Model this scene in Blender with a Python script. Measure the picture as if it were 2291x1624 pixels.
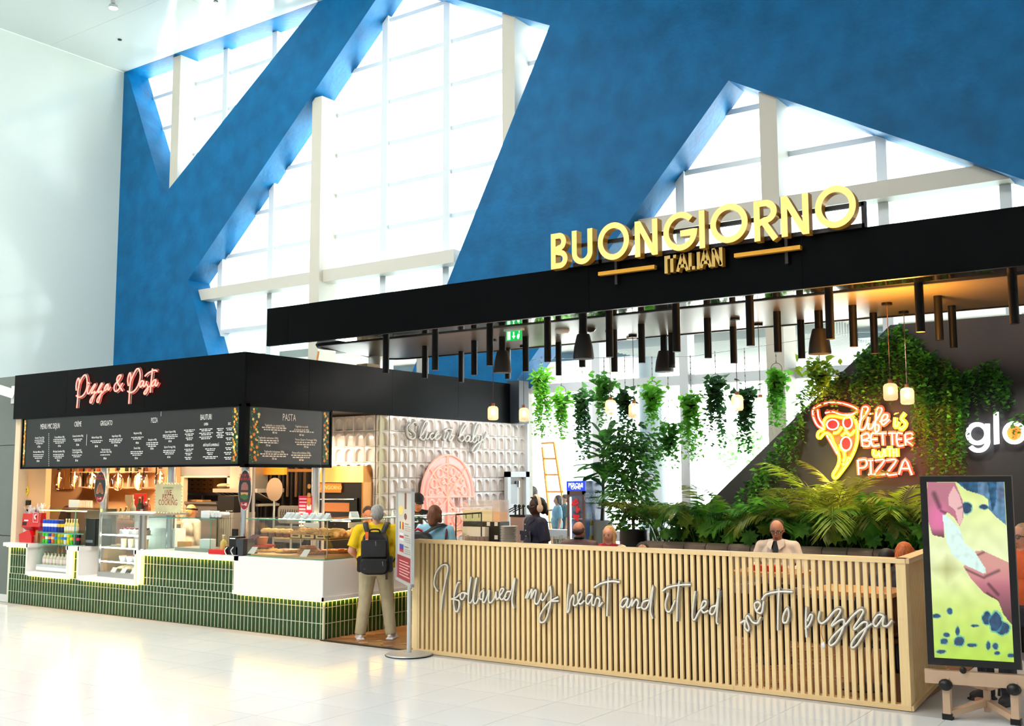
import bpy, math, random
from math import sin, cos, pi, sqrt
from mathutils import Vector, Matrix
from mathutils.geometry import tessellate_polygon
random.seed(7)
for _o in list(bpy.data.objects): bpy.data.objects.remove(_o)
SC = bpy.context.scene
COL = SC.collection
V = Vector
# ---------------------------------------------------------------- camera
F, YAW, PITCH, ROLL, H = 2369.96, -.6119125, .10745085, -.0034220, 2.05
CX, CY = 1145.5, 812
fw = V((sin(YAW)*cos(PITCH), cos(YAW)*cos(PITCH), sin(PITCH)))
rt = V((cos(YAW), -sin(YAW), 0)); up = rt.cross(fw)
CR = cos(ROLL)*rt + sin(ROLL)*up; CU = -sin(ROLL)*rt + cos(ROLL)*up
CAM = V((0, 0, H))
cd = bpy.data.cameras.new('camera'); cam = bpy.data.objects.new('camera', cd); COL.objects.link(cam)
cam.matrix_world = Matrix(((CR.x, CU.x, -fw.x, 0), (CR.y, CU.y, -fw.y, 0), (CR.z, CU.z, -fw.z, H), (0, 0, 0, 1)))
cd.sensor_width = 36; cd.lens = F/2291*36; cd.clip_end = 300
SC.camera = cam
def ray(x, y): return CR*((x-CX)/F) + CU*(-(y-CY)/F) + fw
def at_y(x, y, Y): d = ray(x, y); return CAM + d*(Y/d.y)
def at_x(x, y, X): d = ray(x, y); return CAM + d*(X/d.x)
def at_z(x, y, z=0.): d = ray(x, y); return CAM + d*((z-H)/d.z)
# ---------------------------------------------------------------- world, lights, exposure
SC.view_settings.view_transform = 'Standard'; SC.view_settings.look = 'None'
SC.view_settings.exposure = 0.1; SC.view_settings.gamma = 1.0
SC.view_settings.use_curve_mapping = False
w = bpy.data.worlds.new('sky'); SC.world = w; w.use_nodes = True
w.node_tree.nodes['Background'].inputs[0].default_value = (.90, .97, 1.0, 1)
w.node_tree.nodes['Background'].inputs[1].default_value = 4.0
SC.cycles.max_bounces = 6; SC.cycles.diffuse_bounces = 3; SC.cycles.glossy_bounces = 3
SC.cycles.transparent_max_bounces = 16; SC.cycles.transmission_bounces = 4
SC.cycles.caustics_reflective = False; SC.cycles.caustics_refractive = False
SC.cycles.sample_clamp_indirect = 6.0
def lamp(name, kind, loc, power, color=(1, 1, 1), size=.1, size_y=None, rot=None, spot=None, blend=.4):
    l = bpy.data.lights.new(name, kind); l.energy = power; l.color = color
    if kind == 'AREA':
        l.size = size
        if size_y: l.shape = 'RECTANGLE'; l.size_y = size_y
    else: l.shadow_soft_size = size
    if spot: l.spot_size = spot; l.spot_blend = blend
    o = bpy.data.objects.new(name, l); o.location = loc
    if rot: o.rotation_euler = rot
    COL.objects.link(o); return o
WARM = (1, .78, .54)
sun = bpy.data.lights.new('sun', 'SUN'); sun.energy = 190; sun.angle = .01; sun.color = (1, .98, .94)
so = bpy.data.objects.new('sun', sun); COL.objects.link(so)
so.rotation_euler = V((-.75, .12, -.9)).to_track_quat('-Z', 'Y').to_euler()   # along the outside of the glass wall
# fill lights added high in the hall, no such lamps in view
for mx, my, pw in ((-18, 5, 950), (-9, 1, 800), (-5, -1, 420)):
    lamp('hall_fill', 'AREA', (mx, my, 12.8), pw, (.98, 1, 1), 7, 6, (math.radians(8), 0, 0))
lamp('left_wall_fill', 'AREA', (-11.5, 6, 11.6), 620, (.96, 1, 1), 5, 5, (0, math.radians(100), math.radians(-14)))  # added fill light to brighten the left wall, no window there
for mx, pw in ((-16, 80), (-12, 100), (-8, 220), (-4.5, 270), (-1, 270)):
    lamp('floor_fill', 'SPOT', (mx, 6.6, 12.8), pw, (.98, .99, 1), .4, spot=1.75, blend=1.)  # unseen spots added to brighten the floor and fence front
# downlights inside the food counter
for lx in (-16.2, -14.6, -13.0, -11.9):
    lamp('counter_lamp', 'AREA', (lx, 11.2, 2.78), 48, WARM, .5)
for lx, ly, pw in ((-13.3, 13.3, 60), (-18.6, 11.7, 110), (-16.0, 11.8, 90), (-12.6, 12.0, 34)):
    lamp('kitchen_lamp', 'AREA', (lx, ly, 2.75), pw, WARM, .6)
# downlights of the canopy over the seating
for lx, ly in ((-10.2, 11.2), (-8.6, 12.2), (-6.9, 12.0), (-5.0, 12.2), (-3.4, 11.8)):
    lamp('canopy_lamp', 'SPOT', (lx, ly, 3.5), 150, (1, .78, .52), .06, spot=1.7, blend=.8)
for lx in (-6.4, -5.0, -3.6, -2.4):
    lamp('plant_fill', 'SPOT', (lx, 13.2, 3.8), 170, (1, .9, .74), .05, None, (math.radians(24), 0, 0), 1.5, .8)  # extra spots added to brighten the palms and ivy
lamp('tile_wall_fill', 'AREA', (-9.3, 14.6, 3.9), 62, (1, .93, .88), 1.2, 2.4, (0, math.radians(42), 0))  # fill light added to brighten the tiles, no fitting there
# ---------------------------------------------------------------- materials
def lin(c):
    return tuple(((v/255)/12.92 if v/255 <= .04045 else ((v/255+.055)/1.055)**2.4) for v in c)
MATS = {}
def mat(name, c=(200, 200, 200), rough=.5, metal=0., emit=None, es=0., noise=None, bump=None, spec=.5, trans=0., alpha=1., coat=0., c2=None, stretch=None, band=None):
    if name in MATS: return MATS[name]
    m = bpy.data.materials.new(name); m.use_nodes = True; nt = m.node_tree
    b = nt.nodes['Principled BSDF']; I = b.inputs
    I['Base Color'].default_value = (*lin(c), 1); I['Roughness'].default_value = rough; I['Metallic'].default_value = metal
    I['Specular IOR Level'].default_value = spec; I['Transmission Weight'].default_value = trans; I['Alpha'].default_value = alpha
    I['Coat Weight'].default_value = coat
    if emit: I['Emission Color'].default_value = (*lin(emit), 1); I['Emission Strength'].default_value = es
    def coord():
        tc = nt.nodes.new('ShaderNodeTexCoord'); mp = nt.nodes.new('ShaderNodeMapping'); nt.links.new(tc.outputs['Object'], mp.inputs[0])
        if stretch: mp.inputs['Scale'].default_value = stretch
        return mp.outputs[0]
    if noise:
        n = nt.nodes.new('ShaderNodeTexNoise'); n.inputs['Scale'].default_value = noise[0]; n.inputs['Detail'].default_value = noise[2] if len(noise) > 2 else 4
        nt.links.new(coord(), n.inputs['Vector'])
        r = nt.nodes.new('ShaderNodeValToRGB'); k = noise[1]
        a = lin(c); z = lin(c2) if c2 else None
        r.color_ramp.elements[0].position = .3; r.color_ramp.elements[1].position = .7
        r.color_ramp.elements[0].color = (*(z or [v*(1-k) for v in a]), 1); r.color_ramp.elements[1].color = (*(a if z else [min(1, v*(1+k)) for v in a]), 1)
        nt.links.new(n.outputs['Fac'], r.inputs[0]); nt.links.new(r.outputs[0], I['Base Color'])
    if bump:
        n2 = nt.nodes.new('ShaderNodeTexNoise'); n2.inputs['Scale'].default_value = bump[0]; n2.inputs['Detail'].default_value = 5
        nt.links.new(coord(), n2.inputs['Vector'])
        bp = nt.nodes.new('ShaderNodeBump'); bp.inputs['Strength'].default_value = bump[1]; bp.inputs['Distance'].default_value = .02
        nt.links.new(n2.outputs['Fac'], bp.inputs['Height']); nt.links.new(bp.outputs[0], I['Normal'])
    MATS[name] = m; return m
def glass(name, tint=(245, 252, 250), refl=.06, rough=.0):
    if name in MATS: return MATS[name]
    m = bpy.data.materials.new(name); m.use_nodes = True; nt = m.node_tree; nt.nodes.clear()
    out = nt.nodes.new('ShaderNodeOutputMaterial'); mx = nt.nodes.new('ShaderNodeMixShader')
    t = nt.nodes.new('ShaderNodeBsdfTransparent'); g = nt.nodes.new('ShaderNodeBsdfGlossy')
    fr = nt.nodes.new('ShaderNodeLayerWeight'); fr.inputs['Blend'].default_value = .12
    ma = nt.nodes.new('ShaderNodeMath'); ma.operation = 'MULTIPLY_ADD'; ma.inputs[1].default_value = .5; ma.inputs[2].default_value = refl
    t.inputs[0].default_value = (*lin(tint), 1); g.inputs[0].default_value = (1, 1, 1, 1); g.inputs['Roughness'].default_value = rough
    nt.links.new(fr.outputs['Fresnel'], ma.inputs[0]); nt.links.new(ma.outputs[0], mx.inputs[0])
    nt.links.new(t.outputs[0], mx.inputs[1]); nt.links.new(g.outputs[0], mx.inputs[2]); nt.links.new(mx.outputs[0], out.inputs[0])
    MATS[name] = m; return m
def vcol_mat(name, emit=0., rough=.6):
    if name in MATS: return MATS[name]
    m = bpy.data.materials.new(name); m.use_nodes = True; nt = m.node_tree; b = nt.nodes['Principled BSDF']
    a = nt.nodes.new('ShaderNodeAttribute'); a.attribute_name = 'Col'
    b.inputs['Roughness'].default_value = rough
    if emit:
        b.inputs['Base Color'].default_value = (.01, .01, .01, 1); nt.links.new(a.outputs['Color'], b.inputs['Emission Color']); b.inputs['Emission Strength'].default_value = emit
    else: nt.links.new(a.outputs['Color'], b.inputs['Base Color'])
    MATS[name] = m; return m
# ---------------------------------------------------------------- mesh builder
def wm(o):
    m = Matrix()
    while o is not None: m = o.matrix_basis @ m; o = o.parent
    return m
def frame(d, hint=None):
    d = d.normalized(); h = hint or (V((0, 0, 1)) if abs(d.z) < .9 else V((1, 0, 0)))
    a = h.cross(d)
    if a.length < 1e-6: a = V((1, 0, 0)).cross(d)
    a.normalize(); return a, d.cross(a)
class MB:
    def __init__(s): s.v = []; s.f = []; s.c = []
    def add(s, vs, fs):
        o = len(s.v); s.v += [tuple(p) for p in vs]; s.f += [tuple(i+o for i in f) for f in fs]; return s
    def poly(s, ps): return s.add(ps, [tuple(range(len(ps)))])
    def box(s, x0, x1, y0, y1, z0, z1):
        return s.add([(x0, y0, z0), (x1, y0, z0), (x1, y1, z0), (x0, y1, z0), (x0, y0, z1), (x1, y0, z1), (x1, y1, z1), (x0, y1, z1)],
                     [(3, 2, 1, 0), (4, 5, 6, 7), (0, 1, 5, 4), (1, 2, 6, 5), (2, 3, 7, 6), (3, 0, 4, 7)])
    def obox(s, c, sx, sy, sz, rot=None):
        rot = rot or Matrix.Identity(3); c = V(c)
        k = MB().box(-sx/2, sx/2, -sy/2, sy/2, -sz/2, sz/2)
        return s.add([c + rot @ V(p) for p in k.v], k.f)
    def bar(s, p, q, wd, h, hint=None):
        p, q = V(p), V(q); a, b = frame(q-p, hint); vs = []
        for c in (p, q):
            for i, j in ((-1, -1), (1, -1), (1, 1), (-1, 1)): vs.append(c + a*(i*wd/2) + b*(j*h/2))
        return s.add(vs, [(3, 2, 1, 0), (4, 5, 6, 7), (0, 1, 5, 4), (1, 2, 6, 5), (2, 3, 7, 6), (3, 0, 4, 7)])
    def cyl(s, p, q, r0, r1=None, n=12, caps=True):
        p, q = V(p), V(q); r1 = r0 if r1 is None else r1; a, b = frame(q-p); vs = []
        for c, r in ((p, r0), (q, r1)):
            for i in range(n): t = 2*pi*i/n; vs.append(c + a*(r*cos(t)) + b*(r*sin(t)))
        fs = [(i, (i+1) % n, n+(i+1) % n, n+i) for i in range(n)]
        if caps: fs += [tuple(range(n))[::-1], tuple(range(n, 2*n))]
        return s.add(vs, fs)
    def tube(s, pts, r, n=6, closed=False, flat=None, caps=True):
        # flat=(normal vector, thickness): an elliptical section
        pts = [V(p) for p in pts]; m = len(pts); vs = []; prev = None
        for i, p in enumerate(pts):
            a0 = pts[(i-1) % m] if (closed or i) else p; a1 = pts[(i+1) % m] if (closed or i < m-1) else p
            t = (a1-a0)
            if t.length < 1e-9: t = V((1, 0, 0))
            t.normalize()
            if flat: nn = V(flat[0]).normalized(); a = nn.cross(t); a.normalize(); b = nn; rb = flat[1]
            else:
                if prev is None: a, b = frame(t)
                else:
                    a = prev - t*prev.dot(t)
                    if a.length < 1e-6: a, b = frame(t)
                    a.normalize(); b = t.cross(a)
                prev = a; rb = r if not callable(r) else None
            rr = r(i/(m-1)) if callable(r) else r
            if rb is None: rb = rr
            for k in range(n): u = 2*pi*k/n; vs.append(p + a*(rr*cos(u)) + b*(rb*sin(u)))
        fs = []
        for i in range(m if closed else m-1):
            j = (i+1) % m
            for k in range(n): l = (k+1) % n; fs.append((i*n+k, i*n+l, j*n+l, j*n+k))
        if caps and not closed: fs += [tuple(range(n))[::-1], tuple(range((m-1)*n, m*n))]
        return s.add(vs, fs)
    def lathe(s, prof, c=(0, 0, 0), n=14, ax=None):
        c = V(c); vs = []; fs = []; m = len(prof)
        a, b, d = V((1, 0, 0)), V((0, 1, 0)), V((0, 0, 1))
        if ax: d = V(ax).normalized(); a, b = frame(d)
        for r, z in prof:
            for i in range(n): t = 2*pi*i/n; vs.append(c + a*(r*cos(t)) + b*(r*sin(t)) + d*z)
        for j in range(m-1):
            for i in range(n): k = (i+1) % n; fs.append((j*n+i, j*n+k, (j+1)*n+k, (j+1)*n+i))
        if prof[0][0] > 1e-5: fs.append(tuple(range(n))[::-1])
        if prof[-1][0] > 1e-5: fs.append(tuple(range((m-1)*n, m*n)))
        return s.add(vs, fs)
    def ball(s, c, r, n=12, m=8, rot=None):
        if not hasattr(r, '__len__'): r = (r, r, r)
        c = V(c); vs = [c + (rot @ V((0, 0, r[2])) if rot else V((0, 0, r[2])))]
        for j in range(1, m):
            ph = pi*j/m
            for i in range(n):
                t = 2*pi*i/n; p = V((r[0]*sin(ph)*cos(t), r[1]*sin(ph)*sin(t), r[2]*cos(ph))); vs.append(c + (rot @ p if rot else p))
        vs.append(c - (rot @ V((0, 0, r[2])) if rot else V((0, 0, r[2])))); L = len(vs)-1
        fs = [(0, 1+i, 1+(i+1) % n) for i in range(n)]
        for j in range(m-2):
            for i in range(n): k = (i+1) % n; o = 1+j*n; fs.append((o+i, o+n+i, o+n+k, o+k))
        o = 1+(m-2)*n; fs += [(o+i, L, o+(i+1) % n) for i in range(n)]
        return s.add(vs, fs)
    def cap(s, p, q, r0, r1=None, n=12):
        r1 = r0 if r1 is None else r1
        s.cyl(p, q, r0, r1, n); s.ball(p, r0, n, 7); s.ball(q, r1, n, 7); return s
    def prism(s, ps, ext):
        ps = [V(p) for p in ps]; ext = V(ext); n = len(ps)
        return s.add(ps + [p+ext for p in ps], [tuple(range(n)), tuple(range(n, 2*n))[::-1]] + [(i, n+i, n+(i+1) % n, (i+1) % n) for i in range(n)])
    def plate(s, loops, ext):
        # polygon with holes, extruded by ext
        loops = [[V(p) for p in l] for l in loops]; ext = V(ext)
        tri = tessellate_polygon(loops); flat = [p for l in loops for p in l]; n = len(flat)
        fs = [tuple(t) for t in tri] + [tuple(n+i for i in t[::-1]) for t in tri]; o = 0
        for l in loops:
            k = len(l); fs += [(o+i, n+o+i, n+o+(i+1) % k, o+(i+1) % k) for i in range(k)]; o += k
        return s.add(flat + [p+ext for p in flat], fs)
    def text(s, body, size, o, ux, uy, sx=1., depth=0., align='CENTER', bold=0.):
        # flat lettering: o = anchor point, ux/uy = the directions of the line and of its height
        vs, fs = text_mesh(body, align, bold); o, ux, uy = V(o), V(ux), V(uy); nn = ux.cross(uy)
        if depth:
            return s.add([o + ux*(x*size*sx) + uy*(y*size) + nn*(depth if z > 0 else 0) for x, y, z in text_mesh(body, align, bold, 1)[0]], text_mesh(body, align, bold, 1)[1])
        return s.add([o + ux*(x*size*sx) + uy*(y*size) for x, y, z in vs], fs)
    def mesh(s, name, m=None, smooth=35, fix=True):
        me = bpy.data.meshes.new(name); me.from_pydata(s.v, [], s.f)
        if s.c:
            at = me.color_attributes.new('Col', 'FLOAT_COLOR', 'POINT')
            at.data.foreach_set('color', [k for c in s.c for k in (*c, 1)])
        if fix:
            import bmesh
            bm = bmesh.new(); bm.from_mesh(me); bmesh.ops.recalc_face_normals(bm, faces=bm.faces); bm.to_mesh(me); bm.free()
        if smooth:
            me.shade_smooth()
            me.set_sharp_from_angle(angle=math.radians(smooth))
        if m: me.materials.append(m)
        return me
    def build(s, name, m, parent=None, smooth=35, local=False, stuff=False, fix=True):
        if not local:
            if parent is not None: im = wm(parent).inverted(); s.v = [tuple(im @ V(p)) for p in s.v]; loc = None
            else:
                xs, ys, zs = zip(*s.v); loc = V(((min(xs)+max(xs))/2, (min(ys)+max(ys))/2, min(zs))); s.v = [tuple(V(p)-loc) for p in s.v]
        else: loc = None
        o = bpy.data.objects.new(name, s.mesh(name, m, smooth, fix)); COL.objects.link(o)
        if parent is not None: o.parent = parent
        elif loc is not None: o.location = loc
        if stuff: o['kind'] = 'stuff'
        return o
TXT = {}
def text_mesh(body, align='CENTER', bold=0., depth=0):
    k = (body, align, bold, depth)
    if k in TXT: return TXT[k]
    cu = bpy.data.curves.new('t', 'FONT'); cu.body = body; cu.align_x = align; cu.size = 1; cu.resolution_u = 2; cu.offset = bold
    if depth: cu.extrude = .5; cu.resolution_u = 6
    ob = bpy.data.objects.new('t', cu); COL.objects.link(ob)
    dg = bpy.context.evaluated_depsgraph_get(); me = bpy.data.meshes.new_from_object(ob.evaluated_get(dg))
    r = ([tuple(v.co) for v in me.vertices], [tuple(p.vertices) for p in me.polygons])
    bpy.data.objects.remove(ob); bpy.data.curves.remove(cu); bpy.data.meshes.remove(me)
    TXT[k] = r; return r
def tag(o, label, cat, group=None, kind=None):
    if label: o['label'] = label
    if cat: o['category'] = cat
    if group: o['group'] = group
    if kind: o['kind'] = kind
    return o
def thing(name, label, cat, loc=(0, 0, 0), rz=0., group=None):
    o = bpy.data.objects.new(name, None); COL.objects.link(o); o.location = loc; o.rotation_euler = (0, 0, rz); o.empty_display_size = .05
    return tag(o, label, cat, group)
def struct(name, mb, m, **k):
    o = mb.build(name, m, **k); o['kind'] = 'structure'; return o
def group_struct(name, loc=(0, 0, 0)):
    o = bpy.data.objects.new(name, None); COL.objects.link(o); o.location = loc; o['kind'] = 'structure'; return o
def copy_tree(o, parent=None):
    c = o.copy(); COL.objects.link(c); c.parent = parent
    for ch in list(o.children): copy_tree(ch, c)
    return c
def dup(o, loc, label=None, rz=None, group=None):
    c = copy_tree(o); c.location = loc
    if rz is not None: c.rotation_euler = (0, 0, rz)
    if label: c['label'] = label
    if group: c['group'] = group
    return c
def inst(name, me, loc, parent, rz=0., rot=None, sc=None):
    o = bpy.data.objects.new(name, me); COL.objects.link(o); o.parent = parent; o.location = loc
    if rz: o.rotation_euler = (0, 0, rz)
    if rot: o.rotation_euler = rot
    if sc: o.scale = sc
    return o
def spline(pts, sub=5, closed=False):
    pts = [V(p) for p in pts]; n = len(pts); out = []
    if n < 3 and not closed: return pts
    for i in range(n if closed else n-1):
        if closed: p0, p1, p2, p3 = (pts[(i+k-1) % n] for k in range(4))
        else: p1, p2 = pts[i], pts[i+1]; p0 = pts[i-1] if i else p1*2-p2; p3 = pts[i+2] if i+2 < n else p2*2-p1
        for k in range(sub):
            t = k/sub; out.append(.5*((2*p1) + (p2-p0)*t + (2*p0-5*p1+4*p2-p3)*t*t + (3*p1-p0-3*p2+p3)*t*t*t))
    if not closed: out.append(pts[-1])
    return out
ORD = ['first', 'second', 'third', 'fourth', 'fifth', 'sixth', 'seventh', 'eighth', 'ninth', 'tenth', 'eleventh', 'twelfth', 'thirteenth', 'fourteenth', 'fifteenth', 'sixteenth', 'seventeenth', 'eighteenth']
# ================================================================ the hall
YC, YF, YK, YB, YW = 9.88, 9.82, 9.85, 16.8, 17.6      # counter front, fence front, canopy front, blue wall, glass
M_floor = mat('white floor tile', (230, 231, 231), .16, noise=(.7, .03), spec=.5)
M_grout = mat('floor grout', (176, 172, 166), .7)
GX, GY, TX, TY = .622, .642, -6.04, 7.76
fl = MB().box(-32, 8, -6, 40, -.3, -.006)
floor = struct('floor', fl, M_grout)
fm = MB().box(-GX/2+.0018, GX/2-.0018, -GY/2+.0018, GY/2-.0018, -.006, 0).mesh('floor_tile', M_floor, 0)
big = []
for i in range(-24, 20):
    for j in range(-20, 10):
        x, y = TX+GX*(i+.5), TY+GY*(j+.5)
        if y+GY/2 > (YC+.02 if x < -2.6 else 14): continue
        p = V((x, y, 0))-CAM; d = p.dot(fw)
        if d < .5: big.append((1e9+d, x, y)); continue
        sx, sy = CX+F*p.dot(CR)/d, CY-F*p.dot(CU)/d
        big.append(((d if -90 < sx < 2380 and sy < 1700 else 1e8+d), x, y))
big.sort(); rest = MB()
for k, (d, x, y) in enumerate(big):
    if k < 290 and d < 1e8:
        o = inst('floor_tile', fm, (x-floor.location.x, y-floor.location.y, .0-floor.location.z), floor)
    else: rest.box(x-GX/2+.0018, x+GX/2-.0018, y-GY/2+.0018, y+GY/2-.0018, -.006, 0)
rest.build('floor_tile_field', M_floor, floor, 0, stuff=True)
# blue wall with its cut-outs
M_blue = mat('blue stucco', (2, 99, 152), .48, noise=(2.2, .2, 8), c2=None, bump=(9, .4), spec=.2)
def onB(x, y): return at_y(x, y, YB)
def ext(p, q, z): t = (z-p.z)/(q.z-p.z); return p + (q-p)*t
ZC = 13.1
XL = -24.72
a0, a1 = onB(285, 162), onB(365.5, 438)
holeA = [ext(a1, a0, ZC-.004), a1, ext(a1, onB(715, 0), ZC-.004)]
b0, b1 = onB(420, 627), onB(466, 796)
holeB = [b0, ext(b0, b1, .05), ext(onB(1228, 60), onB(1000, 635), .05), onB(1230, 57), onB(869, -43)]
c0, c1, c2_ = onB(1630, 180), onB(1400, 505), onB(2291, 402)
holeC = [c0, ext(c0, c1, .05), V((1.5, YB, .05)), c0 + (c2_-c0)*((1.5-c0.x)/(c2_.x-c0.x))]
mb = MB(); mb.plate([[V((XL, YB, 0)), V((6, YB, 0)), V((6, YB, 16)), V((-13, YB, 16)), V((-13, YB, ZC)), V((XL, YB, ZC))][::-1]] + [h for h in (holeA, holeB, holeC)], (0, YW-.12-YB, 0))
wall_b = struct('wall_back', mb, M_blue, smooth=0)
# white left wall, ceiling, grey cladding
M_wwall = mat('white gloss wall', (234, 243, 234), .16, noise=(.35, .02), bump=(.5, .03), coat=.5)
struct('wall_left', MB().box(XL-.3, XL, 3, YB, 0, ZC), M_wwall)
struct('wall_left', MB().box(XL-.3, XL, YB, YW+.1, 0, ZC), M_wwall)
M_ceil = mat('white gloss ceiling', (238, 247, 241), .12, noise=(.3, .015), bump=(.4, .02))
cg = group_struct('ceiling', (-18, 12, ZC))
ycut = at_z(640, 110, ZC).y
jx = [-24.72, -19.6, -14.4, -9.4]; jy = [7.5, 11.0, 14.6, YW+.1]
for i in range(3):
    for j in range(3):
        MB().box(jx[i]+.004, jx[i+1]-.004, jy[j]+.004, jy[j+1]-.004, ZC, ZC+.03).build('ceiling_panel', M_ceil, cg, 0)
MB().box(-24.72, -9.4, 7.5, YW+.1, ZC+.03, ZC+.2).build('ceiling_backing', M_ceil, cg, 0)
M_clad = mat('grey cladding', (104, 110, 104), .4, noise=(3, .04))
cl = group_struct('wall_front', (-18, 9.95, 0))
zt = at_y(20, 843, 9.95).z
for z0, z1 in ((.12, 1.09), (1.1, 2.62), (2.63, zt)):
    MB().box(-22.0, -17.32, 9.95, 10.2, z0, z1).build('cladding_panel', M_clad, cl, 0)
MB().box(-22.0, -17.33, 9.99, 10.2, 0.12, zt).build('backing', mat('dark joint', (50, 54, 52), .6), cl, 0)
struct('baseboard_left', MB().box(-22.0, -17.32, 9.93, 10.2, 0, .118), mat('white skirting', (228, 228, 224), .4))
# white drop arm bracket bolted on the cladding
M_white = mat('white paint', (232, 230, 226), .35)
t = thing('wall_bracket', 'white steel arm bracket bolted to the grey cladding at far left', 'bracket', at_y(30, 895, 9.93))
p0 = at_y(-30, 862, 9.6); p1 = at_y(33, 882, 9.93)
MB().bar(p0, p1, .07, .16).build('arm', M_white, t)
MB().obox(at_y(31, 883, 9.93), .12, .03, .3).build('mounting_plate', M_white, t)
# the rest of the hall shell, out of frame
M_hall = mat('hall wall', (214, 216, 212), .6)
struct('wall_behind', MB().box(-25.0, 8.2, -6.3, -6, 0, 16), M_hall)
struct('wall_right', MB().box(8, 8.3, -6, YW, 0, 16), M_hall)
struct('wall_left', MB().box(XL-.3, XL, -6, 3, 0, 16), M_hall)
struct('roof', MB().box(-25, 8.2, -6, 7.5, 14.5, 14.8), M_hall)
struct('roof', MB().box(-14.4, 8.2, 7.5, YW+.1, 15.8, 16.1), M_hall)
struct('wall_behind', MB().box(-25, 8.2, 7.4, 7.5, 13.3, 16.1), M_hall)  # infill added between the roof levels to shut out the sun
struct('wall_left', MB().box(-14.5, -14.4, 7.5, YB, 13.3, 16.1), M_hall); struct('roof', MB().box(-25, -14.3, 7.4, YW+.1, 16.0, 16.2), M_hall)
# curtain wall: posts, transoms and panes
M_frame = mat('white window frame', (236, 242, 246), .35)
M_pane = glass('window glass', (250, 254, 255), .03)
win = group_struct('window_1', (-12, YW, 0))
MX = [-24.7, -23.03, -21.2, -19.36, -17.53, -15.69, -13.9, -12.08, -10.24, -8.4, -6.58, -4.76, -2.92, -1.09, .75, 2.6]
TZ = [0, .95, 3.79, 5.72, 6.66, 7.62, 8.59, 9.55, 10.52, 11.5, 12.45, ZC]
for x in MX: MB().box(x-.085, x+.085, YW-.24, YW+.05, 0, 16).build('window_post', M_frame, win, 0)
me_p = {}
for j, z in enumerate(TZ[1:-1]):
    for i in range(len(MX)-1):
        if z == .95 and not (-13 < MX[i] < -6): continue
        h = .05 if z not in (3.79, .95) else .09
        MB().box(MX[i]+.085, MX[i+1]-.085, YW-.16, YW+.04, z-h, z+h).build('transom', M_frame, win, 0)
for j in range(len(TZ)-1):
    for i in range(len(MX)-1):
        MB().box(MX[i], MX[i+1], YW, YW+.012, TZ[j], TZ[j+1]).build('pane', M_pane, win, 0)
M_col = mat('cream column', (222, 214, 198), .45)
n_col = 0
for x, top in ((-22.77, ZC), (-17.55, at_y(697, 222, 16.95).z), (-12.1, at_y(1122, 27, 16.95).z), (-6.66, at_y(1698, 203, 16.95).z)):
    n_col += 1
    struct('trim_%d' % n_col, MB().box(x, x+.31, 16.93, YW-.1, 0, top), M_col, smooth=0)
M_beam = mat('cream beam', (226, 219, 205), .45)
for xa, xb in ((at_y(447, 655, 17.15).x, -17.5), (-17.24, at_y(1022, 570, 17.15).x), (at_y(1412, 505, 17.15).x, -6.62), (-6.35, at_y(2262, 385, 17.15).x)):
    n_col += 1
    struct('trim_%d' % n_col, MB().box(xa, xb, 17.05, YW-.2, 6.5, 6.78), M_beam, smooth=0)
# outside: ground, terrace roof, bright buildings
M_conc = mat('pale concrete', (120, 144, 156), .8, noise=(2.5, .08), bump=(14, .2))
M_pave = mat('pale paving', (228, 230, 226), .8)
og = group_struct('ground_outside', (-10, 40, 0))
MB().box(-60, 30, YW+.3, 90, -.12, -.02).build('paving', M_pave, og, 0)
# ceiling spotlight on the hall ceiling
t = thing('ceiling_spot', 'small chrome spotlight glowing on the glossy white ceiling', 'spotlight', at_z(254, 2, ZC))
pc = at_z(254, 2, ZC)
MB().cyl(pc, pc-V((0, 0, .12)), .06, n=10).build('bracket', mat('chrome', (200, 200, 200), .2, 1.), t)
MB().lathe([(.05, 0), (.1, -.05), (.11, -.12)], pc-V((0, 0, .06)), 12).build('housing', MATS['chrome'], t)
MB().cyl(pc-V((0, 0, .17)), pc-V((0, 0, .185)), .1, n=12).build('lens', mat('spot lens', (255, 240, 220), .4, emit=(255, 236, 200), es=9), t)
for k, (x, y) in enumerate(((268, 88), (483, 3))):
    p = at_z(x, y, ZC)
    MB().cyl(p, p-V((0, 0, .02)), .05, n=10).build('ceiling_sprinkler', mat('black plastic', (14, 14, 15), .4))
    tag(bpy.data.objects[-1] if False else COL.objects[-1], ('small dark sprinkler head on the white ceiling above the left wall', 'small dark sprinkler head on the white ceiling nearest the top edge')[k], 'sprinkler')
# ================================================================ food counter on the left
M_black = mat('black fascia', (3, 4, 5), .28, bump=(1.2, .03), spec=.05)
M_blk2 = mat('black matt', (5, 5, 6), .45, spec=.25)
XS = -11.47; ZF0, ZF1 = 3.06, 3.805
fa = thing('shop_fascia', 'long black fascia box over the pizza and pasta counter', 'fascia', (-14, YC, ZF0))
sx = [-17.3, -15.74, -13.7, XS]
for i in range(3): MB().box(sx[i]+.002, sx[i+1]-.002, 9.87, 9.9, ZF0, ZF1).build('fascia_panel', M_black, fa)
sy = [9.9, 11.1, 12.95, 14.7, 16.28]
for i in range(4): MB().box(XS-.03, XS, sy[i]+.002, sy[i+1]-.002, ZF0-(.0 if i else .0), ZF1).build('fascia_panel', M_black, fa)
k = MB().box(-21.6, XS-.03, 10.21, 16.28, ZF0+.02, ZF0+.06).box(-17.3, XS-.03, 9.9, 10.21, ZF0+.02, ZF0+.06); k.build('soffit', M_blk2, fa)
MB().box(-17.28, -17.2, 9.9, 9.94, ZF0+.06, ZF1).build('end_panel', M_blk2, fa)
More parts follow.
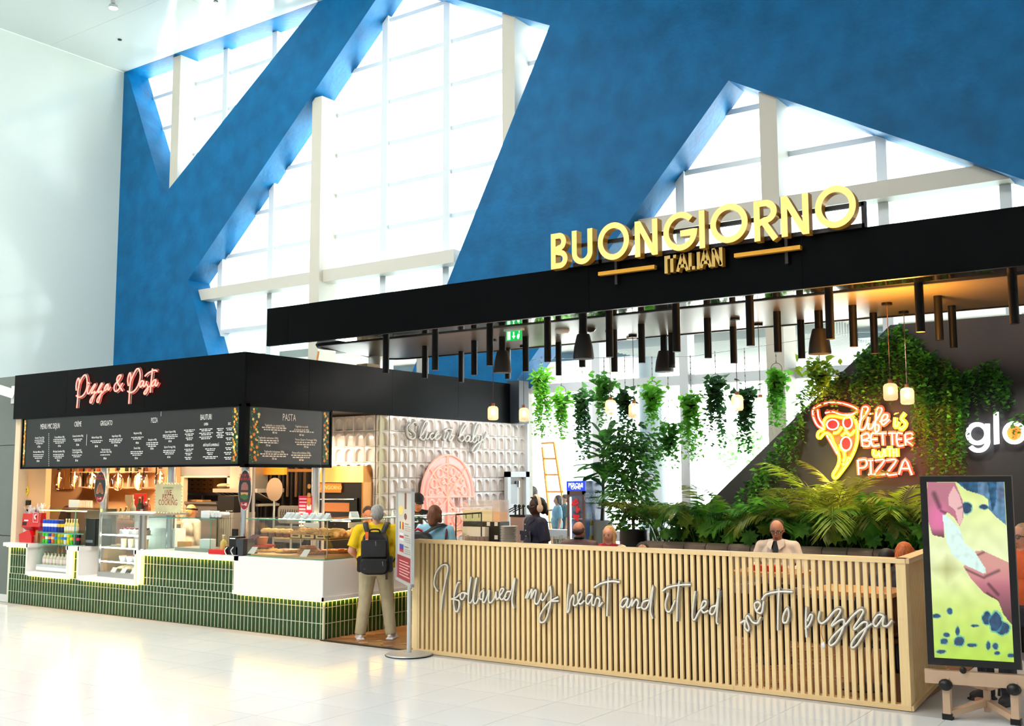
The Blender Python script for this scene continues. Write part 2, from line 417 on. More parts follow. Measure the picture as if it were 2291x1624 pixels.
# interior shell of the unit
M_peach = mat('peach wall', (226, 170, 116), .6, noise=(1, .03))
M_cream = mat('cream trim', (232, 206, 170), .5)
YBK = 12.9
struct('wall_rear', MB().box(-21.5, at_y(394, 1065, YBK).x, YBK, YBK+.1, 0, 3.05), M_peach, smooth=0)
struct('wall_side', MB().box(-21.6, -21.5, 10.25, YBK, 0, 3.05), M_peach, smooth=0)
struct('wall_rear', MB().box(-21.5, -11.75, 14.5, 14.6, 0, 3.05), mat('brown rear wall', (120, 84, 58), .6), smooth=0)
# left end jamb beside the grey cladding: cream return with stickers
jb = thing('counter_end_wall', 'cream end wall panel between the grey cladding and the first steel post', 'wall panel', (-17.2, 9.95, 0))
MB().box(-17.31, -16.62, 10.1, 10.2, .996, 3.06).build('panel', M_peach, jb, 0)
MB().box(-17.31, -17.16, 9.93, 10.1, .996, 3.06).build('side_trim', M_cream, jb, 0)
# ---- menu boards
M_board = mat('menu board black', (24, 24, 24), .5)
M_ink = mat('white print', (238, 236, 230), .6)
M_leafp = vcol_mat('citrus print')
def flat_rect(mb, o, ux, uy, x0, x1, y0, y1):
    return mb.poly([o+ux*x0+uy*y0, o+ux*x1+uy*y0, o+ux*x1+uy*y1, o+ux*x0+uy*y1])
def citrus(parent, o, ux, uy, w_, h_, seed):
    # printed border of oranges and leaves
    rnd = random.Random(seed); nn = ux.cross(uy); m = MB()
    def pc(c, pts): m.poly(pts); m.c += [lin(c)]*len(pts)
    flat_rect(m, o, ux, uy, 0, w_, 0, h_); m.c += [lin((26, 44, 28))]*4
    n = int(h_/.028)
    for k in range(n*3):
        x, y = rnd.uniform(.01, w_-.01), rnd.uniform(.02, h_-.02); a = rnd.uniform(0, 6.28); L = rnd.uniform(.03, .055)
        d = V((cos(a), sin(a))); q = V((-d.y, d.x)); c = rnd.choice([(70, 120, 50), (46, 92, 44), (104, 142, 60), (34, 66, 38)])
        pts = [V((x, y))+d*(L*u)+q*(L*v) for u, v in ((-.5, 0), (0, .22), (.5, 0), (0, -.22))]
        if all(0 <= p.x <= w_ and 0 <= p.y <= h_ for p in pts): pc(c, [o+ux*p.x+uy*p.y+nn*.0008 for p in pts])
    for k in range(int(n*.8)):
        x, y, r = rnd.uniform(.03, w_-.03), (k+.5)/(n*.8)*h_, rnd.uniform(.016, .026); c = rnd.choice([(240, 150, 40), (250, 176, 60), (228, 120, 36), (246, 226, 160)])
        if y-r < 0 or y+r > h_: continue
        pc(c, [o+ux*(x+r*cos(t*pi/4))+uy*(y+r*sin(t*pi/4))+nn*.0015 for t in range(8)])
    m.build('citrus_border', M_leafp, parent, 0, fix=False)
def scribble(m, cx, y, hw, o, ux, uy, rnd, h=.012):
    # one illegible printed line: small dashes of a word's length
    x = -hw
    while x < hw-.01:
        L = rnd.uniform(.02, .07); e = min(x+L, hw); flat_rect(m, o, ux, uy, cx+x, cx+e, y, y+h); x = e+.012
ux, uz = V((1, 0, 0)), V((0, 0, 1)); YM = 9.855
mbd = thing('menu_board', 'wide black menu board listing breakfast, pizza and drinks under the fascia', 'menu board', (-14.2, YM, 2.24))
MB().box(-16.95, XS-.005, YM+.004, YM+.06, 2.235, 3.055).build('panel', M_board, mbd, 0)
bz = MB(); bz.box(-16.95, XS, YM-.012, YM+.06, 2.215, 2.245); bz.box(-16.95, XS, YM-.012, YM+.06, 3.045, 3.075); bz.box(-16.97, -16.94, YM-.012, YM+.06, 2.215, 3.075); bz.box(XS-.07, XS, YM-.012, YM+.06, 2.215, 3.075)
bz.build('frame', M_black, mbd, 0)
O = V((0, YM, 0)); tx = MB(); rnd = random.Random(3)
def put(m, X, Y_, h, s, sx=1., bold=.0):   # crop pixels -> the board's own plane
    p = at_y(X/3.818, 800+Y_/3.818, YM); q = at_y(X/3.818, 800+(Y_-h)/3.818, YM)
    m.text(s, (q.z-p.z)/.72, p-V((0, .001, 0)), ux, uz, sx, bold=bold)
for X, Y_, h, s in ((427, 607, 46, 'MENIU MIC DEJUN'), (665, 588, 44, 'CRÈME'), (908, 579, 44, 'GRIGLIATO'), (1318, 555, 44, 'PIZZA'), (1760, 530, 48, 'BAUTURI')): put(tx, X, Y_, h, s, .55)
for X, Y_, s in ((1760, 578, 'CAFEA'), (1960, 574, 'SUC'), (1616, 760, 'FRESH & CEAI'), (1803, 756, 'APĂ PLATĂ & MINERALĂ')): put(tx, X, Y_, 22, s, .62, .02)
for X, Y_, s in ((338, 692, 'Avocado Toast 230g'), (508, 686, 'Croque Madame 300g'), (665, 676, 'Crema di verdure 300g'), (826, 688, 'Halloumi Burger 320g'), (994, 676, 'Angus Burger 300g'), (1176, 652, 'Margherita 320g'), (1455, 640, 'Quatro Stagioni 380g'), (1302, 708, 'Buongiorno 400g'), (330, 812, 'Mic dejun Mahmur 300g'), (503, 808, 'Mic dejun Scandinav 300g'), (656, 796, 'Crema di pomodori'), (660, 814, 'con parmiggiano 300g'), (904, 792, 'Piept de curcan cu'), (904, 812, 'orez la abur 150g / 200g'), (1170, 780, 'Diavola 360g'), (1450, 770, 'Quatro Formaggi 360g')):
    put(tx, X, Y_, 17, s, .7, .01)
for X, Y_, s in ((333, 768, '67 lei'), (507, 762, '67 lei'), (663, 752, '35 lei'), (823, 764, '65 lei'), (990, 758, '80 lei'), (1172, 735, '45 lei'), (1452, 721, '65 lei'), (1298, 784, '55 lei'), (325, 890, '65 lei'), (497, 886, '70 lei'), (654, 886, '33 lei'), (897, 868, '85 lei'), (1164, 866, '55 lei'), (1442, 856, '65 lei')): put(tx, X, Y_, 17, s, .8, .03)
def scr(X, Y_, hw): p = at_y(X/3.818, 800+Y_/3.818, YM); scribble(tx, p.x, p.z, hw, V((0, YM-.001, 0)), ux, uz, rnd)
for X, Y_, n, hw in ((338, 708, 3, .14), (508, 702, 3, .17), (664, 700, 2, .12), (824, 714, 2, .16), (990, 700, 3, .17), (1174, 684, 2, .15), (1454, 664, 3, .17), (1300, 730, 3, .14), (328, 832, 3, .15), (500, 830, 3, .15), (656, 836, 2, .13), (900, 834, 1, .18), (1168, 806, 3, .15), (1446, 796, 3, .14),
                      (1618, 622, 2, .12), (1618, 656, 2, .1), (1618, 690, 2, .08), (1760, 614, 2, .14), (1760, 648, 2, .15), (1757, 682, 2, .14), (1881, 610, 2, .07), (1881, 642, 2, .08), (1880, 670, 2, .08), (1960, 606, 2, .07), (1958, 646, 2, .08), (1958, 690, 2, .07), (1955, 730, 2, .07), (1953, 774, 2, .07), (1950, 814, 2, .09), (1948, 856, 2, .08), (1614, 786, 2, .1), (1612, 820, 2, .08), (1608, 856, 2, .08), (1800, 782, 2, .12), (1798, 816, 2, .08), (1797, 850, 2, .16)):
    for k in range(n): scr(X, Y_+k*(15 if n > 2 else 14), hw*(1 if k < n-1 else .7))
for k in range(17): p = at_y(417/3.818, 800+(655+k*17)/3.818, YM); flat_rect(tx, V((0, YM-.001, 0)), ux, uz, p.x-.006, p.x+.006, p.z, p.z+.018)
for X, ya, yb in ((742, 655, 750), (1376, 500, 460)):
    p, q = at_y(X/3.818, 800+ya/3.818, YM), at_y(X/3.818, 800+yb/3.818, YM); flat_rect(tx, V((0, YM-.001, 0)), ux, uz, p.x-.004, p.x+.004, min(p.z, q.z), max(p.z, q.z))
tx.build('lettering', M_ink, mbd, 0, stuff=True, fix=False)
citrus(mbd, V((-16.93, YM-.0005, 2.25)), ux, uz, .075, .79, 1); citrus(mbd, V((XS-.225, YM-.0005, 2.25)), ux, uz, .15, .79, 2)
# side board
uy = V((0, 1, 0)); XM = XS+.045
mb2 = thing('menu_board', 'square black menu board headed PASTA on the side of the counter', 'menu board', (XS, 10.7, 2.24))
MB().box(XS-.02, XM-.004, 9.9, 11.5, 2.235, 3.055).build('panel', mat('menu board warm black', (32, 28, 26), .5), mb2, 0)
bz = MB(); bz.box(XS-.02, XM+.012, 9.86, 11.53, 2.2, 2.245); bz.box(XS-.02, XM+.012, 9.86, 11.53, 3.04, 3.08); bz.box(XS-.02, XM+.012, 9.84, 9.93, 2.2, 3.08); bz.box(XS-.02, XM+.012, 11.5, 11.535, 2.2, 3.08)
bz.build('frame', M_black, mb2, 0)
tx = MB()
def put2(X, Y_, h, s, sx=1., bold=0.):
    p = at_x(450+X/5.0756, 880+Y_/5.0756, XM); q = at_x(450+X/5.0756, 880+(Y_-h)/5.0756, XM)
    tx.text(s, (q.z-p.z)/.72, p+V((.001, 0, 0)), uy, uz, sx, bold=bold)
put2(1000, 312, 82, 'PASTA', .62)
for X, Y_, s in ((836, 376, 'Tagliatelle cu creveti 410g'), (1142, 388, 'Tagliolini cu trufe'), (1140, 424, 'și brânză dură 400g'), (762, 516, 'Tagliatelle carbonara 500g'), (1192, 538, 'Penne Quatro Formaggi 500g'), (830, 672, 'Tagliatelle bolognese 500g'), (1137, 686, "Penne all'arrabbiata 500g")): put2(X, Y_, 24, s, .85, .012)
for X, Y_, s in ((836, 455, '85 lei'), (1140, 482, '85 lei'), (760, 600, '75 lei'), (1192, 618, '70 lei'), (830, 752, '75 lei'), (1137, 765, '60 lei')): put2(X, Y_, 22, s, 1.05, .03)
for X, Y_, n, hw in ((836, 398, 2, .24), (1142, 442, 1, .24), (760, 542, 2, .22), (1192, 564, 2, .22), (830, 696, 2, .26), (1137, 710, 2, .2)):
    for k in range(n): p = at_x(450+X/5.0756, 880+(Y_+k*24)/5.0756, XM); scribble(tx, p.y, p.z, hw*(1-.15*k), V((XM+.001, 0, 0)), uy, uz, rnd, .016)
tx.build('lettering', mat('warm white print', (240, 226, 212), .6), mb2, 0, stuff=True, fix=False)
citrus(mb2, V((XM+.0005, 9.94, 2.25)), uy, uz, .2, .79, 4); citrus(mb2, V((XM+.0005, 11.35, 2.25)), uy, uz, .14, .79, 5)
# ---- neon lettering on the front fascia
M_neonr = mat('red neon tube', (255, 120, 110), .3, emit=(255, 106, 92), es=3.2)
M_acr = glass('clear acrylic', (252, 236, 232), .05, .2)
M_acr2 = glass('clear acrylic backing', (226, 222, 212), .12, .3)
def script(name, label, cat, strokes, back, off, r, mt, mb_, loc, nrm, ratio=2.3, sub=5, bk='acrylic_backing', group=None):
    """strokes: pixel polylines; back(x, y) gives the point on the mounting plane; tube stands proud by off."""
    nrm = V(nrm); tt, bb = [], MB()
    for st in strokes:
        cl = st[-1] == 'c'; pts = [back(*p)+nrm*off for p in (st[:-1] if cl else st)]; sp = spline(pts, sub, cl)
        tt.append(MB().tube(sp, r, 6, cl))
        if ratio: bb.tube([p-nrm*(off*.55) for p in sp], r*ratio, 6, cl, flat=(nrm, .008))
    t = thing(name, label, cat, loc, group=group)
    for q in tt: q.build('neon_tube', mt, t)
    if ratio: bb.build(bk, mb_, t)
    return t
def crop(ox, oy, k, f): return lambda x, y: f(ox+x/k, oy+y/k)
pf = crop(150, 810, 9.5458, lambda x, y: at_y(x, y, 9.868))
PP = [
 [(268, 985), (285, 800), (292, 640), (320, 480), (370, 360), (430, 285), (470, 300), (490, 420), (480, 560), (430, 680), (360, 745), (300, 750), (258, 720)],
 [(310, 560), (320, 420), (308, 350), (275, 400), (255, 510), (258, 610)],
 [(512, 440), (535, 470)], [(530, 500), (500, 570), (497, 660), (530, 675), (580, 580), (650, 480), (660, 500), (595, 620), (585, 670), (640, 640), (655, 640), (625, 740), (585, 860), (555, 870), (560, 810), (640, 690), (700, 640), (740, 560), (795, 460), (808, 480), (740, 600), (728, 655), (785, 625), (800, 640), (760, 760), (730, 860), (700, 850), (710, 790), (780, 690), (850, 620), (860, 560), (905, 490), (940, 480), (890, 530), (860, 590), (880, 610), (930, 550), (945, 500), (935, 590), (960, 590), (985, 535)],
 [(1245, 620), (1180, 520), (1125, 400), (1150, 310), (1205, 280), (1210, 310), (1160, 400), (1080, 490), (1065, 580), (1100, 630), (1160, 590), (1215, 500), (1245, 455)],
 [(1380, 895), (1390, 720), (1400, 560), (1425, 400), (1480, 270), (1545, 160), (1600, 160), (1625, 290), (1600, 440), (1545, 560), (1470, 640), (1400, 655), (1355, 625)],
 [(1400, 500), (1420, 330), (1408, 235), (1375, 290), (1355, 400), (1370, 510)],
 [(1690, 410), (1650, 410), (1615, 470), (1625, 540), (1665, 500), (1700, 420), (1690, 510), (1720, 520), (1765, 420), (1750, 460), (1790, 540), (1770, 630), (1725, 690), (1705, 660), (1750, 590), (1820, 520)],
 [(1885, 145), (1870, 300), (1850, 480), (1840, 655)], [(1725, 305), (1780, 250), (1860, 205), (1940, 180), (1985, 200)],
 [(1955, 380), (1910, 400), (1870, 470), (1885, 520), (1930, 470), (1960, 390), (1945, 490), (1970, 510), (2010, 440)]]
script('neon_sign', 'red neon script sign reading Pizza & Pasta on the black fascia', 'neon sign', PP, pf, .05, .0105, M_neonr, M_acr, (-15.2, 9.87, 3.3), (0, -1, 0), 2.4)
# ---- the counter
M_tile = mat('green glazed tile', (32, 66, 20), .16, noise=(4, .35), spec=.35)
M_tgrout = mat('pale grout', (226, 226, 196), .7)
M_wtop = mat('white solid surface', (244, 238, 232), .3)
M_led = mat('warm LED strip', (255, 220, 120), .4, emit=(255, 206, 90), es=16)
ct = thing('service_counter', 'long stepped counter faced with green vertical tiles and lit white worktop', 'counter', (-13.5, 9.9, 0))
XA, N1, N2, N3, XB = -17.3, (-16.62, -15.44), (-15.18, -13.70), (-11.5, -9.88), -9.88
solid = [(XA, N1[0]), (N1[1], N2[0]), (N2[1], N3[0])]; YE = 13.3
core = MB(); core.box(XA, XB-.02, 9.9, 10.6, 0, .49); core.box(-10.6, XB-.02, 10.6, YE, 0, .49)
for a, b in solid: core.box(a, b, 9.9, 10.6, .49, .94)
core.build('counter_core', M_tgrout, ct, 0)
wt = MB()
for i, (a, b) in enumerate(solid):
    wt.box(a-(.02 if not i else .06), b+.06, 9.81, 10.62, .935, .995)
for a, b in (N1, N2):
    wt.box(a, b, 9.81, 10.5, .49, .55)
    wt.box(a, a+.035, 9.81, 10.5, .55, .995); wt.box(b-.035, b, 9.81, 10.5, .55, .995)
wt.build('worktop', M_wtop, ct, 0)
MB().box(-15.0, -14.9, 10.15, 10.5, .55, .96).build('recess_liner', mat('light oak liner', (206, 158, 104), .5), ct, 0)
dp = MB(); dp.box(N3[0]-.03, XB+.045, 9.81, 10.62, .49, .995); dp.box(-10.6, XB+.05, 9.815, YE, .492, .993)
dp.box(N3[0]-.03, XB+.07, 9.79, 9.81, .49, .54); dp.box(XB+.05, XB+.07, 9.79, YE, .49, .54)
dp.build('display_plinth', M_wtop, ct, 0)
led = MB()
for a, b in solid:
    led.box(a+.02, b-.02, 9.85, 9.875, .922, .934)
for a, b in (N1, N2): led.box(a+.02, b-.02, 9.85, 9.875, .476, .488)
for x in (N1[1]+.012, N2[0]-.024, N2[1]+.012): led.box(x, x+.012, 9.85, 9.875, .5, .93)
led.box(N3[0], XB, 9.85, 9.875, .476, .488); led.box(XB-.005, XB+.02, 9.86, YE, .476, .488)
led.build('light_strip', M_led, ct, 0)
MB().box(XB-.012, XB+.006, 9.872, 9.9, 0, .49).build('corner_trim', M_tgrout, ct, 0)
TW, TH = .076, .2
def tile_mesh(h):
    m = MB(); n = 4; wv = TW-.013; hh = h-.012; pr = [(-wv/2, 0)] + [(-wv/2*cos(pi*k/n), -.002-.007*sin(pi*k/n)) for k in range(n+1)] + [(wv/2, 0)]
    z0, z1 = .004, .004+hh; L = len(pr)
    m.add([(x, y, z0) for x, y in pr] + [(x, y, z1) for x, y in pr], [(i, i+1, L+i+1, L+i) for i in range(L-1)] + [tuple(range(L))[::-1], tuple(range(L, 2*L))])
    return m.mesh('tile', M_tile, 40)
tm = {.2: tile_mesh(.2)}; tl = []
def row(xa, xb, za, zb):
    n = round((xb-xa)/TW)
    z = za
    while z < zb-.03:
        h = round(min(TH, zb-z), 3)
        if h not in tm: tm[h] = tile_mesh(h)
        for i in range(int((xb-xa)/TW)): tl.append((xb-TW*(i+.5), 9.9, z, 0, h))
        z += TH
row(XA, XB, 0, .49)
for a, b in solid:
    for z in (.49,): row(a, b, .6, .94); row(a, b, .49, .6)
n = int((YE-9.9)/TW)
for i in range(n):
    for z, h in ((0, .2), (.2, .2), (.4, .09)):
        if h not in tm: tm[h] = tile_mesh(h)
        tl.append((XB-.02, 9.9+TW*(i+.5), z, pi/2, h))
tl.sort(key=lambda q: -q[0]+q[1]*.2); rest = MB(); L0 = V(ct.location)
for k, (x, y, z, rz, h) in enumerate(tl):
    if k < 292: inst('tile', tm[h], V((x, y, z))-L0, ct, rz)
    else:
        me = tm[h]; rest.add([(v.co.x+x, v.co.y+y, v.co.z+z) if not rz else (x-v.co.y, y+v.co.x, v.co.z+z) for v in me.vertices], [tuple(p.vertices) for p in me.polygons])
rest.build('tile_field', M_tile, ct, 40, stuff=True)
# timber floor of the unit
M_wood = [mat('brown plank %s' % 'abc'[k], c, .35, noise=(5, .14), stretch=(1, 6, 1)) for k, c in enumerate(((156, 108, 72), (172, 124, 86), (140, 94, 60)))]
wf = group_struct('floor', (-9, 11, 0)); rnd = random.Random(5)
MB().box(-17.2, -2.66, 9.9, 17.4, -.005, .002).build('subfloor', mat('subfloor', (128, 90, 62), .5), wf, 0)
pm = [MB().box(-.295, .295, -.057, .057, .002, .008).mesh('plank', m, 0) for m in M_wood]; np_ = 0
for i in range(-1, 16):
    for j in range(0, 22):
        for s in (0, 1):
            x = -9.86+.415*i+(.21 if s else 0); y = 9.9+.163*j+(.0 if s else .08)
            if not (-9.75 < x < -3.0 and 10.12 < y < 12.8) or np_ >= 280: continue
            if x > -7.6 and rnd.random() < .55: continue
            inst('plank', rnd.choice(pm), (x+9, y-11, 0), wf, pi/4 if s else -pi/4); np_ += 1
MB().box(-9.9, -8.1, 9.84, 9.9, 0, .01).build('edge_strip', mat('dark metal strip', (70, 60, 52), .4, .6), wf, 0)
# ---- steel posts
M_steel = mat('brushed steel', (198, 200, 204), .25, .9, bump=(30, .02))
POSTS = [(100, 'first steel post from the left, beside the cream end wall'), (232, 'steel post behind the black oval croissant sign'), (382, 'steel post behind the zigzag edged live cooking sign'), (548, 'steel post at the corner of the fascia, carrying the oval burger sign'), (706, 'steel post under the right end of the square menu board')]
for k, (x, lb) in enumerate(POSTS):
    p = at_y(x, 1150, 10.35) if k < 4 else at_x(x, 1100, -11.55)
    r = .062
    t = thing('steel_post', lb, 'post', (p.x, p.y, .0))
    MB().cyl((p.x, p.y, .996 if k < 4 else 0), (p.x, p.y, 3.07), r, n=20).build('post', M_steel, t)
    MB().lathe([(.09, 0), (.09, .012), (r, .02)], (p.x, p.y, .996 if k < 4 else 0), 20).build('base_ring', M_steel, t)
    if k in (3, 4): MB().box(p.x+.07, p.x+.1, p.y+.06, p.y+.09, 1.0, 3.07).build('cable_duct', mat('pale duct', (222, 214, 206), .4), t)
# ================================================================ canopy over the seating
cp = thing('canopy', 'black canopy with a long black front fascia over the seating area', 'canopy', (-6, YK, 3.85))
ZC0, ZC1, ZS = 3.845, 4.362, 4.06
sx = [-11.02] + [at_y(x, 660, YK).x for x in (646, 1318, 1797)] + [1.6]
for i in range(4): MB().box(sx[i]+.002, sx[i+1]-.002, YK, YK+.05, ZC0, ZC1).build('fascia_panel', M_black, cp)
M_gloss = mat('black gloss soffit', (14, 14, 16), .06, spec=.9, coat=1.)
MB().box(-10.98, 1.6, YK+.05, 11.4, ZS, ZS+.04).build('gloss_soffit', M_gloss, cp, 0)
M_slab = mat('black matt ceiling', (88, 82, 74), .34, noise=(1.4, .1), bump=(1.5, .05))
pts = []
for cx_, cy_, a0_ in ((-11.5, 11.8, 180), (1.6, 11.45, 0), (1.6, 13.6, 0), (-11.7, 13.2, 90)):
    if cx_ > 0: pts.append((cx_, cy_))
    elif a0_ == 180: pts += [(cx_+.35*cos(math.radians(a)), cy_+.35*sin(math.radians(a))) for a in range(180, 271, 15)]
    else: pts += [(cx_+.4*cos(math.radians(a)), cy_+.4*sin(math.radians(a))) for a in range(90, 181, 15)]
MB().prism([(x, y, ZS) for x, y in pts], (0, 0, .14)).build('ceiling_slab', M_slab, cp, 30)
tb = MB(); tb.tube([V((x, y, ZS+.03)) for x, y in pts] , .05, 6, True); tb.build('slab_rim', M_blk2, cp)
# hangers of the slab up to the roof
for x, y in ((-9, 12.6), (-3, 12.6), (-9.5, 10.1), (-4.5, 10.1), (0, 10.1)):
    MB().cyl((x, y, ZS+.05), (x, y, ZS+.3), .02, n=6).build('hanger', M_blk2, cp)
# ---- gold sign
M_gold = mat('gold letter side', (222, 158, 52), .35, .45)
M_goldl = mat('lit cream letter face', (130, 104, 50), .4, emit=(255, 226, 132), es=1.0)
sg = thing('channel_letter_sign', 'gold lit channel letters reading BUONGIORNO with ITALIAN below on the canopy front', 'sign', (-5.5, 9.75, 4.3))
YS = 9.68
def on(x, y): return at_y(x, y, YS)
# each letter: centre line strokes in the sign's own picture, drawn as flat bands; measured left/right edges and baseline/top
LET = {'B': (1233, 603, 1233, 524, 1270), 'U': (1280, 594, 1280, 517, 1326), 'O': (1338, 586, 1338, 503, 1408), 'N': (1421, 576, 1421, 496, 1472), 'G': (1485, 566, 1485, 480, 1558), 'I': (1566, 556, 1566, 471, 1577), 'O2': (1590, 549, 1590, 462, 1674), 'R': (1688, 541, 1688, 451, 1741), 'N2': (1749, 531, 1749, 440, 1811), 'O3': (1825, 516, 1825, 422, 1917)}
def arc(cx, cy, rx, ry, a0, a1, n=22): return [(cx+rx*cos(math.radians(a0+(a1-a0)*k/n)), cy+ry*sin(math.radians(a0+(a1-a0)*k/n))) for k in range(n+1)]
def band(pts, t, closed=False):
    # outline loops of a stroke with thickness t (2D)
    n = len(pts); L, R = [], []
    for i in range(n):
        a = V(pts[(i-1) % n] if (closed or i) else pts[i]); b = V(pts[(i+1) % n] if (closed or i < n-1) else pts[i]); d = (b-a).normalized(); q = V((-d.y, d.x)); p = V(pts[i])
        k = 1.
        if 0 < i < n-1 or closed:
            d1 = (p-a).normalized(); c = max(.5, d1.dot(d)); k = 1/c
        L.append(p+q*t/2*k); R.append(p-q*t/2*k)
    return L, R
def letter_strokes(ch, w_, h_, s):
    e = s/2
    if ch == 'B': return [([(e, 0), (e, h_)], 0), ([(e, h_-e)] + arc(w_*.5, h_*.75, w_*.42-e, h_*.25-e, 90, -90) + [(e, h_*.5)], 0), ([(e, h_*.5)] + arc(w_*.52, h_*.26, w_*.48-e, h_*.26-e, 90, -90) + [(e, e)], 0)]
    if ch == 'U': return [([(e, h_)] + arc(w_/2, w_/2, w_/2-e, w_/2-e, 180, 360) + [(w_-e, h_)], 0)]
    if ch == 'O': return [(arc(w_/2, h_/2, w_/2-e, h_/2-e, 0, 360, 40)[:-1], 1)]
    if ch == 'N': return [([(e, 0), (e, h_)], 0), ([(e*1.3, h_-s*.3), (w_-e*1.3, s*.3)], 0), ([(w_-e, 0), (w_-e, h_)], 0)]
    if ch == 'G': return [(arc(w_*.52, h_/2, w_*.52-e, h_/2-e, 42, 355, 36) + [(w_-e, h_*.44), (w_*.52, h_*.44)], 0)]
    if ch == 'I': return [([(w_/2, 0), (w_/2, h_)], 0)]
    if ch == 'R': return [([(e, 0), (e, h_)], 0), ([(e, h_-e)] + arc(w_*.48, h_*.71, w_*.5-e, h_*.29-e, 90, -90) + [(e, h_*.42)], 0), ([(w_*.45, h_*.42), (w_-e*.8, 0)], 0)]
    if ch == 'T': return [([(w_/2, 0), (w_/2, h_)], 0), ([(0, h_-e), (w_, h_-e)], 0)]
    if ch == 'A': return [([(e*.6, 0), (w_/2, h_)], 0), ([(w_-e*.6, 0), (w_/2, h_)], 0), ([(w_*.2, h_*.3), (w_*.8, h_*.3)], 0)]
    if ch == 'L': return [([(e, 0), (e, h_)], 0), ([(e, e), (w_, e)], 0)]
def build_letter(ch, x0, z0, w_, h_, s, y0, depth, face, side, parent, nm='letter'):
    sd, fc = MB(), MB()
    for pts, cl in letter_strokes(ch, w_, h_, s):
        L, R = band(pts, s, cl); n = len(L)
        for i in range(n if cl else n-1):
            j = (i+1) % n; q = [L[i], L[j], R[j], R[i]]
            P = [V((x0+p.x, y0, z0+p.y)) for p in q]; Q = [p+V((0, depth, 0)) for p in P]
            fc.poly(P); sd.add(P+Q, [(0, 4, 5, 1), (2, 6, 7, 3), (4, 7, 6, 5)])
            if not cl and i == 0: sd.add([P[0], P[3], Q[3], Q[0]], [(0, 1, 2, 3)])
            if not cl and i == n-2: sd.add([P[1], P[2], Q[2], Q[1]], [(0, 1, 2, 3)])
    o = sd.build(nm, side, parent, 40, fix=False); fc.v = [(x, y-.002, z) for x, y, z in fc.v]
    fc.build(nm+'_face', face, o, 0, fix=False)
for ch, (xl, yb, _, yt, xr) in LET.items():
    a, b, c = on(xl, yb), on(xl, yt), on(xr, yb-8*(xr-xl)/60)
    build_letter(ch[0], a.x, a.z, c.x-a.x, b.z-a.z, .062, YS, .1, M_goldl, M_gold, sg)
for ch, xl, xr, yb, yt in (('I', 1488, 1493, 612, 573), ('T', 1494, 1513, 610, 572), ('A', 1514, 1540, 608, 570), ('L', 1541, 1555, 604, 566), ('I', 1560, 1566, 602, 564), ('A', 1566, 1592, 600, 561), ('N', 1593, 1617, 597, 556)):
    a, b, c = at_y(xl, yb, YS+.07), at_y(xl, yt, YS+.07), at_y(xr, yb-2, YS+.07)
    build_letter(ch, a.x, a.z, c.x-a.x, b.z-a.z, .035, YS+.07, .07, mat('gold letter face', (206, 170, 92), .4, .3), M_gold, sg, 'small_letter')
for (xa, ya), (xb, yb) in (((1338, 612), (1464, 597)), ((1642, 571), (1790, 553))):
    a, b = at_y(xa, ya, YS+.07), at_y(xb, yb, YS+.07); MB().box(a.x, b.x, YS+.07, YS+.13, (a.z+b.z)/2-.02, (a.z+b.z)/2+.02).build('gold_bar', M_gold, sg, 0)
fr = MB(); l, r_ = on(1270, 560).x, on(1925, 470).x; zt, zb = on(1600, 498).z, 4.372
fr.box(l, r_, 9.79, 9.83, zt-.02, zt+.02); fr.box(l, r_, 9.79, 9.83, zb-.02, zb+.02)
for x in (1330, 1925): X_ = on(x, 500).x; fr.box(X_-.02, X_+.02, 9.79, 9.83, zb-.02, zt+.02)
for x in (1365, 1750): X_ = on(x, 600).x; fr.box(X_-.015, X_+.015, 9.8, 9.85, 4.1, zb)
fr.build('support_frame', mat('dark bronze frame', (30, 18, 20), .4), sg, 0)
# ---- slatted timber fence
M_oak = mat('pale oak slat', (252, 216, 156), .45, noise=(9, .06), stretch=(6, 6, .4))
M_oakr = mat('pale oak rail', (246, 210, 154), .42, noise=(9, .05), stretch=(.4, 6, 6))
fe = thing('slat_fence', 'chest high pale oak slatted partition along the front of the seating', 'partition', (-5.4, 9.9, 0))
FX0, FX1, FZ = -8.34, -2.63, 1.318
PITCH_ = .0685; sm = MB().box(-.019, .019, 0, .032, .045, 1.275).mesh('slat', M_oak, 0)
n = int((FX1-.1-FX0-.06)/PITCH_)
for i in range(n): inst('slat', sm, V((FX0+.075+i*PITCH_, YF, 0))-fe.location, fe)
MB().box(FX0+.03, at_y(1642, 1540, YF).x-.03, YF+.046, YF+.056, .045, 1.275).build('back_panel', mat('dark brown backing', (46, 22, 8), .7), fe, 0)
xj = [FX0, at_y(1262, 1480, YF).x, at_y(1642, 1540, YF).x, FX1]
for i in range(3):
    MB().box(xj[i]+.001, xj[i+1]-.001, YF-.008, YF+.12, 1.275, FZ).build('top_rail', M_oakr, fe, 0)
    MB().box(xj[i]+.001, xj[i+1]-.001, YF-.004, YF+.1, 0, .045).build('bottom_rail', M_oakr, fe, 0)
for x in (FX0+.02, FX1-.05): MB().box(x-.035, x+.05, YF-.003, YF+.1, .045, 1.275).build('corner_post', M_oak, fe, 0)
ba, bb_ = V((FX1, YF, 0)), V((-2.80, 11.9, 0)); d = (bb_-ba).normalized(); L = (bb_-ba).length; rot = Matrix.Rotation(math.atan2(d.y, d.x), 3, 'Z')
side_m = MB().box(-.019, .019, -.03, 0, .045, 1.275).mesh('slat', M_oak, 0)
for i in range(int(L/.066)-1):
    p = ba + d*(.1+i*.066); inst('slat', side_m, p-V(fe.location), fe, math.atan2(d.y, d.x)+pi)
for z0, z1, w_ in ((1.275, FZ, .12), (0, .045, .1)):
    m = MB(); m.obox(ba+d*(L/2)+V((-.03, 0, (z0+z1)/2)), L, w_, z1-z0, rot); m.build('side_rail', M_oakr, fe, 0)
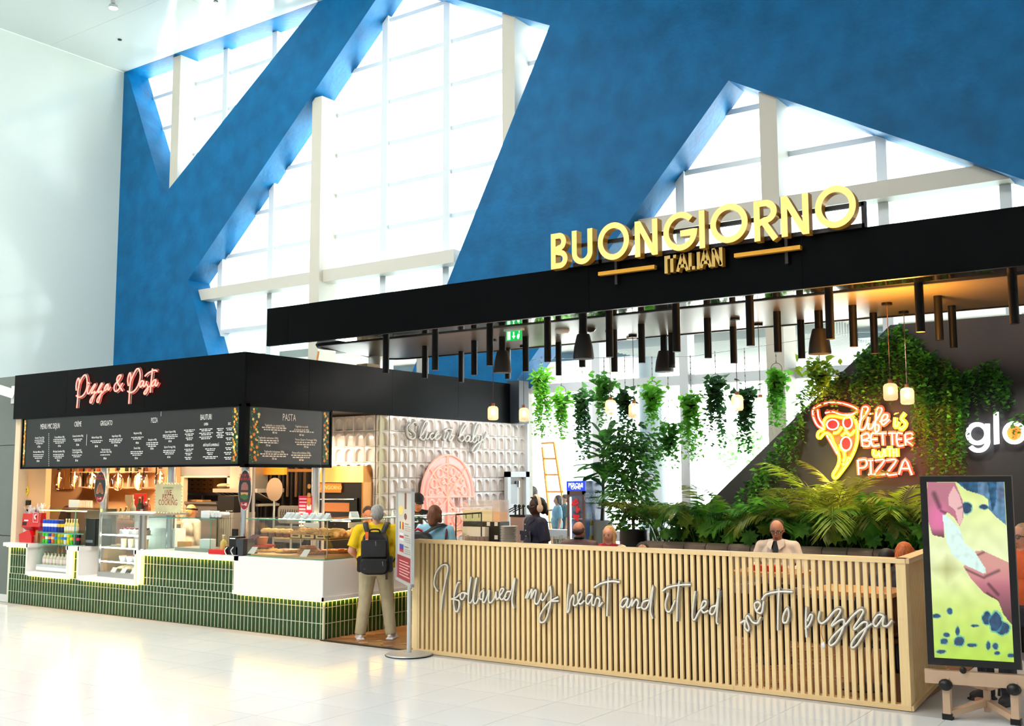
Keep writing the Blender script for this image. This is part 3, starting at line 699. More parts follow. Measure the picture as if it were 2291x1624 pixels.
# ================================================================ white arched tile wall
M_wt = mat('glazed white tile', (246, 238, 232), .13, coat=.4, noise=(5, .03))
tw = group_struct('wall_tiled', (-11.5, 14.8, 0))
def arch_tile(w_, h_):
    m = MB(); n = 8
    def arch(r, z0, z1, y): return [(-r, y, z0)] + [(-r*cos(pi*k/n), y, z1+r*sin(pi*k/n)) for k in range(n+1)] + [(r, y, z0)]
    r = w_*.37; A = arch(r, h_*.07, h_*.88-r, -.012); B_ = arch(r*.86, h_*.09, h_*.86-r, .03); L = len(A)
    e = .003; sq = [(-w_/2+e, 0, e), (-w_/2+e, 0, h_-e), (w_/2-e, 0, h_-e), (w_/2-e, 0, e)]
    vs = sq+A+B_; a = 4; b = 4+L; mid = a+L//2
    fs = [(0, 1, a+1, a), (2, 3, a+L-1, a+L-2), (3, 0, a, a+L-1)]
    h2 = L//2
    for k in range(1, h2): fs.append((1, a+k+1, a+k))
    fs.append((1, 2, a+h2))
    for k in range(h2, L-2): fs.append((2, a+k+1, a+k))
    for k in range(L-1): fs.append((a+k, a+k+1, b+k+1, b+k))
    fs.append((a+L-1, a, b, b+L-1)); fs.append(tuple(b+k for k in range(L)))
    fs += [(0, 3, 3, 0)][:0]
    m.add(vs, fs); return m.mesh('arched_tile', M_wt, 50)
MB().box(XS-.16, XS-.075, 12.75, 16.78, 0, 3.05).build('tile_backing', M_tgrout, tw, 0)
MB().box(-12.9, -11.6, 12.745, 12.8, 0, 3.04).build('tile_backing', M_tgrout, tw, 0)
TWW, THH, W0 = .2285, .2535, V((-11.5, 14.8, 0)); at_ = arch_tile(TWW, THH); at2 = arch_tile(.11, THH); at3 = arch_tile(.15, THH)
for r in range(9):
    z = 3.056-THH*(r+1)
    for c in range(17): inst('arched_tile', at_, V((XS-.025, 12.92+TWW*(c+.5), z))-W0, tw, pi/2)
    inst('arched_tile', at_, V((-11.545, 12.808, z))-W0, tw, math.radians(64.5))
    if 1:
        for c in range(5): inst('arched_tile', at_, V((-11.6-TWW*(c+.5), 12.7, z+.0))-W0, tw)
# dark column at the far end of the fascia
struct('trim_20', MB().box(-11.55, -11.28, 16.3, 16.62, 3.06, 3.86), mat('dark blue-grey column', (38, 46, 54), .4), smooth=0)
struct('trim_21', MB().box(XS-.02, XS+.05, 16.78, 16.84, 0, 3.1), M_frame, smooth=0)
# ---- neon signs of the tiled wall
px_ = crop(800, 900, 4.582, lambda x, y: at_x(x, y, XS+.0))
M_offw = mat('unlit white neon tube', (240, 238, 230), .3)
SL = [[(590, 240), (560, 205), (520, 230), (510, 280), (560, 330), (540, 375), (500, 365), (480, 320), (475, 250), (510, 210)],
      [(600, 370), (640, 310), (685, 220), (665, 200), (635, 250), (610, 340), (625, 380), (655, 375), (680, 310)],
      [(680, 312), (668, 365), (690, 375), (722, 320), (745, 318), (725, 320), (708, 355), (730, 380), (762, 350), (795, 318), (790, 300), (765, 335), (765, 375), (790, 380), (820, 350)],
      [(860, 320), (850, 375), (872, 375), (900, 310)], [(945, 255), (925, 330), (905, 385), (925, 388), (955, 350)], [(855, 295), (900, 275), (950, 290)],
      [(1000, 365), (1050, 300), (1085, 240), (1062, 230), (1025, 300), (1012, 375), (1040, 400), (1062, 370), (1045, 335), (1020, 350)],
      [(1120, 350), (1090, 345), (1072, 385), (1095, 402), (1122, 355), (1115, 400), (1135, 405)],
      [(1135, 405), (1185, 320), (1215, 235), (1190, 225), (1160, 310), (1145, 385), (1165, 412), (1190, 380), (1170, 345), (1150, 360)],
      [(1215, 350), (1205, 400), (1230, 400), (1250, 345), (1225, 430), (1185, 500), (1150, 515), (1145, 490), (1190, 430), (1260, 380)],
      [(1300, 305), (1270, 385)], [(1262, 405), (1266, 412)]]
script('neon_sign', 'unlit neon script reading Slice it baby! high on the white tiles', 'neon sign', SL, px_, .07, .012, M_offw, mat('grey acrylic rail', (150, 146, 140), .3), (XS, 14.9, 2.6), (1, 0, 0), 1.9)
M_pinkt = mat('pink neon tube', (255, 150, 130), .3, emit=(255, 150, 128), es=1.25)
c0 = (890, 968)
def el(cx, cy, rx, ry, n=10): return [(cx+rx*cos(2*pi*k/n), cy+ry*sin(2*pi*k/n)) for k in range(n)] + ['c']
def mush(cx, cy, s, a):
    b = [(-.9, .1), (-.85, -.5), (-.3, -.95), (.3, -.95), (.85, -.5), (.9, .1), (.35, .1), (.3, .8), (-.3, .8), (-.35, .1)]
    return [(cx+s*(x*cos(a)-y*sin(a))*.85, cy+s*(x*sin(a)+y*cos(a))) for x, y in b] + ['c']
R1, R2 = (265, 425), (222, 335)
def er(R, a): return (c0[0]+R[0]*cos(math.radians(a)), c0[1]-R[1]*sin(math.radians(a)))
def sector(a0, a1, dx, dy):
    o = [er(R1, a0+(a1-a0)*k/8) for k in range(9)]; i_ = [er(R2, a0+(a1-a0)*k/8) for k in range(9)]
    return [[(x+dx, y+dy) for x, y in o], [(x+dx, y+dy) for x, y in i_], [(c0[0]+dx, c0[1]+dy), (o[0][0]+dx, o[0][1]+dy)], [(c0[0]+dx, c0[1]+dy), (o[-1][0]+dx, o[-1][1]+dy)]]
PZ = []
for a in (0, 45, 90, 135): PZ += sector(a, a+45, 0, 0)
for a in (180, 225): PZ += sector(a, a+45, 0, 5)
PZ += sector(-90, -45, 5, 5)
PZ += [el(*q) for q in ((808, 725, 28, 45), (866, 690, 18, 22), (940, 712, 25, 42), (998, 745, 14, 26), (745, 835, 28, 45), (712, 922, 16, 28), (1040, 808, 17, 25), (1055, 905, 27, 44), (722, 1040, 28, 42), (978, 1205, 28, 42), (915, 1250, 20, 25))]
PZ += [mush(*q) for q in ((858, 810, 40, 1.0), (935, 815, 42, -1.2), (795, 905, 40, .7), (990, 905, 40, .1), (795, 1030, 38, 3.1), (1050, 1075, 46, .5), (930, 1115, 36, .6))]
pzs = script('neon_sign', 'pink neon pizza cut in slices with mushrooms and pepperoni on the white tiles', 'neon sign', PZ, px_, .085, .011, M_pinkt, M_acr, (XS, 14.4, 1.2), (1, 0, 0), 0, 3)
bk = MB(); bp = [px_(*er((R1[0]+12, R1[1]+14), a)) for a in range(0, 181, 12)] + [px_(*er((R1[0]+12, R1[1]+14), a)) for a in range(192, 316, 12)] + [px_(c0[0]+40, c0[1]+10)]
bk.prism([p+V((.055, 0, 0)) for p in bp], (.008, 0, 0)); bk.build('acrylic_backing', mat('pink lit acrylic', (250, 196, 188), .25), pzs, 0)
[MB().cyl((XS-.02, y_, z_), (XS+.056, y_, z_), .012, n=8).build('standoff', M_steel, pzs) for y_, z_ in ((13.9, 1.9), (14.9, 1.9), (14.3, 2.3), (14.0, 1.2))]
lamp('neon_glow', 'AREA', (XS+.35, 14.3, 1.7), 5, (1, .38, .32), .8, 1.4, (0, -pi/2, 0))
# ================================================================ behind the counter
M_steel2 = mat('kitchen steel', (186, 182, 176), .3, .85, bump=(8, .02))
M_dark = mat('dark metal', (20, 18, 17), .35, .3)
M_copper = mat('brushed copper', (186, 128, 66), .35, .75, bump=(18, .05), noise=(3, .2), stretch=(1, 1, .15))
M_wood2 = mat('warm timber', (190, 122, 62), .5, noise=(6, .15), stretch=(5, 5, .5))
M_kraft = mat('kraft board', (208, 146, 76), .7)
M_red = mat('gloss red', (206, 16, 18), .3)
M_clear = glass('clear glass', (250, 250, 246), .06)
M_green_edge = glass('green edge glass', (244, 252, 249), .05)
M_edge = mat('green glass edge', (70, 150, 128), .2)
M_paper = mat('white paper', (240, 238, 234), .7)
def pane(mb, x0, x1, y0, y1, z0, z1): return mb.box(x0, x1, y0, y1, z0, z1)
# back counter with coffee machine
bc = thing('back_counter', 'steel back counter along the peach wall with a timber top', 'counter', (-15.6, 12.55, 0))
MB().box(-21.3, at_y(384, 1165, 12.3).x, 12.3, 12.88, 0, .95).build('cabinet', M_steel2, bc, 0); MB().box(-21.32, at_y(385, 1165, 12.3).x, 12.26, 12.88, .95, 1.0).build('top', M_wood2, bc, 0)
cm = thing('coffee_machine', 'black and steel espresso machine with cups stacked on top', 'coffee machine', at_y(196, 1165, 12.4) * 1)
q = at_y(172, 1128, 12.4); r_ = at_y(236, 1165, 12.4)
zt = at_y(200, 1146, 12.4).z; cm.location = ((q.x+r_.x)/2, 12.45, 1.0)
MB().box(q.x, r_.x, 12.2, 12.7, 1.0, 1.12).build('drip_tray', M_steel2, cm); MB().box(q.x, r_.x, 12.45, 12.7, 1.12, zt-.05).build('body', M_dark, cm)
MB().box(q.x-.02, r_.x+.02, 12.2, 12.72, zt-.16, zt).build('head', M_dark, cm); MB().box(q.x-.02, r_.x+.02, 12.18, 12.72, zt, zt+.03).build('cup_rail', mat('brass', (220, 180, 100), .3, .8), cm)
for k in range(3): x = q.x+.12+k*.17; m = MB(); m.cyl((x, 12.26, zt-.22), (x, 12.26, zt-.16), .035, n=10); m.cyl((x, 12.26, zt-.2), (x, 12.1, zt-.21), .014, n=6); m.build('portafilter', M_dark, cm)
m = MB(); [m.text('UTTO', .07, (r_.x-.12, 12.195, zt-.11), (1, 0, 0), (0, 0, 1))]; m.build('lettering', M_ink, cm, 0)
def tumbler(loc, r=.035, h=.1, m_=None, name='glass', label='', cat='glass', group=None):
    m = MB(); m.lathe([(r*.8, 0), (r, h), (r*.92, h), (r*.72, .008), (0, .008)], loc, 10)
    return tag(m.build(name, m_ or M_clear), label, cat, group)
M_cup = mat('clear plastic cup', (206, 190, 170), .15, alpha=.55)
for i in range(7):
    for j in range(1):
        m = MB(); x = q.x+.04+i*.075; m.lathe([(.036, 0), (.03, .16), (.024, .2), (0, .2)], (x, 12.4, zt+.03), 10)
        tag(m.build('upturned_glass', M_cup), 'upturned tall glass on top of the espresso machine, %s from the left' % ORD[i], 'glass', 'glasses on the espresso machine')
dm = MB(); p = at_y(154, 1160, 12.3); dm.prism([(p.x-.1+.3*cos(a*pi/10)*1., 12.3, 1.0+.52*sin(a*pi/10)) for a in range(11)], (0, .3, 0))
tag(dm.build('coffee_grinder_hood', mat('dark brown dome', (44, 16, 14), .4)), 'dark brown dome behind the upright white menu card', 'cover')
p0, p1 = at_y(154, 1118, 10.2), at_y(172, 1163, 10.2)
tag(MB().box(p0.x, p1.x, 10.2, 10.23, 1.585, p0.z).build('menu_card', M_paper), 'upright white menu card standing on the drinks cooler', 'card')
# shelf rack on the peach wall
sr = thing('wall_shelf', 'thin metal wall shelf rack holding bottles and glasses', 'shelf', (-15.2, 12.8, 1.9))
xa, xb = at_y(172, 1080, 12.7).x, at_y(335, 1080, 12.7).x
zA, zB = at_y(250, 1089, 12.7).z, at_y(250, 1055, 12.7).z
for z in (zA, zB): MB().box(xa, xb, 12.55, 12.85, z-.012, z).build('board', M_peach, sr, 0)
for k in range(4): x = xa+(xb-xa)*k/3; m = MB(); m.bar((x, 12.56, zA), (x, 12.56, 2.9), .018, .018); m.bar((x, 12.84, zA), (x, 12.84, 2.9), .018, .018); m.build('upright', M_dark, sr)
cb = thing('chopping_board', 'long brown timber board hanging on the peach wall behind the bulbs', 'board', (at_y(140, 1093, 12.8).x, 12.82, at_y(140, 1093, 12.8).z))
for k in range(2):
    x0 = at_y(124+17*k, 1080, 12.8).x; x1 = at_y(140+17*k, 1080, 12.8).x
    MB().box(x0, x1-.01, 12.83, 12.899, at_y(140, 1094, 12.8).z, 2.9).build('plank', M_wood2, cb)
def bottle(loc, h, r, col, cap_=None, label='', group=None, lab=None, cat='bottle', name='bottle', al=.75):
    t = thing(name, label, cat, loc, group=group)
    MB().lathe([(r*.95, 0), (r, .01), (r, h*.55), (r*.85, h*.64), (r*.36, h*.76), (r*.34, h*.95)], loc, 10).build('body', mat('bottle %d %d %d' % col, col, .1, alpha=al), t)
    MB().lathe([(r*.4, h*.93), (r*.4, h), (0, h)], loc, 8).build('cap', mat('cap %d %d %d' % (cap_ or (30, 30, 30)), cap_ or (30, 30, 30), .4), t)
    if lab: MB().lathe([(r*1.03, h*.15), (r*1.03, h*.45)], loc, 10).build('label', mat('label %d %d %d' % lab, lab, .6), t)
    return t
rnd = random.Random(11)
for k in range(9):
    x = xa+.1+(xb-xa-.2)*k/8; tl_ = rnd.choice([.26, .3, .22])
    bottle((x, 12.7, zA), tl_, .036, rnd.choice([(210, 196, 170), (60, 34, 24), (226, 214, 196)]), (30, 24, 20), 'slim bottle on the lower board of the wall shelf, %s from the left' % ORD[k], 'bottles on the lower wall shelf')
for k in range(8):
    x = xa+.12+(xb-xa-.24)*k/7
    bottle((x, 12.7, zB), .24, .036, rnd.choice([(90, 44, 24), (40, 70, 40), (150, 60, 40)]), (30, 24, 20), 'dark bottle on the upper board of the wall shelf, %s from the left' % ORD[k], 'bottles on the upper wall shelf')
# hanging glass bulbs
M_fil = mat('filament', (255, 196, 110), .4, emit=(255, 184, 86), es=20)
M_bulbg = glass('bulb glass', (250, 232, 208), .14)
BX = [(133, 1045, 1095), (168, 1043, 1094), (207, 1043, 1096), (265, 1045, 1096), (312.5, 1043, 1096), (359, 1041, 1094)]
pb = None
for k, (x, yt, yb) in enumerate(BX):
    p = at_y(x, yt, 10.9); q = at_y(x, yb, 10.9); h = p.z-q.z
    lb = ORD[k] + ' glowing glass pendant from the left under the wide menu board'
    if k == 0:
        pb = thing('pendant_bulb', lb, 'pendant lamp', p); z = p.z
        MB().cyl((p.x, p.y, z), (p.x, p.y, z-.05), .03, n=12).build('socket', M_dark, pb)
        MB().cyl((p.x, p.y, z-.05), (p.x, p.y, z-.1), .024, n=12).build('neck', M_clear, pb)
        R = .085; MB().lathe([(.024, -.09), (.03, -.12), (R*.75, -.15), (R, -.2), (R, -h+.1), (R*.8, -h+.04), (R*.4, -h+.01), (0, -h)], p, 18).build('glass', M_bulbg, pb)
        MB().lathe([(.006, -.1), (.01, -.14), (.015, -.19), (.015, -.26), (.008, -.3), (0, -.31)], p, 10).build('filament', M_fil, pb)
        MB().cyl((p.x, p.y, z), (p.x, p.y, 3.079), .006, n=5).build('cord', M_dark, pb)
    else: dup(pb, p, lb)
for x in (-16.3, -15.2, -14.0): lamp('bulb_light', 'POINT', (x, 10.95, 2.0), 9, (1, .62, .28), .06)
# kitchen pass
kp = thing('kitchen_pass', 'cream framed kitchen opening with a grey bulkhead above it', 'partition', (-12.9, 13.02, 0))
YP = 13.02
a, b = at_y(378, 1038, YP), at_y(520, 1063, YP)
MB().box(a.x, b.x, YP-.01, YP+.1, b.z, 3.04).build('bulkhead', mat('grey bulkhead', (150, 146, 138), .5), kp, 0)
a, b = at_y(394, 1065, YP), at_y(411, 1065, YP)
MB().box(a.x, b.x, YP, YP+.1, 0, b.z).build('jamb', M_cream, kp, 0)
a, b = at_y(411, 1064, YP), at_y(545, 1068, YP); MB().box(a.x, b.x, YP, YP+.08, b.z, a.z).build('lintel', M_cream, kp, 0)
a, b = at_y(508, 1065, YP), at_y(521, 1065, YP); MB().box(a.x, b.x, YP, YP+.1, 1.9, b.z).build('jamb', M_cream, kp, 0)
sh = thing('steel_shelf', 'steel kitchen shelf carrying stacked brown pizza boxes', 'shelf', (-14, 13.9, 1.7))
YS2 = 13.9; a, b = at_y(411, 1102, YS2), at_y(500, 1106, YS2); zs = a.z
MB().box(a.x, b.x, YS2, YS2+.5, zs-.05, zs).build('board', M_steel2, sh, 0)
for x in (a.x, b.x-.03): MB().box(x, x+.03, YS2+.45, YS2+.5, 0, zs).build('leg', M_steel2, sh, 0)
bw = (at_y(468, 1080, YS2).x-at_y(413, 1080, YS2).x)/4; bh = .087
bx = None
for r in range(4):
    for c in range(4):
        l = (a.x+.04+bw*(c+.5), YS2+.1, zs+.001+bh*r)
        if not bx:
            bx = thing('pizza_box', 'brown takeaway box, first from the left in the first row up', 'box', l, group='brown boxes on the steel shelf')
            MB().box(l[0]-bw*.48, l[0]+bw*.48, l[1], l[1]+.28, l[2], l[2]+bh*.95).build('carton', M_kraft, bx, 0); MB().box(l[0]-.03, l[0]+.03, l[1]-.004, l[1]+.002, l[2]+bh*.7, l[2]+bh*.95).build('lid_tab', mat('dark kraft', (120, 78, 40), .7), bx, 0)  # lid tab in a darker kraft brown
        else: dup(bx, l, 'brown takeaway box, %s from the left in the %s row up' % (ORD[c], ORD[r]))
wc = thing('steel_worktable', 'steel work table and cabinet behind the cook', 'table', (-13.7, 13.2, 0))
a, b = at_y(411, 1122, 13.1), at_y(485, 1160, 13.1)
MB().box(a.x, b.x, 13.1, 13.7, 0, a.z-.04).build('cabinet', M_steel2, wc, 0); MB().box(a.x-.03, b.x+.03, 13.05, 13.7, a.z-.04, a.z).build('top', M_steel2, wc, 0)
for x in (418, 440): p = at_y(x, 1121, 13.3); tag(MB().box(p.x, p.x+.17, 13.3, 13.5, a.z+.001, a.z+.03).build('dough_tray', M_kraft), 'flat kraft tray on the steel work table, %s of two' % ('left' if x < 430 else 'right'), 'tray')
hd = thing('extractor_hood', 'steel extractor hood with slanted filters beside the oval burger sign', 'hood', (-12.8, 12.2, 1.7))
YH = 12.1; a, b = at_y(476, 1093, YH), at_y(548, 1102, YH); c = at_y(492, 1126, YH)
MB().box(a.x, b.x+.3, YH, YH+.6, b.z, a.z).build('canopy', M_steel2, hd, 0)
fm_ = MB(); fm_.prism([(a.x, YH+.02, b.z), (b.x+.3, YH+.02, b.z), (b.x+.3, YH+.45, c.z), (c.x, YH+.45, c.z)], (0, .02, 0)); fm_.build('filter_bank', M_steel2, hd, 0)
for k in range(5):
    x = a.x+.12+k*.13; m = MB(); m.bar((x, YH+.01, b.z-.01), (x+.1, YH+.43, c.z+.01), .045, .012); m.build('filter_slot', M_dark, hd, 0)
MB().box(a.x+.2, b.x, YH+.2, YH+.5, a.z, 3.079).build('duct', M_steel2, hd, 0); MB().box(c.x, b.x+.3, YH+.02, YH+.5, c.z-.04, c.z).build('grease_rail', M_steel2, hd, 0)
wk = MB(); p = at_y(490, 1093, 12.3)
wk.ball((p.x+.06, 12.35, a.z+.045), (.14, .1, .045), 10, 6); wk.ball((p.x+.28, 12.38, a.z+.035), (.2, .08, .035), 10, 6)
tag(wk.build('folded_cloth', mat('beige cloth', (196, 160, 116), .8)), 'crumpled beige cloth bags lying on top of the extractor hood', 'cloth')
ref = thing('tall_dispenser', 'tall ribbed steel appliance with a black control top behind the counter', 'appliance', (-12.5, 11.6, 0))
a, b = at_y(490, 1120, 11.5), at_y(523, 1147, 11.5)
MB().box(a.x, b.x, 11.5, 11.95, 0, b.z).build('body', M_steel2, ref); MB().box(a.x-.03, b.x, 11.5, 11.95, b.z, a.z+.08).build('control_top', M_dark, ref)
for k in range(7): x = a.x+.02+(b.x-a.x-.04)*k/6; MB().box(x-.004, x+.004, 11.49, 11.5, .1, b.z-.02).build('rib', M_steel2, ref, 0)
for k in range(4): p = at_y(506+4*k, 1143, 11.49); MB().cyl((p.x, 11.5, p.z), (p.x, 11.49, p.z), .008, n=6).build('button', M_ink, ref)
sv = thing('rear_shelf', 'dark rear shelf with a steel pot behind the corner post', 'shelf', (-12.4, 13.6, 1.7))
p = at_y(566, 1090, 13.4); p2 = at_y(596, 1090, 13.4)
MB().box(p.x-.2, p2.x, 13.4, 13.8, p.z-.04, p.z).build('board', M_steel2, sv, 0); MB().box(p.x-.2, p.x-.17, 13.77, 13.8, 0, p.z).build('leg', M_dark, sv, 0)
m = MB(); pp = at_y(578, 1090, 13.5); m.lathe([(.1, 0), (.11, .02), (.11, .17), (.115, .18), (0, .18)], (pp.x, 13.55, p.z+.001), 16); tag(m.build('cooking_pot', M_steel), 'shiny steel pot on the dark rear shelf', 'pot')
m = MB(); pp = at_y(573, 1064, 13.6); m.cyl((pp.x, 13.6, pp.z), (pp.x, 13.64, pp.z), .075, n=16); tag(m.build('wall_gauge', M_steel), 'round gauge above the steel pot', 'gauge')
# dark slatted wall, copper bulkhead
dw = group_struct('wall_slatted', (-12, 14.0, 0))
a, b = at_y(560, 1100, 13.95), at_y(742, 1100, 13.95)
MB().box(a.x-.3, b.x+.3, 14.02, 14.1, 0, 3.05).build('backing', M_dark, dw, 0)
n = 20
for k in range(n):
    x = a.x+(b.x-a.x)*k/(n-1); MB().cyl((x, 13.95, 1.7 if k % 2 else .0), (x, 13.95, 3.05), .032, n=8).build('slat', mat('bronze tube', (126, 96, 72), .3, .7) if k % 2 else M_dark, dw)
cbk = thing('copper_bulkhead', 'short orange copper panel beneath the square menu board', 'panel', (-12.3, 12.6, 2.1))
a, b = at_y(566, 1040, 12.5), at_y(636, 1062, 12.5); MB().box(a.x, b.x, 12.5, 12.56, b.z, 2.9).build('panel', mat('orange copper', (240, 160, 40), .35, .4), cbk, 0)  # panel in plain orange copper, no emission
MB().box(a.x, b.x, 12.56, 13.2, b.z+.05, b.z+.1).build('return', M_copper, cbk, 0)
# oven
ov = thing('pizza_oven', 'black pizza oven with a copper hood against the white tiles', 'oven', (-12.1, 12.3, 0))
YO = 12.46; a, b = at_y(712, 1043, YO), at_y(815, 1045, YO); zt = a.z; zb_ = at_y(770, 1079, YO).z
m = MB(); m.prism([(a.x, YO, zb_), (b.x-.02, YO, zb_), (b.x-.1, YO+.08, zt), (a.x, YO+.08, zt)], (0, .2, 0)); m.build('copper_hood', M_copper, ov, 0)
MB().box(a.x, b.x-.03, YO+.02, 12.68, 0, zb_).build('body', M_dark, ov, 0)
MB().box(b.x-.05, b.x-.02, YO, 12.68, 0, zb_).build('copper_edge', M_copper, ov, 0)
a, b = at_y(713, 1081, YO), at_y(764, 1102, YO); MB().box(a.x, b.x, YO-.01, YO+.02, b.z, a.z).build('copper_plate', mat('copper plate', (206, 110, 40), .4, .5), ov, 0)
m = MB(); m.text('BUONGIORNO', .095, ((a.x+b.x)/2, YO-.012, b.z+.05), (1, 0, 0), (0, 0, 1), .85); m.build('lettering', mat('pale etched', (240, 180, 110), .4), ov, 0)
a, b = at_y(718, 1113, YO), at_y(800, 1158, YO); MB().box(a.x, b.x, YO-.015, YO+.02, b.z, a.z).build('door', mat('oven door', (10, 9, 9), .25), ov, 0)
a, b = at_y(726, 1124, YO), at_y(783, 1145, YO); MB().box(a.x, b.x, YO-.02, YO-.014, b.z, a.z).build('window', mat('oven glass', (150, 92, 48), .2, emit=(190, 100, 40), es=.25), ov, 0)
a, b = at_y(722, 1117, YO), at_y(797, 1117, YO); MB().cyl((a.x, YO-.05, a.z), (b.x, YO-.05, b.z), .012, n=8).build('handle', M_steel, ov)
# peel and perforated boards
pl = thing('pizza_peel', 'round steel pizza peel standing upright behind the display case', 'pizza peel', (at_y(613, 1190, 11.9).x, 11.9, 0))
p = at_y(614, 1095, 11.9); m = MB(); m.cyl((p.x, 11.9, p.z), (p.x, 11.905, p.z), .19, n=24); m.build('blade', mat('worn peel steel', (150, 128, 108), .4, .6), pl)
MB().cyl((p.x, 11.9, .05), (p.x, 11.9, p.z-.18), .018, n=8).build('handle', M_steel, pl)
M_perf = mat('grey perforated board', (132, 124, 114), .6)
for k, (x0, y0, x1, y1) in enumerate(((622, 1131, 672, 1172), (612, 1176, 676, 1215))):
    a, b = at_y(x0, y0, 11.4+.1*k), at_y(x1, y1, 11.4+.1*k); Yq = 11.4+.1*k
    t = thing('perforated_rack', ('grey slotted backrest panel rising behind the red leaflet', 'grey slotted lower panel seen through the display glass')[k], 'rack', ((a.x+b.x)/2, Yq, b.z if k else 1.0))
    r = .06; m = MB(); m.prism([(xx+r*cos(math.radians(an)), Yq, zz+r*sin(math.radians(an))) for xx, zz, s0 in ((b.x-r, a.z-r, 0), (a.x+r, a.z-r, 90), (a.x+r, b.z+r, 180), (b.x-r, b.z+r, 270)) for an in (s0, s0+30, s0+60, s0+90)], (0, .03, 0)); m.build('panel', M_perf, t, 0)
    m = MB()
    for i in range(9):
        for j in range(4):
            x = a.x+.06+(b.x-a.x-.1)*i/8+(.01 if j % 2 else 0); z = b.z+.08+(a.z-b.z-.16)*j/3; m.box(x-.006, x+.006, Yq-.002, Yq, z-.025, z+.025)
    m.build('slots', M_dark, t, 0, stuff=True)
    if not k: MB().cyl(((a.x+b.x)/2, Yq+.05, 0), ((a.x+b.x)/2, Yq+.05, b.z+.02), .02, n=8).build('stand', M_steel, t)
# ================================================================ drinks cooler, pastry fridge, display case
def can(loc, col, name='soda_can', label='', group=None, r=.033, h=.165, top=(200, 200, 205), band_=None):
    t = thing(name, label, 'can', loc, group=group)
    MB().lathe([(r*.86, 0), (r, .012), (r, h-.014), (r*.84, h-.004)], loc, 12).build('body', mat('can %d %d %d' % col, col, .25, .3), t)
    MB().lathe([(r*.84, h-.006), (r*.84, h), (0, h-.002)], loc, 10).build('lid', M_steel, t)
    if band_: MB().lathe([(r*1.02, h*.42), (r*1.02, h*.68)], loc, 12).build('printed_band', mat('band %d %d %d' % band_, band_, .4), t)
    return t
Y0 = 9.93
q0, q1 = at_y(87, 1163, Y0), at_y(168, 1171, Y0); xl, xr, zt = q0.x, q1.x, 1.565
z1, z2, z3 = at_y(125, 1191, Y0).z, at_y(125, 1217, Y0).z, .66
dc = thing('drinks_cooler', 'open glass drinks cooler with three tiers set in the left recess of the counter', 'cooler', ((xl+xr)/2, 10.15, .55))
MB().box(xl-.02, xr+.02, Y0, 10.55, .551, .66).build('base', mat('light grey metal', (196, 200, 198), .4), dc); MB().box(xl, xr, Y0-.015, Y0, .575, .625).build('price_rail', M_ink, dc, 0)
for z in (z1, z2): MB().box(xl, xr+.25, Y0, 10.5, z-.012, z).build('glass_shelf', M_green_edge, dc, 0); MB().box(xl, xr+.25, Y0-.004, Y0, z-.014, z).build('shelf_edge', M_edge, dc, 0)
MB().box(xl, xl+.008, Y0, 10.5, .66, zt).build('side_glass', M_green_edge, dc, 0); MB().box(xr+.25, xr+.258, Y0, 10.5, 1.0, zt).build('side_glass', M_green_edge, dc, 0)
MB().box(xr-.012, xr, Y0, Y0+.012, 1.0, zt).build('post', M_edge, dc, 0)
MB().box(xl, xr+.25, Y0, 10.5, zt, zt+.012).build('top_glass', M_green_edge, dc, 0); MB().box(xl+.02, xr+.23, Y0+.03, Y0+.05, zt-.035, zt-.02).build('light_strip', M_led, dc, 0)
MB().box(xl, xr+.25, 10.5, 10.52, .66, zt).build('back_panel', mat('bronze backing', (126, 104, 88), .5), dc, 0)
def rowx(n, a, b): return [a+(b-a)*(k+.5)/n for k in range(n)]
yc = Y0+.07
for k, x in enumerate(rowx(5, xl+.02, xl+.44)): can((x, yc, z1), (22, 70, 190), label='tall blue soda can on the top shelf of the drinks cooler, %s from the left' % ORD[k], group='blue cans on the top cooler shelf', band_=(236, 230, 236), h=.2)
for k, x in enumerate(rowx(2, xl+.46, xl+.62)): can((x, yc, z1), (24, 40, 96), label='dark blue can with yellow spots right of the plain blue cans, %s of two' % ORD[k], group='yellow spotted cans', band_=(246, 190, 40), h=.2)
for k, x in enumerate(rowx(5, xl+.64, xr-.02)): bottle((x, yc, z1), .22, .032, (220, 206, 130), (232, 226, 210), 'small pale yellow bottle on the top cooler shelf, %s after the cans' % ORD[k], 'pale bottles on the top cooler shelf', (230, 220, 200), name='drink_bottle')
for k, x in enumerate(rowx(4, xr+.02, xr+.24)): bottle((x, yc+.12, z1), .22, .028, (210, 190, 150), (200, 150, 90), 'small clear bottle behind the corner edge of the drinks cooler, %s from the left' % ORD[k], 'clear bottles at the cooler corner', (206, 214, 206), name='drink_bottle')
cols = [((60, 190, 50), (230, 60, 60), 'green soda can with a red mark'), ((80, 210, 60), (240, 240, 235), 'bright green soda can with a white tag'), ((30, 70, 170), (240, 150, 40), 'blue and orange soda can'), ((222, 110, 40), (240, 200, 170), 'orange soda can'), ((96, 150, 60), (40, 120, 200), 'green and blue tea can, left of the yellow ones'), ((214, 204, 30), (120, 170, 40), 'yellow tea can beside the green and blue one'), ((190, 180, 40), (40, 130, 200), 'olive yellow can with a blue band'), ((230, 232, 228), (40, 120, 200), 'white can with a blue band'), ((230, 210, 20), (160, 200, 40), 'lemon yellow can'), ((70, 200, 50), (240, 220, 30), 'green can beside the lemon yellow one'), ((120, 116, 118), (200, 40, 60), 'grey can with a red mark'), ((26, 40, 40), (200, 40, 70), 'dark can with a red mark')]
for (c, b_, lb), x in zip(cols, rowx(12, xl+.02, xr+.05)): can((x, yc, z2), c, label=lb+' on the lower cooler shelf', band_=b_)
for k, x in enumerate(rowx(3, xr+.08, xr+.24)): can((x, yc+.1, z2), (16, 30, 28), label='dark green can behind the corner of the drinks cooler, %s from the left' % ORD[k], group='dark cans at the cooler corner')
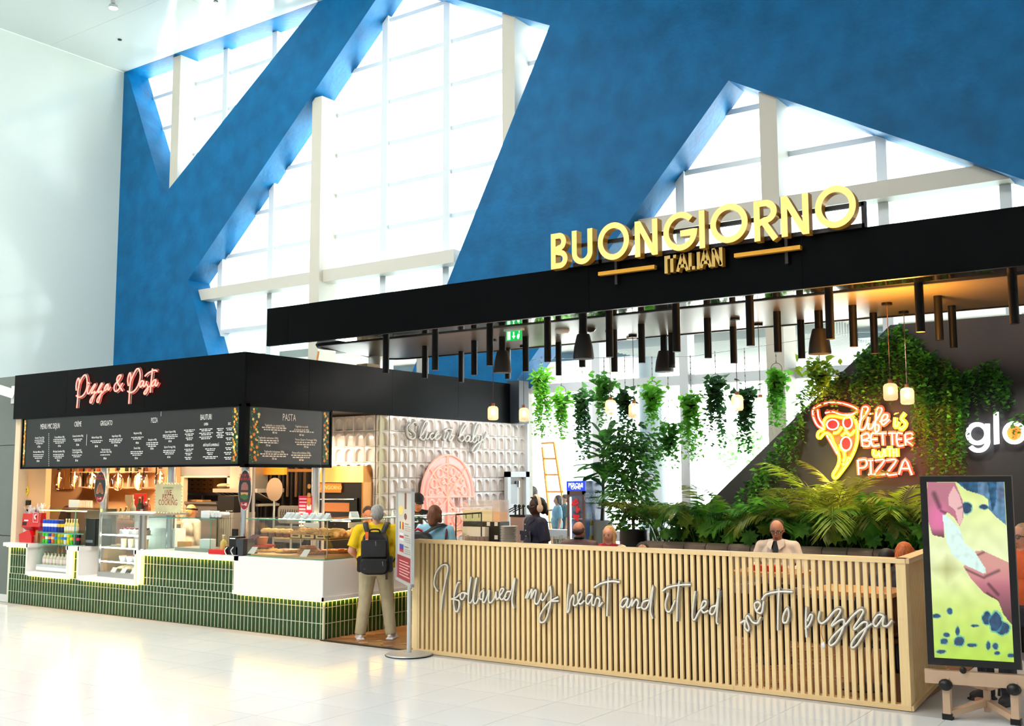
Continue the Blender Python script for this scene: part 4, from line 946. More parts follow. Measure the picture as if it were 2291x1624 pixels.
for k, x in enumerate(rowx(7, xl+.03, xr-.3)):
    bottle((x, yc+.02, .66), .2, .04, (216, 210, 180), (60, 90, 50) if k % 2 else (90, 60, 40), 'squat bottle at the bottom front of the drinks cooler, %s from the left' % ORD[k], 'front bottles at the bottom of the cooler', ((226, 200, 200), (220, 216, 190))[k % 2], name='juice_bottle')
for k, x in enumerate(rowx(4, xl+.12, xr-.42)): bottle((x, yc+.2, .66), .36, .04, (186, 150, 120), (214, 190, 150), 'tall bottle in the back row of the cooler bottom, %s from the left' % ORD[k], 'tall bottles at the bottom of the cooler', name='juice_bottle')
for k, (x, c) in enumerate(zip(rowx(3, xr-.28, xr-.05), ((210, 214, 120), (206, 190, 60), (60, 46, 56)))): bottle((x, yc+.02, .66), .24, .045, c, (40, 40, 40), ('green lemonade bottle', 'yellow lemonade bottle', 'dark berry bottle')[k]+' at the right end of the cooler bottom', name='juice_bottle')
# red sugar holders on the left end of the worktop
def hopper(px0, px1, py0, py1, Yh, lb, n, straws):
    a, b = at_y(px0, py0, Yh), at_y(px1, py1, Yh); t = thing('sugar_holder', lb, 'holder', ((a.x+b.x)/2, Yh, b.z))
    m = MB(); w_ = b.x-a.x; m.prism([(a.x, Yh, a.z), (a.x, Yh-.02, b.z+.06), (a.x, Yh+.06, b.z), (a.x, Yh+.085, b.z), (a.x, Yh+.085, a.z)], (w_, 0, 0)); m.build('box', M_red, t, 0)
    if straws:
        m = MB(); rr = random.Random(n)
        for k in range(n): x = a.x+.03+(w_-.06)*k/n; m.bar((x, Yh+.07, a.z-.03), (x+rr.uniform(-.06, .1), Yh+rr.uniform(.0, .12), a.z+rr.uniform(.09, .16)), .018, .006)
        m.build('paper_sachets', M_paper, t, 0, stuff=True)
    return t, a, b
t, a, b = hopper(52, 71, 1149, 1187, 10.0, 'left red sugar dispenser with white sachets at the counter end', 12, 1)
m = MB(); c = V(((a.x+b.x)/2, 9.985, (a.z+b.z)/2+.03)); m.box(c.x-.07, c.x+.05, c.y-.004, c.y, c.z-.012, c.z+.01); m.build('print', M_ink, t, 0); MB().box(a.x+.02, a.x+.14, 9.982, 9.988, b.z+.07, b.z+.14).build('slot', M_dark, t, 0)
t, a, b = hopper(71.5, 91, 1147, 1187, 10.0, 'right red sugar dispenser with a fan of white paper sachets', 22, 1)
m = MB(); c = V(((a.x+b.x)/2, 9.985, (a.z+b.z)/2+.07))
for x0, x1, z0, z1_ in ((-.07, .07, -.08, -.075), (-.07, .07, .075, .08), (-.07, -.065, -.08, .08), (.065, .07, -.08, .08)): m.box(c.x+x0, c.x+x1, c.y-.004, c.y, c.z+z0, c.z+z1_)
m.tube([c+V((.025, -.004, .045)), c+V((-.015, -.004, .035)), c+V((-.02, -.004, .0)), c+V((.005, -.004, -.03))], .013, 5); m.build('emblem', M_ink, t, 0)
m = MB(); a, b = at_y(48, 1187, 9.98), at_y(74, 1211, 9.98)
m.prism([(a.x, 9.95, .997), (b.x, 9.95, .997), (b.x+.0, 9.95, 1.1), (b.x-.07, 9.95, 1.2), (b.x-.13, 9.95, 1.2), (a.x-.02, 9.95, 1.13)], (0, .14, 0))
t = thing('red_caddy', 'low red caddy with a white tissue on the counter end below the sugar dispensers', 'caddy', ((a.x+b.x)/2, 10.05, .997)); m.build('caddy', M_red, t, 0); mm = MB(); mm.ball(((a.x+b.x)/2+.03, 10.0, 1.16), (.07, .05, .035)); mm.build('tissue', M_paper, t)
p = at_y(79, 1211, 9.98); t = thing('stirrer_jar', 'small clear jar of wooden stirrers right of the red caddy', 'jar', (p.x, 10.0, .997)); MB().lathe([(.04, 0), (.045, .13), (.04, .13), (.036, .01), (0, .01)], (p.x, 10.0, .997), 12).build('jar', M_clear, t)
m = MB(); [m.bar((p.x-.02+.01*k, 10.0, 1.01), (p.x-.03+.016*k, 10.0, 1.2), .008, .003) for k in range(5)]; m.build('stirrers', M_kraft, t, 0, stuff=True)
bk = thing('sachet_backing', 'white upright backing panel behind the red sugar dispensers', 'panel', (-17.0, 10.09, .997)); MB().box(-17.29, -16.75, 10.06, 10.09, .997, 1.33).build('panel', M_paper, bk, 0)
# notices on the end wall
p = at_y(58, 1098, 10.09); t = thing('camera_sticker', 'round yellow camera surveillance sticker on the cream end wall', 'sticker', (p.x, 10.085, p.z-.08))
m = MB(); m.cyl((p.x, 10.098, p.z), (p.x, 10.085, p.z), .083, n=24); m.build('disc', mat('yellow print', (244, 208, 40), .5), t, 0)
m = MB(); m.obox((p.x-.0, 10.082, p.z+.035), .075, .004, .026, Matrix.Rotation(.5, 3, 'Y')); m.box(p.x-.06, p.x+.06, 10.08, 10.084, p.z-.012, p.z-.006); m.box(p.x-.05, p.x+.05, 10.08, 10.084, p.z-.028, p.z-.024); m.text('24', .04, (p.x-.015, 10.082, p.z-.065), (1, 0, 0), (0, 0, 1)); m.box(p.x-.06, p.x-.03, 10.08, 10.084, p.z+.01, p.z+.018); m.build('print', M_dark, t, 0)
a, b = at_y(53, 1119, 10.09), at_y(68, 1130, 10.09); tag(MB().box(a.x, b.x, 10.08, 10.099, b.z, a.z).build('card_reader', M_dark, smooth=0), 'small black wall plate under the yellow camera sticker', 'wall plate')
a, b = at_y(41, 1139, 10.09), at_y(90, 1167, 10.09); t = thing('hours_sign', 'black opening hours sign half hidden behind the red sugar dispensers', 'sign', ((a.x+b.x)/2, 10.09, b.z))
MB().box(a.x, b.x, 10.085, 10.099, b.z, a.z).build('panel', M_dark, t, 0); m = MB(); m.text('PROGRAM', .06, ((a.x+b.x)/2, 10.083, a.z-.075), (1, 0, 0), (0, 0, 1), bold=.02); m.text('OPENING HOURS', .055, ((a.x+b.x)/2, 10.083, a.z-.14), (1, 0, 0), (0, 0, 1), .9, bold=.02); m.build('lettering', M_ink, t, 0)
# black machine between the recesses
a, b = at_y(193, 1160, 10.0), at_y(211, 1219, 10.0); t = thing('hot_water_tower', 'tall black machine standing on the narrow worktop between the two recesses', 'machine', ((a.x+b.x)/2, 10.1, .996))
MB().box(a.x, b.x, 10.0, 10.3, .996, a.z).build('body', M_dark, t); MB().box(a.x+.02, b.x-.04, 9.994, 10.0, 1.05, 1.09).build('badge', mat('grey badge', (110, 116, 124), .3), t, 0); MB().box(b.x, b.x+.02, 10.02, 10.28, 1.0, a.z-.02).build('side_glass', M_green_edge, t, 0)
# pastry fridge
Y0 = 9.94; a, b = at_y(222, 1163, Y0), at_y(309, 1288, Y0); xl, xr, zt = a.x, b.x, 1.50
M_fridge = mat('white fridge liner', (240, 240, 236), .4)
pf_ = thing('pastry_fridge', 'lit glass fronted pastry fridge in the right recess of the counter', 'fridge', ((xl+xr)/2, 10.2, .55))
MB().box(xl, xr, Y0, 10.6, .551, .62).build('base', M_steel2, pf_, 0)
for x in (xl, xr-.03): MB().box(x, x+.03, Y0, Y0+.03, .62, zt).build('frame_post', M_steel2, pf_, 0)
MB().box(xl, xr+.3, Y0, 10.6, zt, zt+.03).build('top', M_steel2, pf_, 0); MB().box(xl, xr, 10.57, 10.6, .62, zt).build('back', M_fridge, pf_, 0)
MB().box(xl+.03, xr-.03, Y0+.005, Y0+.012, .62, zt).build('front_glass', M_clear, pf_, 0); MB().box(xl, xl+.008, Y0+.03, 10.57, .62, zt).build('side_glass', M_clear, pf_, 0); MB().box(xr-.008, xr, Y0+.03, 10.57, .62, zt).build('side_glass', M_clear, pf_, 0)
M_fl = mat('fridge light', (250, 250, 255), .4, emit=(246, 252, 255), es=14)
for k, z in enumerate((at_y(265, 1197, Y0).z, at_y(265, 1226, Y0).z, at_y(265, 1258, Y0).z)):
    MB().box(xl+.02, xr-.02, Y0+.1, 10.5, z-.012, z).build('glass_shelf', M_green_edge, pf_, 0); MB().box(xl+.02, xr-.02, Y0+.085, Y0+.1, z-.02, z).build('shelf_light', M_fl, pf_, 0)
    for j, x in enumerate(rowx(4 if k else 3, xl+.28, xr-.04)):
        l = (x, Y0+.2, z+.001)
        if k == 0:
            t = thing('cake', 'round cream topped cake on the top shelf of the pastry fridge, %s' % ('left', 'middle', 'right')[j], 'cake', l); MB().lathe([(.09, 0), (.09, .07), (.07, .08), (0, .08)], l, 14).build('cake', M_fridge, t)
            m = MB(); [m.ball((l[0]+.06*cos(i), l[1]+.06*sin(i), l[2]+.09), .018, 6, 4) for i in range(7)]; m.build('cream_dots', mat('berry', (120, 40, 40), .4), t, stuff=True); MB().lathe([(.11, -.0005), (.115, .008), (0, .008)], l, 16).build('plate', M_steel, t)
        elif k == 1: tumbler(l, .05, .13, mat('custard cup', [(244, 226, 190), (240, 190, 60), (246, 240, 236), (238, 196, 90)][j], .4), 'dessert_cup', ('cream', 'yellow', 'white', 'golden')[j]+' dessert cup on the middle shelf of the pastry fridge', 'dessert')
        else:
            t = thing('dessert_bowl', 'clear bowl of brown mousse on the lowest shelf of the pastry fridge, %s' % ('first', 'second', 'third', 'fourth')[j], 'dessert', l); MB().lathe([(.05, 0), (.07, .08), (.06, .08), (0, .01)], l, 12).build('bowl', M_fridge, t); MB().lathe([(.062, .06), (.055, .085), (0, .09)], l, 12).build('mousse', mat('mousse', (180, 116, 70), .6), t)
for j, x in enumerate(rowx(4, xl+.2, xr-.06)):
    l = (x, Y0+.3, .622); t = thing('sandwich', 'wrapped filled sandwich on the floor of the pastry fridge, %s from the left' % ('first', 'second', 'third', 'fourth')[j], 'sandwich', l)
    m = MB(); m.ball((l[0], l[1], .67), (.1, .16, .045), 10, 6); m.build('bread', mat('pale bread', (220, 190, 150), .7), t); m = MB(); m.ball((l[0], l[1], .665), (.108, .165, .015), 10, 5); m.build('filling', mat('salad', (130, 130, 70), .7), t)
for j, x in enumerate(rowx(3, xl+.18, xr-.1)):
    m = MB(); m.prism([(x-.06, Y0+.06, .622), (x+.06, Y0+.06, .622), (x+.07, Y0+.1, .69), (x-.05, Y0+.1, .69)], (0, .004, 0)); tag(m.build('price_card', M_paper, smooth=0), 'tilted white price card at the front of the pastry fridge, %s' % ('left', 'centre', 'right')[j], 'card')
sp = thing('fridge_side_panel', 'tall brown-grey steel panel at the right side of the pastry fridge', 'panel', (xr+.1, 10.3, .995)); a, b = at_y(311, 1165, Y0), at_y(319, 1230, Y0)
MB().box(a.x, b.x, Y0+.02, Y0+.06, .997, zt).build('panel', M_steel2, sp, 0)
lamp('fridge_lamp', 'AREA', ((xl+xr)/2, 10.2, zt-.03), 5, (.95, 1, 1), .5, .3)
# ledge behind with bottles on trays
lg = thing('rear_ledge', 'pale timber ledge behind the pastry fridge holding trays of bottles', 'ledge', (-13.7, 10.95, 0)); a, b = at_y(252, 1164, 10.8), at_y(372, 1168, 10.8)
MB().box(a.x, b.x, 10.8, 11.1, a.z-.04, a.z).build('top', mat('pale timber', (226, 196, 156), .5), lg, 0); MB().box(a.x+.02, b.x, 10.82, 11.08, 0, a.z-.04).build('cabinet', M_steel2, lg, 0); zl = a.z
for k, (x0, x1) in enumerate(((260, 276), (299, 341))):
    a, b = at_y(x0, 1160, 10.85), at_y(x1, 1160, 10.85); m = MB(); m.box(a.x, b.x, 10.83, 11.05, zl+.001, zl+.01); [m.box(*q) for q in ((a.x, b.x, 10.82, 10.835, zl+.001, zl+.045), (a.x, a.x+.015, 10.82, 11.05, zl+.001, zl+.045), (b.x-.015, b.x, 10.82, 11.05, zl+.001, zl+.045))]
    tag(m.build('serving_tray', M_wtop, smooth=0), ('short white tray at the left of the timber ledge', 'long white tray in front of the zigzag edged sign')[k], 'tray')
for x, h, r, c, cp_, lab, lb in ((269, .2, .04, (80, 100, 40), (206, 190, 150), (230, 216, 190), 'small green bottle on the short white tray'), (281, .22, .045, (110, 120, 50), (206, 190, 150), (230, 220, 200), 'green bottle right of the short white tray'), (297, .34, .05, (176, 190, 170), (210, 190, 160), (120, 160, 120), 'tall clear bottle with a green label'), (311, .38, .045, (30, 90, 40), (230, 160, 120), (200, 30, 30), 'green bottle with a red label and orange neck'), (318, .4, .04, (30, 20, 20), (30, 20, 20), (220, 210, 210), 'tall dark wine bottle on the long tray'), (325, .3, .04, (70, 60, 60), (240, 240, 240), (230, 230, 230), 'short grey bottle on the long tray'), (331, .36, .045, (140, 60, 30), (220, 180, 150), (200, 90, 40), 'amber bottle with an orange label on the long tray')):
    p = at_y(x, 1160, 10.93); bottle((p.x, 10.93, zl+.012), h, r, c, cp_, lb, None, lab)
p = at_y(307, 1155, 11.04); tag(MB().box(p.x-.12, p.x+.16, 11.03, 11.09, zl, zl+.44).build('red_case', M_red), 'red upright case behind the bottles on the timber ledge', 'case')
p = at_y(287, 1160, 11.0); m = MB(); m.prism([(p.x-.03, 11.0, zl+.2), (p.x+.03, 11.0, zl+.2), (p.x+.11, 11.0, zl+.34), (p.x+.11, 11.0, zl+.42), (p.x-.11, 11.0, zl+.42), (p.x-.11, 11.0, zl+.34)], (0, .01, 0)); m.box(p.x-.02, p.x+.02, 11.0, 11.01, zl, zl+.2)
tag(m.build('cocktail_card', mat('cream card', (232, 214, 170), .6), smooth=0), 'cream cut-out card shaped like a glass among the bottles', 'card')
# sneeze guards
def guard(lb, x0, x1, y_, z0, z1_, dep, loc):
    t = thing('sneeze_guard', lb, 'glass screen', loc)
    MB().box(x0, x1, y_, y_+.008, z0, z1_).build('front_glass', M_green_edge, t, 0); MB().box(x0, x1+.1, y_, y_+dep, z1_, z1_+.01).build('top_glass', M_green_edge, t, 0)
    MB().box(x0, x1+.1, y_-.004, y_, z1_, z1_+.012).build('top_edge', M_edge, t, 0); MB().box(x1-.008, x1, y_, y_+dep, z0, z1_).build('side_glass', M_green_edge, t, 0); MB().box(x1-.008, x1, y_-.004, y_, z0, z1_).build('side_edge', M_edge, t, 0); return t
a, b = at_y(333, 1170, 10.0), at_y(472, 1174, 10.0); guard('glass sneeze guard on the worktop in front of the cook', a.x, b.x, 10.0, .997, 1.47, .35, ((a.x+b.x)/2, 10.0, .997))
p = at_y(473, 1165, 10.2); t = thing('cup_rack', 'row of white paper cups lying in a wire rack on the sneeze guard', 'rack', (p.x, 10.2, 1.482)); a, b = at_y(453, 1164, 10.15), at_y(472, 1172, 10.15)
MB().box(a.x, b.x, 10.12, 10.3, 1.482, 1.58).build('cup_sleeve', M_paper, t, 0)
for x in (477, 484.5, 492): c = at_y(x, 1166, 10.15); MB().cyl((c.x, 10.14, 1.53), (c.x, 10.3, 1.53), .042, .036, n=14).build('cup', M_paper, t)
c = at_y(495, 1160, 10.13); m = MB(); m.bar((b.x, 10.13, 1.59), (c.x, 10.13, 1.59), .008, .008); m.bar((b.x, 10.13, 1.485), (c.x, 10.13, 1.485), .008, .008); m.build('wire', M_dark, t, 0)
def boxy(name, lb, cat, x0, y0, x1, y1, Yb, dep, m_, z0=None, sm=0):
    a, b = at_y(x0, y0, Yb), at_y(x1, y1, Yb); return tag(MB().box(a.x, b.x, Yb, Yb+dep, z0 if z0 is not None else b.z, a.z).build(name, m_, smooth=sm), lb, cat)
boxy('napkin_box', 'tan card box at the left under the sneeze guard', 'box', 397, 1211, 414, 1226, 10.3, .12, M_kraft, .997)
boxy('napkin_box', 'white card box at the right under the sneeze guard', 'box', 447, 1206, 468, 1226, 10.15, .12, M_paper, .997)
boxy('cold_well', 'white lit cold cabinet behind the glass right of the pastry fridge', 'cabinet', 333, 1181, 390, 1229, 10.35, .2, M_fridge, .997)
boxy('steel_griddle', 'low steel pasta cooker set in the worktop behind the glass guard', 'cooker', 391, 1224, 474, 1232, 10.1, .4, M_steel2, .997)
boxy('red_tray', 'flat red tray on the worktop edge', 'tray', 466, 1229, 502, 1242, 9.9, .25, M_red, .997)
p = at_y(500, 1226, 10.05); bottle((p.x, 10.05, .997), .26, .05, (216, 200, 110), (226, 226, 210), 'clear bottle of yellow oil beside the black payment terminal', None, None, 'bottle', 'oil_bottle')
pt = thing('payment_terminal', 'stacked black receipt printers with white cables at the end of the worktop', 'printer', at_y(525, 1240, 9.95)); pt.location.z = .997
a, b = at_y(513, 1200, 9.95), at_y(530, 1224, 9.95); MB().box(a.x, b.x, 9.95, 10.1, b.z, a.z).build('printer', M_dark, pt); a, b = at_y(531, 1205, 9.95), at_y(546, 1243, 9.95); MB().box(a.x, b.x, 9.93, 10.12, .997, a.z).build('printer', mat('charcoal plastic', (44, 50, 56), .4), pt); a, b = at_y(504, 1222, 9.93), at_y(531, 1243, 9.93); MB().box(a.x, b.x, 9.93, 10.15, .997, a.z).build('base', M_dark, pt)
for x in (508, 522): p = at_y(x, 1224, 9.92); MB().tube(spline([p, p+V((-.03, -.015, -.05)), p+V((.03, -.02, -.12)), p+V((.07, -.01, -.17))], 4), .007, 5).build('cable', M_paper, pt)
boxy('label_plate', 'white printed label on the black printer', 'label', 514, 1203, 526, 1206, 9.945, .003, M_paper)
t = thing('till_screen', 'tilted dark till screen behind the printers', 'screen', at_y(541, 1195, 10.15)); a, b = at_y(552, 1196, 10.12), at_y(576, 1206, 10.12)
m = MB(); m.prism([(a.x, 10.1, b.z-.02), (b.x-.05, 10.1, b.z-.02), (b.x, 10.18, a.z), (a.x+.06, 10.18, a.z)], (0, .02, 0)); m.build('screen', mat('plum screen', (110, 66, 76), .2), t, 0); MB().bar((a.x+.1, 10.2, .997), (a.x+.1, 10.18, b.z), .05, .03).build('stand', M_dark, t)
boxy('tall_phone_stand', 'slim black payment pole with a screen behind the sneeze guard', 'terminal', 519, 1183, 529, 1215, 10.3, .03, M_dark, .997)
# ---- corner display case
GX0, GX1, GY0, GZ0, GZ1 = -11.36, -9.895, 9.89, 1.0, 1.495; GYE = 13.2
dcx = thing('display_case', 'corner glass display case of pizzas and pastries on the white plinth', 'display case', (-10.6, 10.3, GZ0))
MB().box(GX0, GX1, GY0, GY0+.008, GZ0, GZ1).build('front_glass', M_clear, dcx, 0); MB().box(GX1-.008, GX1, GY0, GYE, GZ0, GZ1).build('side_glass', M_clear, dcx, 0); MB().box(GX0, GX0+.008, GY0, 10.6, GZ0, GZ1).build('end_glass', M_clear, dcx, 0)
m = MB(); m.box(GX0-.02, GX1+.02, GY0-.02, 10.62, GZ1, GZ1+.012); m.box(-10.6, GX1+.02, 10.62, GYE, GZ1, GZ1+.012); m.build('top_glass', M_green_edge, dcx, 0)
m = MB(); m.box(GX0-.02, GX1+.02, GY0-.024, GY0-.02, GZ1, GZ1+.013); m.box(GX1+.02, GX1+.024, GY0-.02, GYE, GZ1, GZ1+.013); m.box(GX0, GX1, GY0-.004, GY0, GZ0, GZ0+.008); m.box(GX1, GX1+.004, GY0, GYE, GZ0, GZ0+.008); m.build('glass_edge', M_edge, dcx, 0)
M_board2 = mat('light wood board', (222, 176, 106), .5, noise=(5, .08), stretch=(1, 5, 1)); ZSH = at_y(650, 1204, 10.0).z
m = MB(); m.box(GX0+.4, GX1-.02, GY0+.12, 10.5, ZSH-.012, ZSH); m.box(-10.45, GX1-.12, 10.5, GYE, ZSH-.012, ZSH); m.build('shelf', M_board2, dcx, 0)
for x, y in ((GX0+.45, 10.45), (-10.6, 10.45), (GX1-.06, 10.0), (GX1-.14, 11.2)): MB().cyl((x, y, GZ0), (x, y, GZ1), .009, n=6).build('support_rod', M_steel, dcx)
m = MB(); m.box(GX0+.05, GX1-.05, 10.4, 10.42, GZ1-.025, GZ1-.01); m.box(-10.4, -10.38, 10.4, GYE, GZ1-.025, GZ1-.01); m.build('light_strip', mat('case LED', (255, 230, 180), .4, emit=(255, 220, 165), es=44), dcx, 0)
for k, (x0, x1, w0) in enumerate(((679, 713, 0), (779, 812, 1))):
    a, b = (at_y(x0, 1169, 10.15), at_y(x1, 1181, 10.15)) if not w0 else (at_x(x0, 1169, -10.1), at_x(x1, 1179, -10.1))
    (MB().box(a.x, b.x, 10.15, 10.16, b.z, a.z) if not w0 else MB().box(-10.1, -10.09, a.y, b.y, b.z, a.z)).build('back_lit_panel', M_paper, dcx, 0)
m = MB(); m.box(GX0+.04, GX1-.02, GY0+.03, 10.55, GZ0, GZ0+.025); m.build('base_board', M_board2, dcx, 0); MB().box(-10.5, GX1-.02, 10.56, GYE, GZ0, GZ0+.025).build('base_board', M_board2, dcx, 0)
M_crust = mat('pizza crust', (238, 186, 104), .7, noise=(22, .25), bump=(30, .5)); M_sauce = mat('pizza topping', (208, 96, 40), .6, noise=(26, .4), c2=(236, 196, 110))
def pizza(l, R, lb, tops, half=False):
    t = thing('pizza', lb, 'pizza', l); n = 22; rr = random.Random(int(l[0]*1000))
    MB().lathe([(R*.9, 0), (R, .012), (R*.99, .03), (R*.93, .042), (R*.86, .028), (0, .026)], l, n).build('crust', M_crust, t)
    MB().lathe([(R*.87, .029), (R*.5, .034), (0, .034)], l, n).build('sauce', M_sauce, t)
    m = MB()
    for k in range(26): a = rr.uniform(0, 6.28); r = R*.82*sqrt(rr.random()); m.ball((l[0]+r*cos(a), l[1]+r*sin(a), l[2]+.036), (.022, .018, .009), 6, 4)
    m.build('toppings', mat('topping %d %d %d' % tops, tops, .6), t, stuff=True); return t
zb = GZ0+.026
for x, y, R, lb, tp in ((590, 1238, .2, 'round cheese pizza at the left end of the display case floor', (240, 200, 110)), (645, 1240, .19, 'pizza with pale flakes and dark spots in the display case, second from the left', (236, 220, 190)), (703, 1243, .19, 'pizza with orange topping left of the glass corner', (190, 70, 30)), (752, 1240, .21, 'large tomato pizza behind the side glass at the corner', (200, 60, 24))):
    p = at_z(x, y-4, zb); pizza((min(p.x, GX1-R-.03), max(p.y, GY0+R+.04), zb), R, lb, tp)
for x, y, R, lb in ((640, 1222, .17, 'pizza with pink ham at the back of the display case floor'), (690, 1222, .17, 'raised pizza on a wooden disc at the back of the display case')):
    pizza((at_y(x, y, 10.42).x, 10.42, zb+(.06 if x > 650 else 0)), R*.7, lb, (214, 140, 120))
p = at_y(690, 1222, 10.42); tag(MB().cyl((p.x, 10.42, zb), (p.x, 10.42, zb+.058), .15, n=20).build('wooden_disc', M_board2), 'round wooden stand under the raised pizza', 'stand')
M_croi = mat('croissant', (232, 164, 82), .5, noise=(14, .3), bump=(20, .3)); M_muf = mat('muffin cake', (240, 182, 100), .7, noise=(18, .3), bump=(26, .5))
def croissant_mesh():
    m = MB(); n = 13
    m.tube([V((.085*cos(pi*.1+pi*.8*k/(n-1))*1.1, .05*sin(pi*.1+pi*.8*k/(n-1))-.02, .03)) for k in range(n)], lambda t: (.012+.03*sin(pi*t))*(1+.1*(int(t*12.99) % 2)), 8); return m.mesh('pastry', M_croi)
cme = croissant_mesh(); rnd = random.Random(2)
def croi(l, rz, lb, grp):
    o = bpy.data.objects.new('croissant', cme); COL.objects.link(o); o.location = l; o.rotation_euler = (rnd.uniform(-.3, .3), 0, rz); return tag(o, lb, 'pastry', grp)
TRS = [(651, 676), (676, 706), (707, 733), (734, 766)]
for k, (x0, x1) in enumerate(TRS):
    a, b = at_y(x0, 1200, GY0+.12), at_y(x1, 1200, GY0+.12); xa, xb = a.x, min(b.x, GX1-.03)
    t = thing('pastry_tray', 'small wooden handled tray on the display shelf, %s from the left' % ('first', 'second', 'third', 'fourth')[k], 'tray', ((xa+xb)/2, 10.15, ZSH)); h = .055
    m = MB(); m.box(xa+.004, xb-.004, GY0+.1, GY0+.11, ZSH+.001, ZSH+h); m.box(xa+.004, xa+.014, GY0+.1, 10.45, ZSH+.001, ZSH+h); m.box(xb-.014, xb-.004, GY0+.1, 10.45, ZSH+.001, ZSH+h); m.box(xa+.004, xb-.004, GY0+.1, 10.45, ZSH+.001, ZSH+.01); m.build('tray', M_board2, t, 0)
    MB().box((xa+xb)/2-.05, (xa+xb)/2+.05, GY0+.094, GY0+.1, ZSH+.03, ZSH+.048).build('handle_slot', M_dark, t, 0)
    for j in range(7): croi((xa+.05+(xb-xa-.1)*(j % 3)/2, GY0+.18+.1*(j//3), ZSH+.03+.035*(j % 2)), rnd.uniform(-.6, .6), 'golden croissant on the %s small wooden tray, %s %s of the heap' % (ORD[k], ('front', 'middle', 'back')[j//3], ('left', 'centre', 'right')[j % 3]), 'pastries on the %s tray' % ('first', 'second', 'third', 'fourth')[k])
mf = None
for k, x in enumerate((592, 600, 608, 616, 624, 632, 640, 648)):
    p = at_y(x, 1197, GY0+.2+.09*(k % 2)); l = (p.x, GY0+.2+.09*(k % 2), ZSH+.001)
    if mf is None:
        mf = thing('muffin', 'golden muffin at the left of the display shelf, first from the left', 'muffin', l, group='muffins on the display shelf'); MB().lathe([(.032, 0), (.045, .06), (0, .06)], l, 12).build('paper_case', mat('paper case', (120, 70, 34), .7), mf); MB().lathe([(.046, .056), (.058, .075), (.045, .1), (.02, .113), (0, .115)], l, 12).build('cake_top', M_muf, mf)
    else: dup(mf, l, 'golden muffin at the left of the display shelf, %s from the left' % ORD[k])
for k in range(9):
    croi((-10.2+.08*(k % 3), 10.7+.26*(k//3), ZSH+.02+.03*(k % 2)), rnd.uniform(0, 3), 'golden pastry on the side display shelf, %s row, %s' % (('near', 'middle', 'far')[k//3], ('left', 'centre', 'right')[k % 3]), 'pastries on the side shelf')
for k, x in enumerate((583, 598, 617, 646, 672, 699, 723, 795, 890)):
    if x < 780: p = at_z(x, 1163, GZ1+.013); p.y = max(p.y, 9.95); rz = -.3
    else: p = at_x(x, 1162-(x-795)*.05, -10.1); rz = 1.1
    t = thing('price_card', 'white price card on top of the display case, %s from the left' % ('first', 'second', 'third', 'fourth', 'fifth', 'sixth', 'seventh', 'eighth', 'ninth')[k], 'card', (p.x, p.y, GZ1+.0125), rz)
    m = MB(); m.add([(-.06, 0, 0), (.06, 0, 0), (.06, .07, .085), (-.06, .07, .085), (-.06, .1, 0), (.06, .1, 0)], [(0, 1, 2, 3), (3, 2, 5, 4), (0, 4, 5, 1), (0, 3, 4), (1, 5, 2)]); m.build('card', M_paper, t, 0, local=True)
    m = MB(); m.add([(-.05, .012, .0165), (.05, .012, .0165), (.05, .06, .075), (-.05, .06, .075)], [(0, 1, 2, 3)]); m.v = [(x_, y_-.002, z_+.002) for x_, y_, z_ in m.v]; m.build('print', mat('grey print', (176, 190, 186), .6), t, 0, local=True, fix=False)
for k, (x, y, z) in enumerate(((564, 1236, zb), (681, 1241, zb))):
    p = at_y(x, y, GY0+.06); m = MB(); m.prism([(p.x-.07, GY0+.04, z), (p.x+.06, GY0+.04, z), (p.x+.08, GY0+.09, z+.09), (p.x-.03, GY0+.09, z+.09)], (0, .004, 0)); tag(m.build('price_card', M_paper, smooth=0), ('white price card at the left end of the display case floor', 'white price card in front of the pizzas near the middle of the case')[k], 'card')
t = thing('red_leaflet', 'red printed leaflet in an upright holder on the display case', 'leaflet', at_y(682, 1165, 10.45)); a, b = at_y(668, 1109, 10.45), at_y(697, 1164, 10.45); t.location = ((a.x+b.x)/2, 10.45, GZ1+.012)
MB().box(a.x, b.x, 10.45, 10.46, GZ1+.0125, a.z).build('holder', mat('crimson print', (206, 14, 52), .5), t, 0); m = MB(); w_ = b.x-a.x; hh = a.z-GZ1
for k in range(9): m.box(a.x+.02, a.x+w_*(.55 if k > 1 else .62), 10.447, 10.449, a.z-.05-k*.045-(.012 if k > 1 else 0), a.z-.035-k*.045)
m.build('print', mat('pale pink print', (246, 190, 200), .5), t, 0); MB().box(a.x+w_*.64, b.x-.01, 10.446, 10.449, GZ1+.12, a.z-.12).build('picture_panel', M_paper, t, 0)
m = MB(); [m.cyl((a.x+w_*.8, 10.445, GZ1+.2+.12*k), (a.x+w_*.8, 10.443, GZ1+.2+.12*k), .035, n=10) for k in range(3)]; m.build('picture', mat('food print', (196, 130, 60), .6), t, 0); MB().box(b.x-.09, b.x-.015, 10.446, 10.449, a.z-.09, a.z-.03).build('orange_mark', mat('orange print', (240, 130, 50), .5), t, 0)
t = thing('takeaway_tub', 'orange takeaway tub on a red tray inside the left end of the display case', 'tub', (at_y(584, 1215, 10.3).x, 10.3, zb)); p = t.location.copy(); p.z = zb
MB().lathe([(.08, .1), (.1, .2), (.105, .2), (0, .2)], p, 16).build('tub', mat('orange tub', (240, 160, 50), .5), t); MB().box(p.x-.16, p.x+.16, 10.15, 10.42, zb+.07, zb+.099).build('tray', M_red, t); MB().box(p.x-.1, p.x+.1, 10.2, 10.35, zb, zb+.07).build('stand', M_dark, t)
